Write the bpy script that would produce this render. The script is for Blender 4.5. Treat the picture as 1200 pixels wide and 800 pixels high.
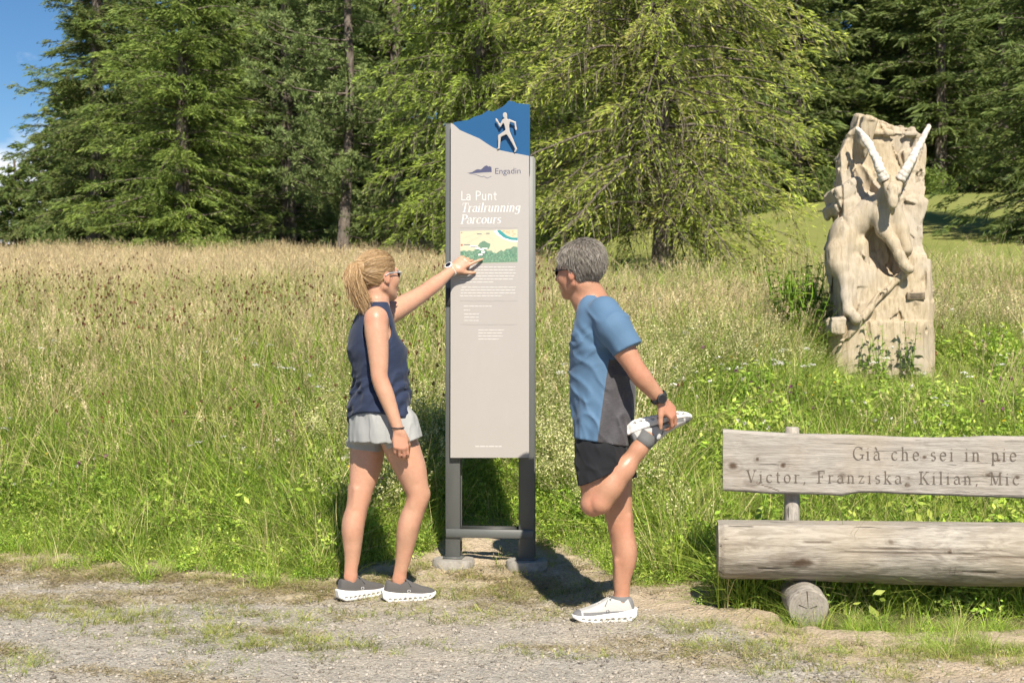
import bpy, math, random
import numpy as np
from mathutils import Vector, Matrix

for _o in list(bpy.data.objects):
    bpy.data.objects.remove(_o, do_unlink=True)
SC = bpy.context.scene
COL = SC.collection
rng = np.random.default_rng(7)
random.seed(7)
R = math.radians
PI = math.pi

# ------------------------------------------------------------------ camera
CAM_H = 1.245
FPX = 1200 * 50 / 36
cam_data = bpy.data.cameras.new('camera')
cam_data.lens = 50
cam_data.sensor_width = 36
cam_data.clip_start = 0.1
cam_data.clip_end = 2000
cam_data.dof.use_dof = True
cam_data.dof.focus_distance = 6.7
cam_data.dof.aperture_fstop = 6.3
cam = bpy.data.objects.new('camera', cam_data)
cam.location = (0, 0, CAM_H)
cam.rotation_euler = (R(90), 0, 0)
COL.objects.link(cam)
SC.camera = cam

# ------------------------------------------------------------------ light
SUN_EL, SUN_AZ = R(45), R(12)          # azimuth: from straight behind the camera towards the right
sdir = Vector((math.sin(SUN_AZ) * math.cos(SUN_EL), -math.cos(SUN_AZ) * math.cos(SUN_EL), math.sin(SUN_EL)))
sun_data = bpy.data.lights.new('sun', 'SUN')
sun_data.energy = 5.0
sun_data.angle = R(0.5)
sun_data.color = (1.0, 0.92, 0.79)
sun = bpy.data.objects.new('sun', sun_data)
sun.rotation_euler = sdir.to_track_quat('Z', 'Y').to_euler()
sun.location = sdir * 60
COL.objects.link(sun)

world = bpy.data.worlds.new('World')
SC.world = world
world.use_nodes = True
wt = world.node_tree
bgn = next(n for n in wt.nodes if n.type == 'BACKGROUND')
sky = wt.nodes.new('ShaderNodeTexSky')
sky.sky_type = 'NISHITA'
sky.sun_disc = False
sky.sun_elevation = SUN_EL
sky.sun_rotation = PI - SUN_AZ
sky.altitude = 1700
sky.air_density = 1.0
sky.dust_density = 0.2
sky.ozone_density = 2.0
# cumulus clouds low over the horizon, all the way round
tc = wt.nodes.new('ShaderNodeTexCoord')
mp = wt.nodes.new('ShaderNodeMapping')
mp.inputs['Scale'].default_value = (1.0, 1.0, 2.2)
mp.inputs['Location'].default_value = (0.37, 0.1, 0.0)
nz = wt.nodes.new('ShaderNodeTexNoise')
nz.inputs['Scale'].default_value = 3.2
nz.inputs['Detail'].default_value = 9
nz.inputs['Roughness'].default_value = 0.55
sepw = wt.nodes.new('ShaderNodeSeparateXYZ')
band = wt.nodes.new('ShaderNodeMapRange')      # clouds thin out with elevation
band.inputs['From Min'].default_value = 0.11
band.inputs['From Max'].default_value = 0.20
band.inputs['To Min'].default_value = 0.18
band.inputs['To Max'].default_value = -0.2
addw = wt.nodes.new('ShaderNodeMath'); addw.operation = 'ADD'
rampw = wt.nodes.new('ShaderNodeMapRange')
rampw.inputs['From Min'].default_value = 0.52
rampw.inputs['From Max'].default_value = 0.62
hsvw = wt.nodes.new('ShaderNodeHueSaturation')
hsvw.inputs['Saturation'].default_value = 1.25
hsvw.inputs['Value'].default_value = 0.46
mixw = wt.nodes.new('ShaderNodeMix'); mixw.data_type = 'RGBA'
mixw.inputs['B'].default_value = (4.4, 4.6, 4.9, 1)
wl = wt.links.new
wl(tc.outputs['Generated'], mp.inputs['Vector'])
wl(mp.outputs['Vector'], nz.inputs['Vector'])
wl(tc.outputs['Generated'], sepw.inputs['Vector'])
wl(sepw.outputs['Z'], band.inputs['Value'])
wl(nz.outputs['Fac'], addw.inputs[0]); wl(band.outputs['Result'], addw.inputs[1])
wl(addw.outputs[0], rampw.inputs['Value'])
wl(sky.outputs['Color'], hsvw.inputs['Color'])
wl(hsvw.outputs['Color'], mixw.inputs['A'])
wl(rampw.outputs['Result'], mixw.inputs['Factor'])
wl(mixw.outputs['Result'], bgn.inputs['Color'])
bgn.inputs['Strength'].default_value = 0.14

SC.view_settings.view_transform = 'Standard'
SC.view_settings.look = 'None'
SC.view_settings.exposure = 0.74
SC.view_settings.gamma = 1.0
SC.view_settings.use_curve_mapping = False
SC.cycles.adaptive_threshold = 0.02
SC.cycles.max_bounces = 6
SC.cycles.diffuse_bounces = 3
SC.cycles.glossy_bounces = 2
SC.cycles.transmission_bounces = 3
SC.cycles.transparent_max_bounces = 6

# ------------------------------------------------------------------ helpers
def P(px, py, Y):
    """point of the place seen at photograph pixel (px, py), Y metres from the camera"""
    return np.array([(px - 600) / FPX * Y, Y, CAM_H - (py - 400) / FPX * Y])

def setp(o, label=None, cat=None, group=None, kind=None):
    if label: o['label'] = label
    if cat: o['category'] = cat
    if group: o['group'] = group
    if kind: o['kind'] = kind
    return o

def empty(name, loc, label, cat, group=None, rz=0.0):
    o = bpy.data.objects.new(name, None)
    o.empty_display_size = 0.1
    o.location = tuple(loc)
    o.rotation_euler = (0, 0, rz)
    COL.objects.link(o)
    return setp(o, label, cat, group)

def link(name, me, mat=None, parent=None, world_space=True):
    """one mesh object; meshes are made in world space unless told otherwise"""
    o = bpy.data.objects.new(name, me)
    COL.objects.link(o)
    if mat is not None:
        for m in (mat if isinstance(mat, (list, tuple)) else [mat]):
            me.materials.append(m)
    if parent is not None:
        o.parent = parent
        if world_space:
            M = Matrix.Identity(4); q = parent; chain = []
            while q is not None:
                chain.append(q.matrix_basis.copy()); q2 = q.parent
                if q2 is not None: chain.append(q.matrix_parent_inverse.copy())
                q = q2
            for m in reversed(chain): M = M @ m
            o.matrix_parent_inverse = M.inverted()
    return o

def npmesh(name, V, F, smooth=False, attrs=None, col=None):
    """F: (n,3) or (n,4) array; or list of such arrays"""
    me = bpy.data.meshes.new(name)
    V = np.ascontiguousarray(V, dtype=np.float32)
    Fs = [np.asarray(f, dtype=np.int32) for f in (F if isinstance(F, list) else [F]) if len(f)]
    me.vertices.add(len(V))
    me.vertices.foreach_set('co', V.ravel())
    nl = sum(f.size for f in Fs); nf = sum(len(f) for f in Fs)
    me.loops.add(nl); me.polygons.add(nf)
    me.loops.foreach_set('vertex_index', np.concatenate([f.ravel() for f in Fs]))
    tot = np.concatenate([np.full(len(f), f.shape[1], np.int32) for f in Fs])
    st = np.zeros(nf, np.int32); st[1:] = np.cumsum(tot)[:-1]
    me.polygons.foreach_set('loop_start', st)
    me.polygons.foreach_set('loop_total', tot)
    if smooth:
        me.polygons.foreach_set('use_smooth', np.ones(nf, dtype=bool))
    for k, a in (attrs or {}).items():
        at = me.attributes.new(k, 'FLOAT', 'POINT')
        at.data.foreach_set('value', np.asarray(a, np.float32))
    if col is not None:
        at = me.attributes.new('col', 'FLOAT_COLOR', 'POINT')
        c = np.ones((len(V), 4), np.float32); c[:, :3] = col
        at.data.foreach_set('color', c.ravel())
    me.update(calc_edges=True)
    me.validate()
    return me

class Geo:
    """collects vertices, faces and a colour per vertex"""
    def __init__(s):
        s.V = []; s.F3 = []; s.F4 = []; s.C = []; s.n = 0
    def add(s, V, F, c=None):
        V = np.asarray(V, float); F = np.asarray(F, int)
        (s.F3 if F.shape[1] == 3 else s.F4).append(F + s.n)
        s.V.append(V); s.n += len(V)
        if c is not None:
            c = np.asarray(c, float)
            s.C.append(np.broadcast_to(c, (len(V), 3)) if c.ndim == 1 else c)
    def mesh(s, name, smooth=False, attrs=None):
        F = []
        if s.F3: F.append(np.concatenate(s.F3))
        if s.F4: F.append(np.concatenate(s.F4))
        return npmesh(name, np.concatenate(s.V), F, smooth, attrs, np.concatenate(s.C) if s.C else None)

def unit(v):
    v = np.asarray(v, float)
    return v / np.maximum(np.linalg.norm(v, axis=-1, keepdims=True), 1e-9)

def tube(g, pts, rad, n=8, c=None, caps=True, squash=1.0):
    pts = np.asarray(pts, float); m = len(pts)
    rad = np.broadcast_to(np.asarray(rad, float), (m,))
    T = unit(np.gradient(pts, axis=0))
    up = np.array([0, 0, 1.0]) if abs(T[0, 2]) < 0.9 else np.array([1.0, 0, 0])
    A = unit(np.cross(T, up)); B = np.cross(T, A)
    a = np.arange(n) * 2 * PI / n
    V = pts[:, None] + rad[:, None, None] * (np.cos(a)[None, :, None] * A[:, None] + squash * np.sin(a)[None, :, None] * B[:, None])
    V = V.reshape(-1, 3)
    i = np.arange(m - 1)[:, None] * n; j = np.arange(n)[None]; j2 = (j + 1) % n
    F = np.stack([i + j, i + j2, i + n + j2, i + n + j], -1).reshape(-1, 4)
    g.add(V, F, c)
    if caps:
        base = g.n - len(V)
        for ring, ctr, flip in ((0, pts[0], True), (m - 1, pts[-1], False)):
            k = np.arange(n); k2 = (k + 1) % n
            Vc = np.concatenate([V[ring * n:ring * n + n], ctr[None]])
            Fc = np.stack([k2, k, np.full(n, n)] if flip else [k, k2, np.full(n, n)], -1)
            g.add(Vc, Fc, c)

def boxg(g, c, h, M=None, col=None):
    s = np.array([[x, y, z] for x in (-1, 1) for y in (-1, 1) for z in (-1, 1)], float) * np.asarray(h)
    if M is not None: s = s @ np.asarray(M).T
    F = [[0, 1, 3, 2], [4, 6, 7, 5], [0, 4, 5, 1], [2, 3, 7, 6], [0, 2, 6, 4], [1, 5, 7, 3]]
    g.add(s + np.asarray(c), F, col)

def bevel(o, w=0.003, seg=2):
    m = o.modifiers.new('bevel', 'BEVEL'); m.width = w; m.segments = seg; m.limit_method = 'ANGLE'
    return o

# smooth value noise (numpy)
def _hash(i, j, k):
    h = (i.astype(np.int64) * 374761393 + j.astype(np.int64) * 668265263 + k.astype(np.int64) * 1274126177) & 0x7fffffff
    h = ((h ^ (h >> 13)) * 1274126177) & 0x7fffffff
    return ((h ^ (h >> 16)) & 0xffff) / 65535.0
def noise(p, seed=0):
    p = np.asarray(p, float)
    if p.shape[-1] == 2: p = np.concatenate([p, np.zeros(p.shape[:-1] + (1,))], -1)
    f = np.floor(p); t = p - f; t = t * t * (3 - 2 * t); f = f.astype(int) + seed * 101
    r = 0
    for a in (0, 1):
        for b in (0, 1):
            for c in (0, 1):
                w = (t[..., 0] if a else 1 - t[..., 0]) * (t[..., 1] if b else 1 - t[..., 1]) * (t[..., 2] if c else 1 - t[..., 2])
                r = r + w * _hash(f[..., 0] + a, f[..., 1] + b, f[..., 2] + c)
    return r
def fbm(p, oct=4, seed=0):
    p = np.asarray(p, float); r = 0; a = 0.5; s = 0
    for o in range(oct):
        r = r + a * noise(p * (2 ** o), seed + o); s += a; a *= 0.5
    return r / s
def sstep(x, a, b):
    t = np.clip((np.asarray(x, float) - a) / (b - a), 0, 1)
    return t * t * (3 - 2 * t)

# ------------------------------------------------------------------ materials
class NT:
    def __init__(s, name):
        s.m = bpy.data.materials.new(name); s.m.use_nodes = True
        s.t = s.m.node_tree
        s.b = next(n for n in s.t.nodes if n.type == 'BSDF_PRINCIPLED')
        s.out = next(n for n in s.t.nodes if n.type == 'OUTPUT_MATERIAL')
    def n(s, typ, **kw):
        nd = s.t.nodes.new(typ)
        for k, v in kw.items():
            if k in nd.inputs: s.put(nd.inputs[k], v)
            else: setattr(nd, k, v)
        return nd
    def put(s, inp, v):
        if hasattr(v, 'links') or isinstance(v, bpy.types.NodeSocket): s.t.links.new(v, inp)
        elif isinstance(v, (tuple, list)) and len(v) == 3 and inp.type == 'RGBA': inp.default_value = (*v, 1)
        else: inp.default_value = v
    def coord(s, scale=(1, 1, 1), kind='Object', rot=(0, 0, 0)):
        c = s.n('ShaderNodeTexCoord')
        m = s.n('ShaderNodeMapping'); m.inputs['Scale'].default_value = scale; m.inputs['Rotation'].default_value = rot
        s.t.links.new(c.outputs[kind], m.inputs['Vector'])
        return m.outputs['Vector']
    def noise(s, vec, scale, detail=4, rough=0.55, dist=0.0):
        nd = s.n('ShaderNodeTexNoise', Scale=scale, Detail=detail, Roughness=rough, Distortion=dist)
        s.t.links.new(vec, nd.inputs['Vector']); return nd.outputs['Fac']
    def ramp(s, fac, stops):
        r = s.n('ShaderNodeValToRGB'); s.put(r.inputs['Fac'], fac)
        e = r.color_ramp.elements
        while len(e) < len(stops): e.new(0.5)
        for el, (p, c) in zip(e, stops):
            el.position = p; el.color = (*c, 1) if len(c) == 3 else c
        return r.outputs['Color']
    def rng(s, v, a, b, c=0.0, d=1.0):
        r = s.n('ShaderNodeMapRange'); s.put(r.inputs['Value'], v)
        r.inputs['From Min'].default_value = a; r.inputs['From Max'].default_value = b
        r.inputs['To Min'].default_value = c; r.inputs['To Max'].default_value = d
        return r.outputs['Result']
    def mix(s, fac, a, b, mode='MIX'):
        m = s.n('ShaderNodeMix'); m.data_type = 'RGBA'; m.blend_type = mode
        s.put(m.inputs['Factor'], fac); s.put(m.inputs['A'], a); s.put(m.inputs['B'], b)
        return m.outputs['Result']
    def math(s, op, a, b=0.0):
        m = s.n('ShaderNodeMath'); m.operation = op; s.put(m.inputs[0], a); s.put(m.inputs[1], b)
        return m.outputs[0]
    def attr(s, name, out='Fac'):
        a = s.n('ShaderNodeAttribute'); a.attribute_name = name; return a.outputs[out]
    def bump(s, h, strength=0.3, dist=0.01):
        b = s.n('ShaderNodeBump', Strength=strength, Distance=dist); s.put(b.inputs['Height'], h)
        s.t.links.new(b.outputs['Normal'], s.b.inputs['Normal']); return b
    def fin(s, col=None, rough=0.6, metal=0.0, spec=None):
        if col is not None: s.put(s.b.inputs['Base Color'], col)
        s.put(s.b.inputs['Roughness'], rough); s.b.inputs['Metallic'].default_value = metal
        if spec is not None: s.b.inputs['Specular IOR Level'].default_value = spec
        return s.m

def mat_simple(name, col, rough=0.6, var=0.12, scale=30, bump=0.0, metal=0.0, spec=None, kind='Object'):
    t = NT(name); v = t.coord(kind=kind)
    f = t.noise(v, scale, 5)
    c = t.mix(f, tuple(x * (1 - var) for x in col), tuple(min(1, x * (1 + var)) for x in col))
    if bump: t.bump(f, bump, 0.004)
    return t.fin(c, rough, metal, spec)

def mat_leaf(name, trans=0.35, rough=0.55, rand=0.35):
    """plant matter: colour per leaf from the mesh, a little different in every instance"""
    t = NT(name)
    oi = t.n('ShaderNodeObjectInfo')
    k = t.rng(oi.outputs['Random'], 0, 1, 1 - rand, 1 + rand)
    c = t.attr('col', 'Color')
    hs = t.n('ShaderNodeHueSaturation'); t.put(hs.inputs['Color'], c); t.put(hs.inputs['Value'], k)
    t.fin(hs.outputs['Color'], rough, spec=0.25)
    tr = t.n('ShaderNodeBsdfTranslucent'); t.put(tr.inputs['Color'], hs.outputs['Color'])
    mx = t.n('ShaderNodeMixShader'); mx.inputs['Fac'].default_value = trans
    t.t.links.new(t.b.outputs[0], mx.inputs[1]); t.t.links.new(tr.outputs[0], mx.inputs[2])
    t.t.links.new(mx.outputs[0], t.out.inputs['Surface'])
    return t.m

LEAF = mat_leaf('plant_leaf', .28)
NEEDLE = mat_leaf('conifer_needle', 0.3, 0.6, 0.0)

# ------------------------------------------------------------------ implicit shapes -> one continuous mesh
T_JOINTS = {3: (0, .5, 1.0)}
class Vol:
    def __init__(s, lo, hi, h):
        s.lo = np.array(lo, float); s.h = h
        s.n = np.ceil((np.array(hi) - s.lo) / h).astype(int) + 1
        s.ax = [s.lo[i] + h * np.arange(s.n[i]) for i in range(3)]
        s.d = np.full(s.n, 0.3, np.float32); s.stack = []
    def push(s):
        s.stack.append(s.d); s.d = np.full(s.n, 0.3, np.float32)
    def pop(s, k=0.0):
        a = s.d; s.d = s.stack.pop()
        m = a < 0.12
        s.d[m] = s._smin(a[m], s.d[m], k)
    @staticmethod
    def _smin(a, b, k):
        if k <= 0: return np.minimum(a, b)
        h = np.clip(0.5 + 0.5 * (b - a) / k, 0, 1)
        return b + (a - b) * h - k * h * (1 - h)
    def blk(s, lo, hi):
        i0 = np.clip(np.floor((np.asarray(lo) - s.lo) / s.h).astype(int), 0, s.n)
        i1 = np.clip(np.ceil((np.asarray(hi) - s.lo) / s.h).astype(int) + 1, 0, s.n)
        sl = tuple(slice(a, b) for a, b in zip(i0, i1))
        X = s.ax[0][sl[0]][:, None, None]; Y = s.ax[1][sl[1]][None, :, None]; Z = s.ax[2][sl[2]][None, None, :]
        return sl, X, Y, Z
    def put(s, sl, v, k):
        if 0 in s.d[sl].shape: return
        v = np.asarray(v, np.float32)
        if isinstance(k, str):
            s.d[sl] = np.maximum(s.d[sl], -v)
        elif isinstance(k, tuple):             # ('cut', smooth)
            s.d[sl] = -s._smin(v, -s.d[sl], k[1])
        else:
            s.d[sl] = s._smin(v, s.d[sl], k)
    def marg(s, k):
        return (k if not isinstance(k, (tuple, str)) else (k[1] if isinstance(k, tuple) else 0.0)) + 0.02 + 2 * s.h
    def cap(s, a, b, ra, rb=None, k=0.015):
        a = np.asarray(a, float); b = np.asarray(b, float); rb = ra if rb is None else rb
        m = max(ra, rb) + s.marg(k)
        sl, X, Y, Z = s.blk(np.minimum(a, b) - m, np.maximum(a, b) + m)
        ba = b - a; L = max(float(ba @ ba), 1e-9)
        t = np.clip(((X - a[0]) * ba[0] + (Y - a[1]) * ba[1] + (Z - a[2]) * ba[2]) / L, 0, 1)
        v = np.sqrt((X - a[0] - t * ba[0]) ** 2 + (Y - a[1] - t * ba[1]) ** 2 + (Z - a[2] - t * ba[2]) ** 2) - (ra + (rb - ra) * t)
        s.put(sl, v, k)
    def limb(s, pts, rows, back=None, n=30, k=.006):
        """smooth limb through joints; rows: (t, radius, offset towards back)"""
        pts = np.asarray(pts, float); T = np.array(rows); tt = np.linspace(0, 1, 161)
        L_ = np.r_[0, np.cumsum(np.linalg.norm(np.diff(pts, axis=0), axis=1))]; u = np.array(T_JOINTS[len(pts)]) if len(pts) in T_JOINTS else L_ / L_[-1]
        ker = np.hanning(23); ker /= ker.sum()
        def sm(y): return np.convolve(np.r_[2 * y[0] - y[11:0:-1], y, 2 * y[-1] - y[-2:-13:-1]], ker, 'valid')
        C = np.stack([sm(np.interp(tt, u, pts[:, i])) for i in range(3)], 1)
        r_ = sm(np.interp(tt, T[:, 0], T[:, 1])); o = sm(np.interp(tt, T[:, 0], T[:, 2]))
        if back is not None: C = C + o[:, None] * unit(back)
        q = np.linspace(0, 160, n).astype(int)
        for a, b in zip(q[:-1], q[1:]): s.cap(C[a], C[b], r_[a], r_[b], k)
        return C, r_
    def chain(s, pts, rad, k=0.015):
        for i in range(len(pts) - 1): s.cap(pts[i], pts[i + 1], rad[i], rad[i + 1], k)
    def loc(s, X, Y, Z, c, M):
        x, y, z = X - c[0], Y - c[1], Z - c[2]
        if M is None: return x + 0 * y + 0 * z, y + 0 * x + 0 * z, z + 0 * x + 0 * y
        M = np.asarray(M)     # columns = local axes
        return tuple(x * M[0, i] + y * M[1, i] + z * M[2, i] for i in range(3))
    def ell(s, c, r, M=None, k=0.015):
        r = np.asarray(r, float); m = r.max() + s.marg(k)
        sl, X, Y, Z = s.blk(np.asarray(c) - m, np.asarray(c) + m)
        x, y, z = s.loc(X, Y, Z, c, M)
        k0 = np.sqrt((x / r[0]) ** 2 + (y / r[1]) ** 2 + (z / r[2]) ** 2)
        k1 = np.sqrt((x / r[0] ** 2) ** 2 + (y / r[1] ** 2) ** 2 + (z / r[2] ** 2) ** 2)
        s.put(sl, k0 * (k0 - 1) / np.maximum(k1, 1e-6), k)
    def box(s, c, hf, M=None, rd=0.0, k=0.0):
        hf = np.asarray(hf, float); m = np.linalg.norm(hf) + s.marg(k)
        sl, X, Y, Z = s.blk(np.asarray(c) - m, np.asarray(c) + m)
        q = [np.abs(v) - (hf[i] - rd) for i, v in enumerate(s.loc(X, Y, Z, c, M))]
        out = np.sqrt(sum(np.maximum(a, 0) ** 2 for a in q))
        v = out + np.minimum(np.maximum(np.maximum(q[0], q[1]), q[2]), 0) - rd
        s.put(sl, v, k)
    def zloft(s, tab, k=0.02, grow=0.0, pw=2.0):
        """tab rows: z, cx, cy, r_front, r_side, yaw(rad)"""
        T = np.array(sorted(tab)); z0, z1 = T[0, 0], T[-1, 0]
        m = T[:, 3:5].max() + grow + s.marg(k)
        lo = [T[:, 1].min() - m, T[:, 2].min() - m, z0 - s.marg(k)]; hi = [T[:, 1].max() + m, T[:, 2].max() + m, z1 + s.marg(k)]
        sl, X, Y, Z = s.blk(lo, hi); z = Z[0, 0]
        def ip(i):
            # smooth interpolation along z
            zz = np.clip(z, z0, z1); return np.interp(zz, T[:, 0], T[:, i])
        zs = np.linspace(z0, z1, 200)
        ker = np.hanning(17); ker /= ker.sum()
        def sm(i):
            y = np.interp(zs, T[:, 0], T[:, i]); y = np.convolve(np.pad(y, 8, mode='edge'), ker, 'valid')
            return np.interp(np.clip(z, z0, z1), zs, y)[None, None, :]
        cx, cy, rf, rs, yw = (sm(i) for i in range(1, 6))
        rf = rf + grow; rs = rs + grow
        dx, dy = X - cx, Y - cy
        u = dx * np.cos(yw) + dy * np.sin(yw); w = -dx * np.sin(yw) + dy * np.cos(yw)
        q = ((np.abs(u) / rf) ** pw + (np.abs(w) / rs) ** pw) ** (1 / pw)
        g = np.sqrt((u / rf ** 2) ** 2 + (w / rs ** 2) ** 2) + 1e-6
        v = np.where(q > 0.3, q * (q - 1) / np.maximum(g, 1e-5), -np.minimum(rf, rs) * 0.6) if pw == 2.0 else (q - 1) * np.minimum(rf, rs)
        dz = np.maximum(z0 - Z, Z - z1)
        v = np.maximum(v, dz)
        s.put(sl, v, k)
    def plane(s, p, nrm, k=0.0):
        """cut away everything on the side the normal points to"""
        nrm = unit(nrm); p = np.asarray(p, float)
        X = s.ax[0][:, None, None]; Y = s.ax[1][None, :, None]; Z = s.ax[2][None, None, :]
        v = ((X - p[0]) * nrm[0] + (Y - p[1]) * nrm[1] + (Z - p[2]) * nrm[2]).astype(np.float32)
        s.d = np.maximum(s.d, v) if k <= 0 else -s._smin(-s.d, -v, k)
    def disp(s, fn, band=0.05):
        idx = np.nonzero(np.abs(s.d) < band)
        p = np.stack([s.ax[i][idx[i]] for i in range(3)], -1)
        s.d[idx] += fn(p).astype(np.float32)
    def mesh(s, name, attr_fn=None, relax=1):
        d = s.d; neg = d < 0
        n = d.shape
        cnt = np.zeros((n[0] - 1, n[1] - 1, n[2] - 1), np.int8)
        for a in (0, 1):
            for b in (0, 1):
                for c in (0, 1):
                    cnt += neg[a:n[0] - 1 + a, b:n[1] - 1 + b, c:n[2] - 1 + c]
        ci = np.nonzero((cnt > 0) & (cnt < 8))
        I = np.stack(ci, -1)
        acc = np.zeros((len(I), 3)); num = np.zeros(len(I))
        cor = [(a, b, c) for a in (0, 1) for b in (0, 1) for c in (0, 1)]
        val = {q: d[ci[0] + q[0], ci[1] + q[1], ci[2] + q[2]].astype(float) for q in cor}
        for q in cor:
            for ax in range(3):
                if q[ax]: continue
                q2 = list(q); q2[ax] = 1; q2 = tuple(q2)
                a, b = val[q], val[q2]; m = (a < 0) != (b < 0)
                t = a[m] / (a[m] - b[m])
                pp = np.tile(np.array(q, float), (m.sum(), 1)); pp[:, ax] += t
                acc[m] += pp; num[m] += 1
        V = (I + acc / num[:, None]) * s.h + s.lo
        ids = np.full(cnt.shape, -1, np.int32); ids[ci] = np.arange(len(I))
        F = []
        for ax in range(3):
            o1, o2 = [(1, 2), (2, 0), (0, 1)][ax]
            sl_a = [slice(None)] * 3; sl_b = [slice(None)] * 3
            sl_a[ax] = slice(0, n[ax] - 1); sl_b[ax] = slice(1, n[ax])
            A = neg[tuple(sl_a)]; B = neg[tuple(sl_b)]
            e = np.stack(np.nonzero(A != B), -1)
            e = e[(e[:, o1] > 0) & (e[:, o2] > 0) & (e[:, o1] < n[o1] - 1) & (e[:, o2] < n[o2] - 1)]
            fl = A[e[:, 0], e[:, 1], e[:, 2]]
            def at(d1, d2):
                q = e.copy(); q[:, o1] -= d1; q[:, o2] -= d2
                return ids[q[:, 0], q[:, 1], q[:, 2]]
            f = np.stack([at(1, 1), at(0, 1), at(0, 0), at(1, 0)], -1)
            f[~fl] = f[~fl][:, ::-1]
            F.append(f)
        F = np.concatenate(F)
        F = F[(F >= 0).all(1)]
        for _ in range(relax):          # light smoothing along the faces
            S = np.zeros_like(V); N = np.zeros(len(V))
            for i in range(4):
                a = F[:, i]; b = F[:, (i + 1) % 4]
                np.add.at(S, a, V[b]); np.add.at(N, a, 1); np.add.at(S, b, V[a]); np.add.at(N, b, 1)
            V = 0.5 * V + 0.5 * S / np.maximum(N, 1)[:, None]
        s.V = V
        return npmesh(name, V, F, True, attr_fn(V) if attr_fn else None)
# ------------------------------------------------------------------ terrain
_PY = np.array([-40, 5.0, 6.2, 6.65, 7.3, 8.0, 9.0, 10.2, 11.5, 13, 15, 18, 25, 30, 40, 60, 120, 400.0])
_PZ = np.array([0, 0, 0, .015, .075, .24, .54, .80, 1.04, 1.22, 1.45, 1.76, 2.34, 2.92, 3.8, 5.0, 8.9, 26.0])
_yy = np.linspace(-40, 400, 8801)
_zz = np.interp(_yy, _PY, _PZ)
_k = np.hanning(21); _k /= _k.sum()
_zz = np.convolve(np.pad(_zz, 10, mode='edge'), _k, 'valid')
_EX = np.array([-60, -8, -5, -3.05, -1.86, -.95, -.62, -.45, -.26, .12, .32, .5, .94, 1.12, 1.35, 1.6, 2.1, 60])
_EY = np.array([9.5, 9.3, 8.8, 8.05, 7.42, 7.02, 7.12, 7.45, 7.85, 7.8, 7.4, 7.15, 7.0, 6.25, 5.80, 5.76, 5.80, 6.0])
def edge_y(x):
    return np.interp(x, _EX, _EY)
def zt(x, y):
    x = np.asarray(x, float); y = np.asarray(y, float)
    sh = np.clip(-(x + 0.8) * 0.55, 0, 1.6) * (1 - sstep(y, 9, 20))
    z = np.interp(y - sh, _yy, _zz)
    z = z + 0.060 * np.clip(y - 14, 0, 200) * sstep(x / np.maximum(y, 1) * 40, -2, 12)
    z = z + 0.05 * (fbm(np.stack([x, y], -1) * 0.45, 3, 5) - 0.5) * sstep(y - edge_y(x), 0.3, 3)
    return z
def z1(x, y):
    return float(zt(np.array([x]), np.array([y]))[0])

def grid_mesh(name, xs, ys, zoff=0.0, mask=None, attrs=None, rough=None):
    X, Y = np.meshgrid(xs, ys, indexing='ij')
    Z = zt(X, Y) + zoff
    if rough is not None: Z = Z + rough(X, Y)
    nx, ny = X.shape
    i = np.arange(nx - 1)[:, None] * ny + np.arange(ny - 1)[None]
    F = np.stack([i, i + ny, i + ny + 1, i + 1], -1).reshape(-1, 4)
    V = np.stack([X, Y, Z], -1).reshape(-1, 3)
    if mask is not None:
        keep = mask(V[F].mean(1)); F = F[keep]
        used = np.unique(F); mp_ = np.full(len(V), -1); mp_[used] = np.arange(len(used)); V = V[used]; F = mp_[F]
    return npmesh(name, V, F, True, attrs(V) if attrs else None)

def axis(segs):
    out = []
    for a, b, h in segs: out += list(np.arange(a, b, h))
    return np.array(out + [segs[-1][1]])

# soil and turf under the plants
t = NT('meadow_soil'); v = t.coord()
f1 = t.noise(v, 3.0, 6); f2 = t.noise(v, 22, 5)
c = t.ramp(f1, [(0.35, (0.055, 0.062, 0.022)), (0.5, (0.085, 0.095, 0.03)), (0.68, (0.16, 0.14, 0.065))])
c = t.mix(t.rng(f2, 0.3, 0.75), c, (0.12, 0.11, 0.05))
t.bump(f2, 0.6, 0.05)
SOIL = t.fin(c, 0.95, spec=0.1)
xs = axis([(-120, -14, 4), (-14, -5, 0.6), (-5, 5, 0.14), (5, 16, 0.6), (16, 120, 4)])
ys = axis([(-30, 3, 3), (3, 13, 0.14), (13, 30, 0.6), (30, 60, 2), (60, 400, 20)])
setp(link('ground', grid_mesh('ground', xs, ys, -0.004), SOIL), kind='structure')

# the mown lawn rising behind the meadow
t = NT('mown_lawn'); v = t.coord()
f1 = t.noise(v, 0.35, 4); f2 = t.noise(v, 14, 5)
f4 = t.noise(v, 3.2, 5, 0.65)
c = t.ramp(f1, [(0.3, (0.205, 0.225, 0.058)), (0.5, (0.265, 0.26, 0.078)), (0.7, (0.345, 0.305, 0.12))]); c = t.mix(t.rng(f4, 0.42, 0.7, 0, 0.6), c, (0.27, 0.235, 0.10))
c = t.mix(t.rng(f2, 0.25, 0.8), c, (0.13, 0.175, 0.04)); t.bump(f2, 0.5, 0.03)
LAWN = t.fin(c, 0.9, spec=0.15)
def lawn_mask(p):
    w = (fbm(p[:, :2] * 0.4, 3, 9) - 0.5) * 2.0
    return (p[:, 1] + w > 15.2) & (p[:, 0] > 0.2 + w + (p[:, 1] - 16) * 0.02)
setp(link('lawn', grid_mesh('lawn', axis([(-4, 45, 0.5)]), axis([(13, 70, 0.5)]), 0.004, lawn_mask), LAWN), kind='structure')

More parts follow.
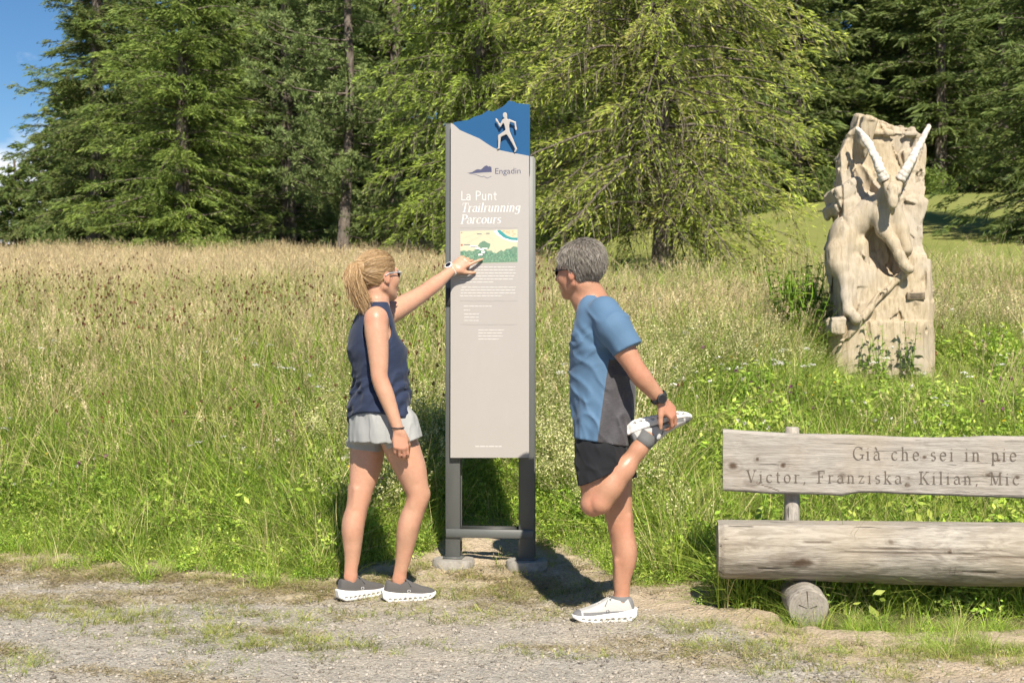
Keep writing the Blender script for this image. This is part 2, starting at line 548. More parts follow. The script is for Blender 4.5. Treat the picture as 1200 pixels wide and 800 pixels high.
# gravel path with the sandy trodden patch round the sign
def patchness(x, y):
    """1 = dry trodden grass and sand, 0 = grey gravel"""
    n = fbm(np.stack([x, y], -1) * 2.2, 4, 21)
    d = edge_y(x) - y
    a = 1 - sstep(d + (n - .5) * 0.5, 0.12, 0.55)
    # streaks of dried grass along the path and the sandy patch before the sign
    s = np.exp(-((x - 0.5) ** 2 / 1.2 + (y - 7.05) ** 2 / 0.28))
    s2 = sstep(fbm(np.stack([x * 0.9 + 0.6 * y, y * 2.8], -1), 4, 33), 0.54, 0.66) * 0.5 * sstep(y, 4, 5.6)
    return np.clip(np.maximum(np.maximum(a, s * 1.3), s2), 0, 1)
def sandy(x, y):
    n = fbm(np.stack([x, y], -1) * 3, 3, 51)
    d = edge_y(x) - y + (n - .5) * .5
    return np.clip((1 - sstep(d, .35, .95)) * 1.25 + (n - .5) * .7, 0, 1) * sstep(x, -0.75, -0.3)
t = NT('path_gravel'); v = t.coord()
vo = t.n('ShaderNodeTexVoronoi', Scale=62.0); vo.feature = 'F1'; t.t.links.new(v, vo.inputs['Vector'])
vo2 = t.n('ShaderNodeTexVoronoi', Scale=150.0); t.t.links.new(v, vo2.inputs['Vector'])
f1 = t.noise(v, 2.2, 5); f2 = t.noise(v, 55, 5, 0.7); f3 = t.noise(v, 9, 5, 0.65)
g = t.ramp(f2, [(0.28, (0.215, 0.198, 0.172)), (0.5, (0.365, 0.338, 0.295)), (0.72, (0.48, 0.448, 0.395))])
sep = t.n('ShaderNodeSeparateColor'); t.t.links.new(vo.outputs['Color'], sep.inputs[0])
g = t.mix(t.rng(sep.outputs[0], 0.55, 1.0, 0, 0.6), g, t.ramp(sep.outputs[1], [(0.0, (0.17, 0.155, 0.14)), (0.6, (0.38, 0.345, 0.30)), (1.0, (0.58, 0.53, 0.45))]))
g = t.mix(t.rng(f1, 0.4, 0.65, 0, 0.35), g, (0.41, 0.36, 0.275))
st = t.ramp(f3, [(0.3, (0.30, 0.245, 0.155)), (0.5, (0.41, 0.34, 0.22)), (0.7, (0.48, 0.41, 0.28))])
sa = t.ramp(f2, [(0.25, (0.31, 0.245, 0.165)), (0.5, (0.45, 0.365, 0.26)), (0.8, (0.54, 0.45, 0.335))])
c = t.mix(t.attr('patch'), g, st)
c = t.mix(t.attr('sand'), c, sa)
hgt = t.math('ADD', t.math('MULTIPLY', vo.outputs['Distance'], -0.7), f2)
hgt = t.math('ADD', hgt, t.math('MULTIPLY', vo2.outputs['Distance'], -0.35))
t.bump(hgt, 0.9, 0.012)
PATH = t.fin(c, 0.95, spec=0.15)
def path_rough(X, Y):
    p = np.stack([X, Y], -1)
    return -0.05 * sstep(Y - edge_y(X), .22, .5) + 0.028 * (fbm(p * 5, 4, 71) - 0.5) + 0.022 * (fbm(p * 22, 3, 81) - 0.5)
def path_mask(p):
    return p[:, 1] < edge_y(p[:, 0]) + 0.55 + 0.5 * (fbm(p[:, :2] * 2.5, 4, 13) - 0.5)
def path_attr(V):
    return {'patch': patchness(V[:, 0], V[:, 1]), 'sand': sandy(V[:, 0], V[:, 1])}
xs = axis([(-30, -5, 0.5), (-5, -3.2, .06), (-3.2, 2.7, 0.024), (2.7, 4, .1), (4, 30, 0.8)])
ys = axis([(-8, 3.5, 0.4), (3.5, 5, .06), (5, 8.8, 0.024), (8.8, 10.5, 0.1)])
setp(link('gravel_path', grid_mesh('gravel_path', xs, ys, 0.014, path_mask, path_attr, path_rough), PATH), kind='structure')

# loose stones on the path: the ones one can pick out, and grit
def stone_mesh(name, seed, n=1):
    r = np.random.default_rng(seed)
    import bmesh
    bm = bmesh.new(); bmesh.ops.create_icosphere(bm, subdivisions=1 if n == 1 else 2, radius=1)
    V = np.array([v.co[:] for v in bm.verts]); F = np.array([[v.index for v in f.verts] for f in bm.faces]); bm.free()
    V = V * (0.72 + 0.56 * noise(V * 1.3 + seed * 3.7, seed))[:, None] * r.uniform([.8, .6, .35], [1.3, 1.0, .65])
    return npmesh(name, V, F, False)

_src_n = [0]
def scatter(name, protos, pts, rot, scl, pid, mat):
    """one object that spreads many copies of small plant or stone meshes over given points"""
    src = bpy.data.collections.new(name + '_sources')
    for i, me in enumerate(protos):
        o = bpy.data.objects.new('%s_source_%02d' % (name, i), me)
        if mat is not None and not len(me.materials): me.materials.append(mat)
        src.objects.link(o)
    n = len(pts)
    me = bpy.data.meshes.new(name); me.vertices.add(n)
    me.vertices.foreach_set('co', np.ascontiguousarray(pts, np.float32).ravel())
    a = me.attributes.new('rot', 'FLOAT_VECTOR', 'POINT'); a.data.foreach_set('vector', np.ascontiguousarray(rot, np.float32).ravel())
    s3 = np.asarray(scl, np.float32)
    if s3.ndim == 1: s3 = np.repeat(s3[:, None], 3, 1)
    a = me.attributes.new('scl', 'FLOAT_VECTOR', 'POINT'); a.data.foreach_set('vector', np.ascontiguousarray(s3).ravel())
    a = me.attributes.new('pid', 'INT', 'POINT'); a.data.foreach_set('value', np.asarray(pid, np.int32))
    o = bpy.data.objects.new(name, me); COL.objects.link(o)
    ng = bpy.data.node_groups.new(name, 'GeometryNodeTree')
    ng.interface.new_socket('Geometry', in_out='INPUT', socket_type='NodeSocketGeometry')
    ng.interface.new_socket('Geometry', in_out='OUTPUT', socket_type='NodeSocketGeometry')
    N = ng.nodes.new; L = ng.links.new
    gi = N('NodeGroupInput'); go = N('NodeGroupOutput')
    ci = N('GeometryNodeCollectionInfo'); ci.inputs['Collection'].default_value = src
    ci.inputs['Separate Children'].default_value = True; ci.inputs['Reset Children'].default_value = True
    ip = N('GeometryNodeInstanceOnPoints'); ip.inputs['Pick Instance'].default_value = True
    L(gi.outputs[0], ip.inputs['Points']); L(ci.outputs[0], ip.inputs['Instance'])
    def na(nm, typ):
        q = N('GeometryNodeInputNamedAttribute'); q.data_type = typ; q.inputs['Name'].default_value = nm
        return next(x for x in q.outputs if x.enabled and x.name == 'Attribute')
    L(na('pid', 'INT'), ip.inputs['Instance Index'])
    L(na('scl', 'FLOAT_VECTOR'), ip.inputs['Scale'])
    e2r = N('FunctionNodeEulerToRotation'); L(na('rot', 'FLOAT_VECTOR'), e2r.inputs[0])
    L(e2r.outputs[0], ip.inputs['Rotation'])
    L(ip.outputs[0], go.inputs[0])
    m = o.modifiers.new('scatter', 'NODES'); m.node_group = ng
    return o

def mat_stone(name, stops):
    t = NT(name); v = t.coord()
    oi = t.n('ShaderNodeObjectInfo')
    f = t.noise(v, 2.2, 5)
    c = t.ramp(t.math('ADD', t.math('MULTIPLY', oi.outputs['Random'], 0.75), t.math('MULTIPLY', f, 0.25)), stops)
    t.bump(f, 0.4, 0.2)
    return t.fin(c, 0.9, spec=0.2)
STONE = mat_stone('pebble_stone', [(0.05, (0.13, 0.115, 0.10)), (0.3, (0.26, 0.232, 0.195)), (0.6, (0.41, 0.365, 0.305)), (0.85, (0.48, 0.44, 0.38)), (0.97, (0.58, 0.545, 0.48))])
def path_pts(n, x0=-3.6, x1=2.5, y0=4.9, y1=8.6):
    p = rng.uniform([x0, y0], [x1, y1], (n, 2))
    return p[p[:, 1] < edge_y(p[:, 0]) - 0.02]
def path_z(p):
    return zt(p[:, 0], p[:, 1]) + 0.014 + path_rough(p[:, 0], p[:, 1])
p = path_pts(46000)
w = 1 - 0.75 * patchness(p[:, 0], p[:, 1]) - 0.55 * sandy(p[:, 0], p[:, 1])
p = p[rng.random(len(p)) < w * (0.35 + 0.9 * fbm(p * 3, 3, 3))]
sz = 0.0026 + 0.0085 * rng.random(len(p)) ** 4.5 + 0.003 * rng.random(len(p))
pts = np.column_stack([p, path_z(p) + sz * 0.12])
setp(scatter('gravel_stones', [stone_mesh('pebble', i) for i in range(6)], pts, rng.uniform(0, 6.28, (len(p), 3)) * [0.08, 0.08, 1], sz, rng.integers(0, 6, len(p)), STONE), kind='stuff')
# ------------------------------------------------------------------ meadow plants (stuff)
def blades(g, r, n, rad, h0, h1, w, bend, cols, segs=3, lean=0.0, tip=0.15):
    """n grass blades in a tuft: curved tapering strips"""
    a = r.uniform(0, 2 * PI, n); d = rad * np.sqrt(r.random(n))
    bx, by = d * np.cos(a), d * np.sin(a)
    h = r.uniform(h0, h1, n); ww = w * r.uniform(0.6, 1.3, n)
    dirn = a + r.normal(0, 0.9, n); bd = bend * h * r.uniform(0.2, 1.5, n)
    side = dirn + PI / 2 + r.normal(0, 0.5, n)
    ci = r.integers(0, len(cols), n); C = np.array(cols)[ci] * r.uniform(0.8, 1.2, (n, 1))
    t = np.linspace(0, 1, segs + 1)
    off = bd[:, None] * t[None] ** 2
    X = bx[:, None] + np.cos(dirn)[:, None] * off; Y = by[:, None] + np.sin(dirn)[:, None] * off
    Z = h[:, None] * (t - 0.22 * np.minimum(bend, 1.6) * t ** 3)[None] - 0.02
    wt_ = ww[:, None] * (1 - (1 - tip) * t ** 1.5)[None] / 2
    sx, sy = np.cos(side)[:, None] * wt_, np.sin(side)[:, None] * wt_
    A = np.stack([X - sx, Y - sy, Z], -1); B = np.stack([X + sx, Y + sy, Z], -1)
    V = np.stack([A, B], 2).reshape(-1, 3)
    base = (np.arange(n) * (segs + 1) * 2)[:, None] + (np.arange(segs) * 2)[None]
    F = np.stack([base, base + 1, base + 3, base + 2], -1).reshape(-1, 4)
    g.add(V, F, np.repeat(C, (segs + 1) * 2, 0))
    return np.stack([X[:, -1], Y[:, -1], Z[:, -1]], -1), np.stack([X[:, -1] - X[:, -2], Y[:, -1] - Y[:, -2], Z[:, -1] - Z[:, -2]], -1)

def flakes(g, C, size, r, col, asp=1.0, nrm=None, var=0.2):
    """small four-cornered leaves or petals about given centres"""
    n = len(C); u = unit(r.normal(size=(n, 3)) if nrm is None else nrm + r.normal(0, .35, (n, 3)))
    w = unit(np.cross(u, r.normal(size=(n, 3)))); v2 = np.cross(u, w)
    s = np.broadcast_to(size, (n,))[:, None] * r.uniform(0.7, 1.3, (n, 1))
    V = np.stack([C + s * w * asp, C + s * v2 * 0.5, C - s * w * asp, C - s * v2 * 0.5], 1).reshape(-1, 3)
    F = np.arange(n * 4).reshape(n, 4)
    col = np.asarray(col, float)
    cc = np.broadcast_to(col if col.ndim == 2 else col[None], (n, 3)) * r.uniform(1 - var, 1 + var, (n, 1))
    g.add(V, F, np.repeat(cc, 4, 0))

GREEN = [(.26, .40, .05), (.34, .475, .06), (.18, .31, .042), (.43, .50, .10), (.31, .40, .07)]
LUSH = [(.22, .37, .042), (.29, .44, .055), (.17, .29, .036), (.36, .47, .07)]
TAN = [(.66, .54, .32), (.57, .455, .26), (.73, .615, .39), (.50, .41, .215)]
MIXED = GREEN + [(.42, .39, .15), (.54, .47, .24)]

def tuft_grass(seed, cols, n=38, h0=.18, h1=.42, w=.006, bend=.7, rad=.10):
    r = np.random.default_rng(seed); g = Geo(); blades(g, r, n, rad, h0, h1, w, bend, cols); return g.mesh('grass_tuft')
def tuft_seed(seed, h0=.5, h1=.85, n=13, cols=TAN, loose=0.012):
    """thin straw stems with feathery seed heads"""
    r = np.random.default_rng(seed); g = Geo()
    tips, d = blades(g, r, n, .13, h0, h1, .0035, .22, cols, 3, tip=.6)
    d = unit(d)
    for k in range(n):
        m = 16; L = r.uniform(.06, .14); s = r.random(m)
        C = tips[k] - d[k] * L * s[:, None] + r.normal(0, loose * (.35 + .9 * r.random()), (m, 3)) * (.35 + s[:, None])
        flakes(g, C, .0065, r, cols[r.integers(len(cols))], 1.3, np.cross(d[k], r.normal(size=(m, 3))))
    blades(g, r, 10, .12, .15, h0 * .8, .005, .6, MIXED)
    return g.mesh('seed_grass')
def herb(seed, cols, h=.24, n=110, leaf=.0135, rad=.14):
    """low leafy weeds: stems with small broad leaves at all heights"""
    r = np.random.default_rng(seed); g = Geo()
    a = r.uniform(0, 2 * PI, n); d = rad * np.sqrt(r.random(n)); hh = h * (0.15 + .85 * r.random(n)) * (1 - .45 * (d / rad) ** 2)
    C = np.column_stack([d * np.cos(a), d * np.sin(a), hh])
    up = np.column_stack([.7 * np.cos(a), .7 * np.sin(a), np.ones(n)]) + r.normal(0, .45, (n, 3))
    # leaflets: folded rhombs
    u = unit(up); w = unit(np.cross(u, r.normal(size=(n, 3)))); v2 = np.cross(u, w)
    s = leaf * r.uniform(.5, 1.4, (n, 1))
    V = np.stack([C - s * w, C + s * v2 * .5 - u * s * .12, C + s * w * 1.1 - u * s * .25, C - s * v2 * .5 - u * s * .12], 1).reshape(-1, 3)
    cc = np.array(cols)[r.integers(0, len(cols), n)] * r.uniform(.8, 1.25, (n, 1))
    g.add(V, np.arange(n * 4).reshape(n, 4), np.repeat(cc, 4, 0))
    blades(g, r, 9, rad * .6, h * .4, h * .95, .004, .35, cols)
    return g.mesh('leafy_weed')
def burnet(seed):
    r = np.random.default_rng(seed); g = Geo(); n = 5
    tips, d = blades(g, r, n, .16, .55, .95, .0032, .15, [(.20, .20, .07), (.25, .22, .09)], 3, tip=.7)
    for k in range(n):
        c = (np.array([.15, .045, .032]) if r.random() < .7 else np.array([.24, .10, .055])) * r.uniform(.7, 1.3)
        m = 26; q = r.normal(size=(m, 3)); q = unit(q) * np.array([.0085, .0085, .0165]) * r.uniform(.7, 1.0, (m, 1))
        flakes(g, tips[k] + q, .007, r, c, 1.0, unit(q), .35)
    return g.mesh('burnet')
def bedstraw(seed, h=.62):
    """frothy cream-flowered plant"""
    r = np.random.default_rng(seed); g = Geo()
    tips, d = blades(g, r, 9, .10, h * .6, h, .004, .35, [(.19, .23, .06), (.25, .27, .09)], 3, tip=.6)
    for k in range(len(tips)):
        m = 55; s = r.random(m) ** .8; L = r.uniform(.16, .30)
        C = tips[k] - unit(d[k]) * L * s[:, None] + r.normal(0, .022, (m, 3)) * (.4 + s[:, None])
        cc = np.where(r.random((m, 1)) < .50, np.array([[.64, .60, .34]]), np.array([[.38, .42, .14]]))
        flakes(g, C, .0082, r, cc, 1.0, None, .2)
    return g.mesh('bedstraw')
def umbel(seed, col=(.75, .73, .68)):
    r = np.random.default_rng(seed); g = Geo()
    tips, d = blades(g, r, 3, .06, .4, .62, .004, .2, GREEN, 3, tip=.7)
    for k in range(3):
        m = 22; a = r.uniform(0, 2 * PI, m); q = .027 * np.sqrt(r.random(m))
        C = tips[k] + np.column_stack([q * np.cos(a), q * np.sin(a), .010 - 14 * q ** 2 + r.normal(0, .003, m)])
        flakes(g, C, .009, r, col, 1.0, np.tile([[0, 0, 1.0]], (m, 1)), .1)
    blades(g, r, 8, .06, .12, .3, .006, .6, GREEN)
    return g.mesh('umbel_flower')
def dots(seed, col, sz=.008, h0=.2, h1=.45):
    r = np.random.default_rng(seed); g = Geo()
    tips, d = blades(g, r, 4, .15, h0, h1, .003, .2, GREEN, 3, tip=.7)
    for k in range(4): flakes(g, tips[k] + r.normal(0, .006, (9, 3)), sz, r, col, 1.0, None, .15)
    return g.mesh('small_flower')
def bigleaf(seed, h=.5, cols=LUSH):
    """tall weed with long jagged leaves up its stem"""
    r = np.random.default_rng(seed); g = Geo()
    for st_ in range(3):
        a0 = r.uniform(0, 6.28); hh = h * r.uniform(.7, 1.1); lx, ly = .10 * math.cos(a0), .10 * math.sin(a0)
        tube(g, [[lx * .3, ly * .3, -.02], [lx * .6, ly * .6, hh * .5], [lx, ly, hh]], [.005, .004, .002], 5, np.array(cols[0]))
        for k in range(11):
            z = hh * (k + .6) / 11; a = k * 2.4 + r.normal(0, .3); L = .13 * (1 - .55 * z / hh) * r.uniform(.7, 1.2)
            q = np.linspace(0, 1, 5); f = z / hh
            ctr = np.column_stack([lx * (.3 + .7 * f) + np.cos(a) * L * q, ly * (.3 + .7 * f) + np.sin(a) * L * q, z + L * (.55 * q - .6 * q ** 2)])
            wv = L * .2 * np.sin(PI * np.clip(q * .9 + .1, 0, 1)) * (1 + .35 * (-1) ** np.arange(5))
            sx = np.array([-math.sin(a), math.cos(a), 0])
            V = np.concatenate([ctr - wv[:, None] * sx, ctr + wv[:, None] * sx]); i = np.arange(4)
            g.add(V, np.stack([i, i + 1, i + 6, i + 5], -1), np.array(cols[r.integers(len(cols))]) * r.uniform(.8, 1.2))
    return g.mesh('tall_weed')

def field(n, x0, x1, y0, y1):
    p = rng.uniform([x0, y0], [x1, y1], (n, 2))
    return p[np.abs(p[:, 0]) < 0.44 * p[:, 1] + 1.5]
def clear(p, rad=1.0):
    """keep plants off the path, the statue, the bench log and the sign's foot"""
    d = p[:, 1] - edge_y(p[:, 0]) - np.where(p[:, 0] > .6, 1.7, .9) * (fbm(p * 3.2, 3, 13) - .5) + np.where(p[:, 0] > .7, .10, .02)
    ok = d > 0.0
    ok &= ~((np.abs(p[:, 0] - 3.0) < .40) & (np.abs(p[:, 1] - 11.5) < .30))
    ok &= ~((p[:, 0] > .90) & (np.abs(p[:, 1] - (6.42 - (p[:, 0] - .92) * .12)) < .15))
    return ok, d
def lay(name, protos, p, s, lean=0.12, mat=None, zs=None):
    z = zt(p[:, 0], p[:, 1]); n = len(p)
    if name not in ('tall_weeds',):      # kept short in front of the carving, where the ground is trodden
        q_ = np.exp(-((p[:, 0] - 3.0) / .75) ** 4 - ((p[:, 1] - 10.75) / .75) ** 4); s = s * (1 - .72 * q_)
    rot = np.column_stack([rng.normal(0, lean, n), rng.normal(0, lean, n), rng.uniform(0, 6.28, n)])
    sc = np.column_stack([s, s, s if zs is None else zs])
    o = scatter(name, protos, np.column_stack([p, z]), rot, sc, rng.integers(0, len(protos), n), mat or LEAF)
    return setp(o, kind='stuff')
def in_right_green(p):
    """the fresh green ground round the bench and the statue's foot"""
    return sstep(p[:, 0] - 0.105 * p[:, 1], -.25, .55) * (1 - sstep(p[:, 1] - .9 * np.clip(p[:, 0] - 2, 0, 2), 9.6, 11.4))
def dryness(p):
    n = fbm(p * .55, 3, 41) - .5
    left = sstep(p[:, 1] + 4.5 * n, 9.9, 15.6)
    right = sstep(p[:, 1] + 2.5 * n, 9.5, 12.5) * .6
    w = sstep(p[:, 0], -.6, .6)
    return left * (1 - w) + right * w

# fresh low grass everywhere
p = field(68000, -7.5, 7.5, 4.6, 16.5); ok, d = clear(p)
dry = dryness(p); rg = in_right_green(p)
keep = ok & (rng.random(len(p)) < (0.35 + .65 * sstep(d * np.where(p[:, 0] > .8, 3, 1), -.05, .5)) * (1 - .35 * dry) * np.where(p[:, 1] > 12, .55, 1.0))
p, d, rg = p[keep], d[keep], rg[keep]
s = (.40 + .60 * sstep(d * np.where(p[:, 0] > .8, 2.2, 1), 0, 1.1)) * rng.uniform(.65, 1.25, len(p)) * (1 - .28 * rg) * (1 + .16 * sstep(p[:, 1], 8.6, 10.5) * (1 - rg)) * np.where((p[:, 1] < 6.35) & (p[:, 0] > .9), .45, 1)
lay('meadow_grass', [tuft_grass(i, GREEN, 38, .14, .40, .0055, .9 if i < 2 else 1.5, .12) for i in range(4)] + [tuft_grass(10 + i, MIXED, 30, .2, .5) for i in range(3)] + [tuft_grass(20 + i, LUSH, 30, .15, .36, .008, 1.0) for i in range(2)] + [tuft_grass(30 + i, MIXED, 22, .3, .62, .0048, .65) for i in range(1)], p, s, .28)

# leafy weeds on the bank near the path and round the bench
p = field(36000, -6, 7, 4.7, 12.5); ok, d = clear(p); rg = in_right_green(p)
m = fbm(p * 1.3, 3, 61)
wgt = np.maximum(.22 + .6 * (1 - sstep(d, .9, 3.0)), rg * .9) * (.2 + 1.3 * sstep(m, .38, .62))
wgt *= np.where((p[:, 1] < 6.3) & (p[:, 0] > .9), .35, 1)
keep = ok & (rng.random(len(p)) < wgt)
p, d = p[keep], d[keep]
s = (.35 + .65 * sstep(d, 0, .8)) * rng.uniform(.6, 1.2, len(p)) * np.where((p[:, 1] < 6.35) & (p[:, 0] > .9), .42, 1)
lay('leafy_weeds', [herb(i, LUSH) for i in range(3)] + [herb(5 + i, GREEN, .30, 80, .019) for i in range(2)] + [herb(8, [(.24, .32, .055), (.28, .35, .065)], .22, 120, .012)], p, s, .15)

# tan seeding grass on the upper meadow
p = field(66000, -14, 10, 7.6, 29); ok, d = clear(p); dry = dryness(p); rg = in_right_green(p)
n2 = fbm(p * .9, 3, 91)
wgt = (.12 + .92 * dry) * (1 - .93 * rg) * np.clip(.25 + 1.5 * n2, 0, 1) * sstep(d, .5, 1.6) * np.where(p[:, 1] > 17, .75, 1)
wgt *= np.where(lawn_mask(np.column_stack([p, p[:, 0]])), .45 * (1 - sstep(p[:, 1], 15.5, 19)), 1)
keep = ok & (rng.random(len(p)) < wgt)
p = p[keep]
s = rng.uniform(.6, 1.0, len(p)) * (1 - .15 * sstep(p[:, 1], 11, 14)) * np.where(p[:, 0] > .3, .92, .9)
lay('seed_grass', [tuft_seed(i) for i in range(4)] + [tuft_seed(10 + i, .4, .7, 11, [(.40, .36, .17), (.47, .40, .22)]) for i in range(2)] + [tuft_seed(20, .55, .95, 8, [(.45, .33, .22), (.38, .28, .18)], .005)], p, s, .13)

# dark red burnet heads
p = field(7600, -7, 3.0, 8.4, 16.5); ok, d = clear(p); n2 = fbm(p * .7, 3, 19)
wgt = .19 * sstep(n2, .44, .62) * np.where(p[:, 0] < .2, .75, .16) * sstep(d, .5, 1.6) * np.where(p[:, 1] < 10, .6, 1)
keep = ok & (rng.random(len(p)) < wgt); p = p[keep]
lay('burnet_heads', [burnet(i) for i in range(4)], p, rng.uniform(.75, .95, len(p)), .12)

# cream bedstraw clouds
cl = np.array([[-.42, 8.2, .30, .45], [.55, 9.2, .5, .8], [1.0, 10.2, .7, 1.0], [1.75, 10.6, .6, .9], [4.2, 11.3, .6, 1.0], [4.3, 12.4, .8, .8], [.35, 8.4, .22, .4], [-.9, 9.0, .2, .4]])
q = []
for cx, cy, sx, sy in cl:
    q.append(rng.normal([cx, cy], [sx, sy], (int(125 * sx * sy * 3.2) + 18, 2)))
p = np.concatenate(q); ok, d = clear(p); keep = ok & (d > .45) & (fbm(p * 2, 2, 7) > .34) & (rng.random(len(p)) > 1.2 * in_right_green(p)); p = p[keep]
s = rng.uniform(.65, 1.0, len(p))
lay('bedstraw_flowers', [bedstraw(i) for i in range(4)], p, s, .18)

# scattered white umbels and small coloured flowers
p = field(420, -5, 5, 7.8, 12.5); ok, d = clear(p); p = p[ok & (d > .6)]
lay('white_flowers', [umbel(i) for i in range(3)], p[: int(len(p) * .15)], rng.uniform(.7, 1.1, int(len(p) * .15)))
k = int(len(p) * .30); q = p[k:]
lay('small_flowers', [dots(1, (.65, .48, .03)), dots(2, (.62, .5, .05)), dots(3, (.22, .07, .16), .013), dots(4, (.6, .57, .5), .009)], q, rng.uniform(.6, 1.1, len(q)))

# tall dark weeds left of the carving and along the bank
q = []
for cx, cy, sx, sy, n in ((2.34, 11.75, .10, .2, 22), (1.75, 9.6, .3, .3, 12), (.0, 8.4, .18, .2, 10), (4.5, 11.0, .5, .4, 14), (2.95, 11.0, .35, .05, 7), (-3.0, 9.0, 1.0, .4, 16), (-.75, 8.3, .2, .3, 8), (4.0, 9.4, .5, .5, 16)):
    q.append(rng.normal([cx, cy], [sx, sy], (n, 2)))
p = np.concatenate(q); ok, d = clear(p); p = p[ok & (d > .2)]
s = np.where((np.abs(p[:, 0] - 2.34) < .4) & (np.abs(p[:, 1] - 11.75) < .6), rng.uniform(1.2, 1.7, len(p)), rng.uniform(.55, .9, len(p)))
lay('tall_weeds', [bigleaf(i) for i in range(4)], p, s, .1)

# sparse tufts creeping over the path, and dry thatch along its edge
p = path_pts(18500, -3.6, 2.5, 4.95, 8.6)
d = edge_y(p[:, 0]) - p[:, 1]; n2 = fbm(np.column_stack([p[:, 0] * 1.1 + .5 * p[:, 1], p[:, 1] * 3.0]), 4, 33)
spot = np.zeros(len(p))
for cx, cy, sx, sy in ((-1.75, 6.35, .38, .16), (-.9, 5.75, .45, .13), (-.2, 6.75, .5, .09), (-2.3, 6.5, .4, .2), (.08, 6.65, .14, .05), (.75, 6.1, .28, .1), (1.0, 5.7, .25, .18), (-1.35, 6.0, .3, .08), (.35, 5.55, .12, .05), (-2.05, 5.6, .25, .06), (.4, 6.3, .2, .06), (.95, 6.7, .1, .04), (1.7, 5.55, .35, .09), (1.45, 5.3, .15, .07), (2.0, 5.4, .2, .06)):
    spot = np.maximum(spot, np.exp(-((p[:, 0] - cx) / sx) ** 2 - ((p[:, 1] - cy) / sy) ** 2))
wgt = .9 * spot + .25 * sstep(n2, .56, .66) + .55 * (1 - sstep(d, .02, .35)) * (1 - sandy(p[:, 0], p[:, 1])) + np.where(p[:, 0] > .6, .40, .06) * (1 - sstep(d, 0, .42))
keep = rng.random(len(p)) < wgt * .8; p = p[keep]
o = scatter('path_tufts', [tuft_grass(40 + i, [(.33, .36, .09), (.26, .31, .06), (.46, .39, .18), (.22, .28, .05)], 54, .018, .060, .0026, 1.3, .06) for i in range(4)],
            np.column_stack([p, path_z(p)]), np.column_stack([rng.normal(0, .2, (len(p), 2)), rng.uniform(0, 6.28, len(p))]), rng.uniform(.45, 1.15, len(p)), rng.integers(0, 4, len(p)), LEAF)
setp(o, kind='stuff')
p = path_pts(18000, -3.8, 2.5, 4.95, 8.7)
keep = rng.random(len(p)) < np.clip(patchness(p[:, 0], p[:, 1]) - .75 * sandy(p[:, 0], p[:, 1]), 0, 1) * .65; p = p[keep]
def thatch(seed):
    r = np.random.default_rng(seed); g = Geo()
    n = 26; c = r.uniform(-.06, .06, (n, 2)); a = r.uniform(0, 6.28, n); L = r.uniform(.015, .05, n)
    d_ = np.column_stack([np.cos(a), np.sin(a)]); pr = np.column_stack([-np.sin(a), np.cos(a)]) * .0011
    z = r.uniform(.001, .012, (n, 2))
    A = c - d_ * L[:, None] / 2; B = c + d_ * L[:, None] / 2
    V = np.stack([np.column_stack([A - pr, z[:, 0]]), np.column_stack([B - pr, z[:, 1]]), np.column_stack([B + pr, z[:, 1]]), np.column_stack([A + pr, z[:, 0]])], 1).reshape(-1, 3)
    cc = np.array([(.44, .35, .20), (.36, .28, .15), (.50, .42, .27), (.26, .24, .10)])[r.integers(0, 4, n)] * r.uniform(.8, 1.2, (n, 1))
    g.add(V, np.arange(n * 4).reshape(n, 4), np.repeat(cc, 4, 0)); return g.mesh('dry_thatch')
o = scatter('dry_thatch', [thatch(i) for i in range(4)], np.column_stack([p, path_z(p)]), np.column_stack([np.zeros((len(p), 2)), rng.uniform(0, 6.28, len(p))]), rng.uniform(.7, 1.3, len(p)), rng.integers(0, 4, len(p)), LEAF)
setp(o, kind='stuff')
# grassy lawn nap in the nearer part of the lawn
# ------------------------------------------------------------------ trees
t = NT('tree_bark'); v = t.coord(scale=(1, 1, .25))
f = t.noise(v, 18, 6, .65); f2 = t.noise(t.coord(), 3, 4)
c = t.ramp(f, [(.3, (.045, .036, .03)), (.5, (.14, .115, .095)), (.7, (.24, .205, .175))])
c = t.mix(t.rng(f2, .5, .75, 0, .5), c, (.20, .20, .16)); t.bump(f, .8, .03)
BARK = t.fin(c, .95, spec=.1)

def trunk_geo(g, r, H, r0, lean=.02, nseg=14, top=.03):
    zz = np.linspace(-.3, H, nseg); w = np.cumsum(r.normal(0, lean, (nseg, 2)), 0); w -= w[1]
    rad = top + (r0 - top) * (1 - np.clip(zz / H, 0, 1)) ** 1.1; rad[0] *= 1.35; rad[1] *= 1.08
    pts = np.column_stack([w, zz]); tube(g, pts, rad, 9)
    return pts
def along(pts, z):
    return np.stack([np.interp(z, pts[:, 2], pts[:, i]) for i in range(2)], -1)

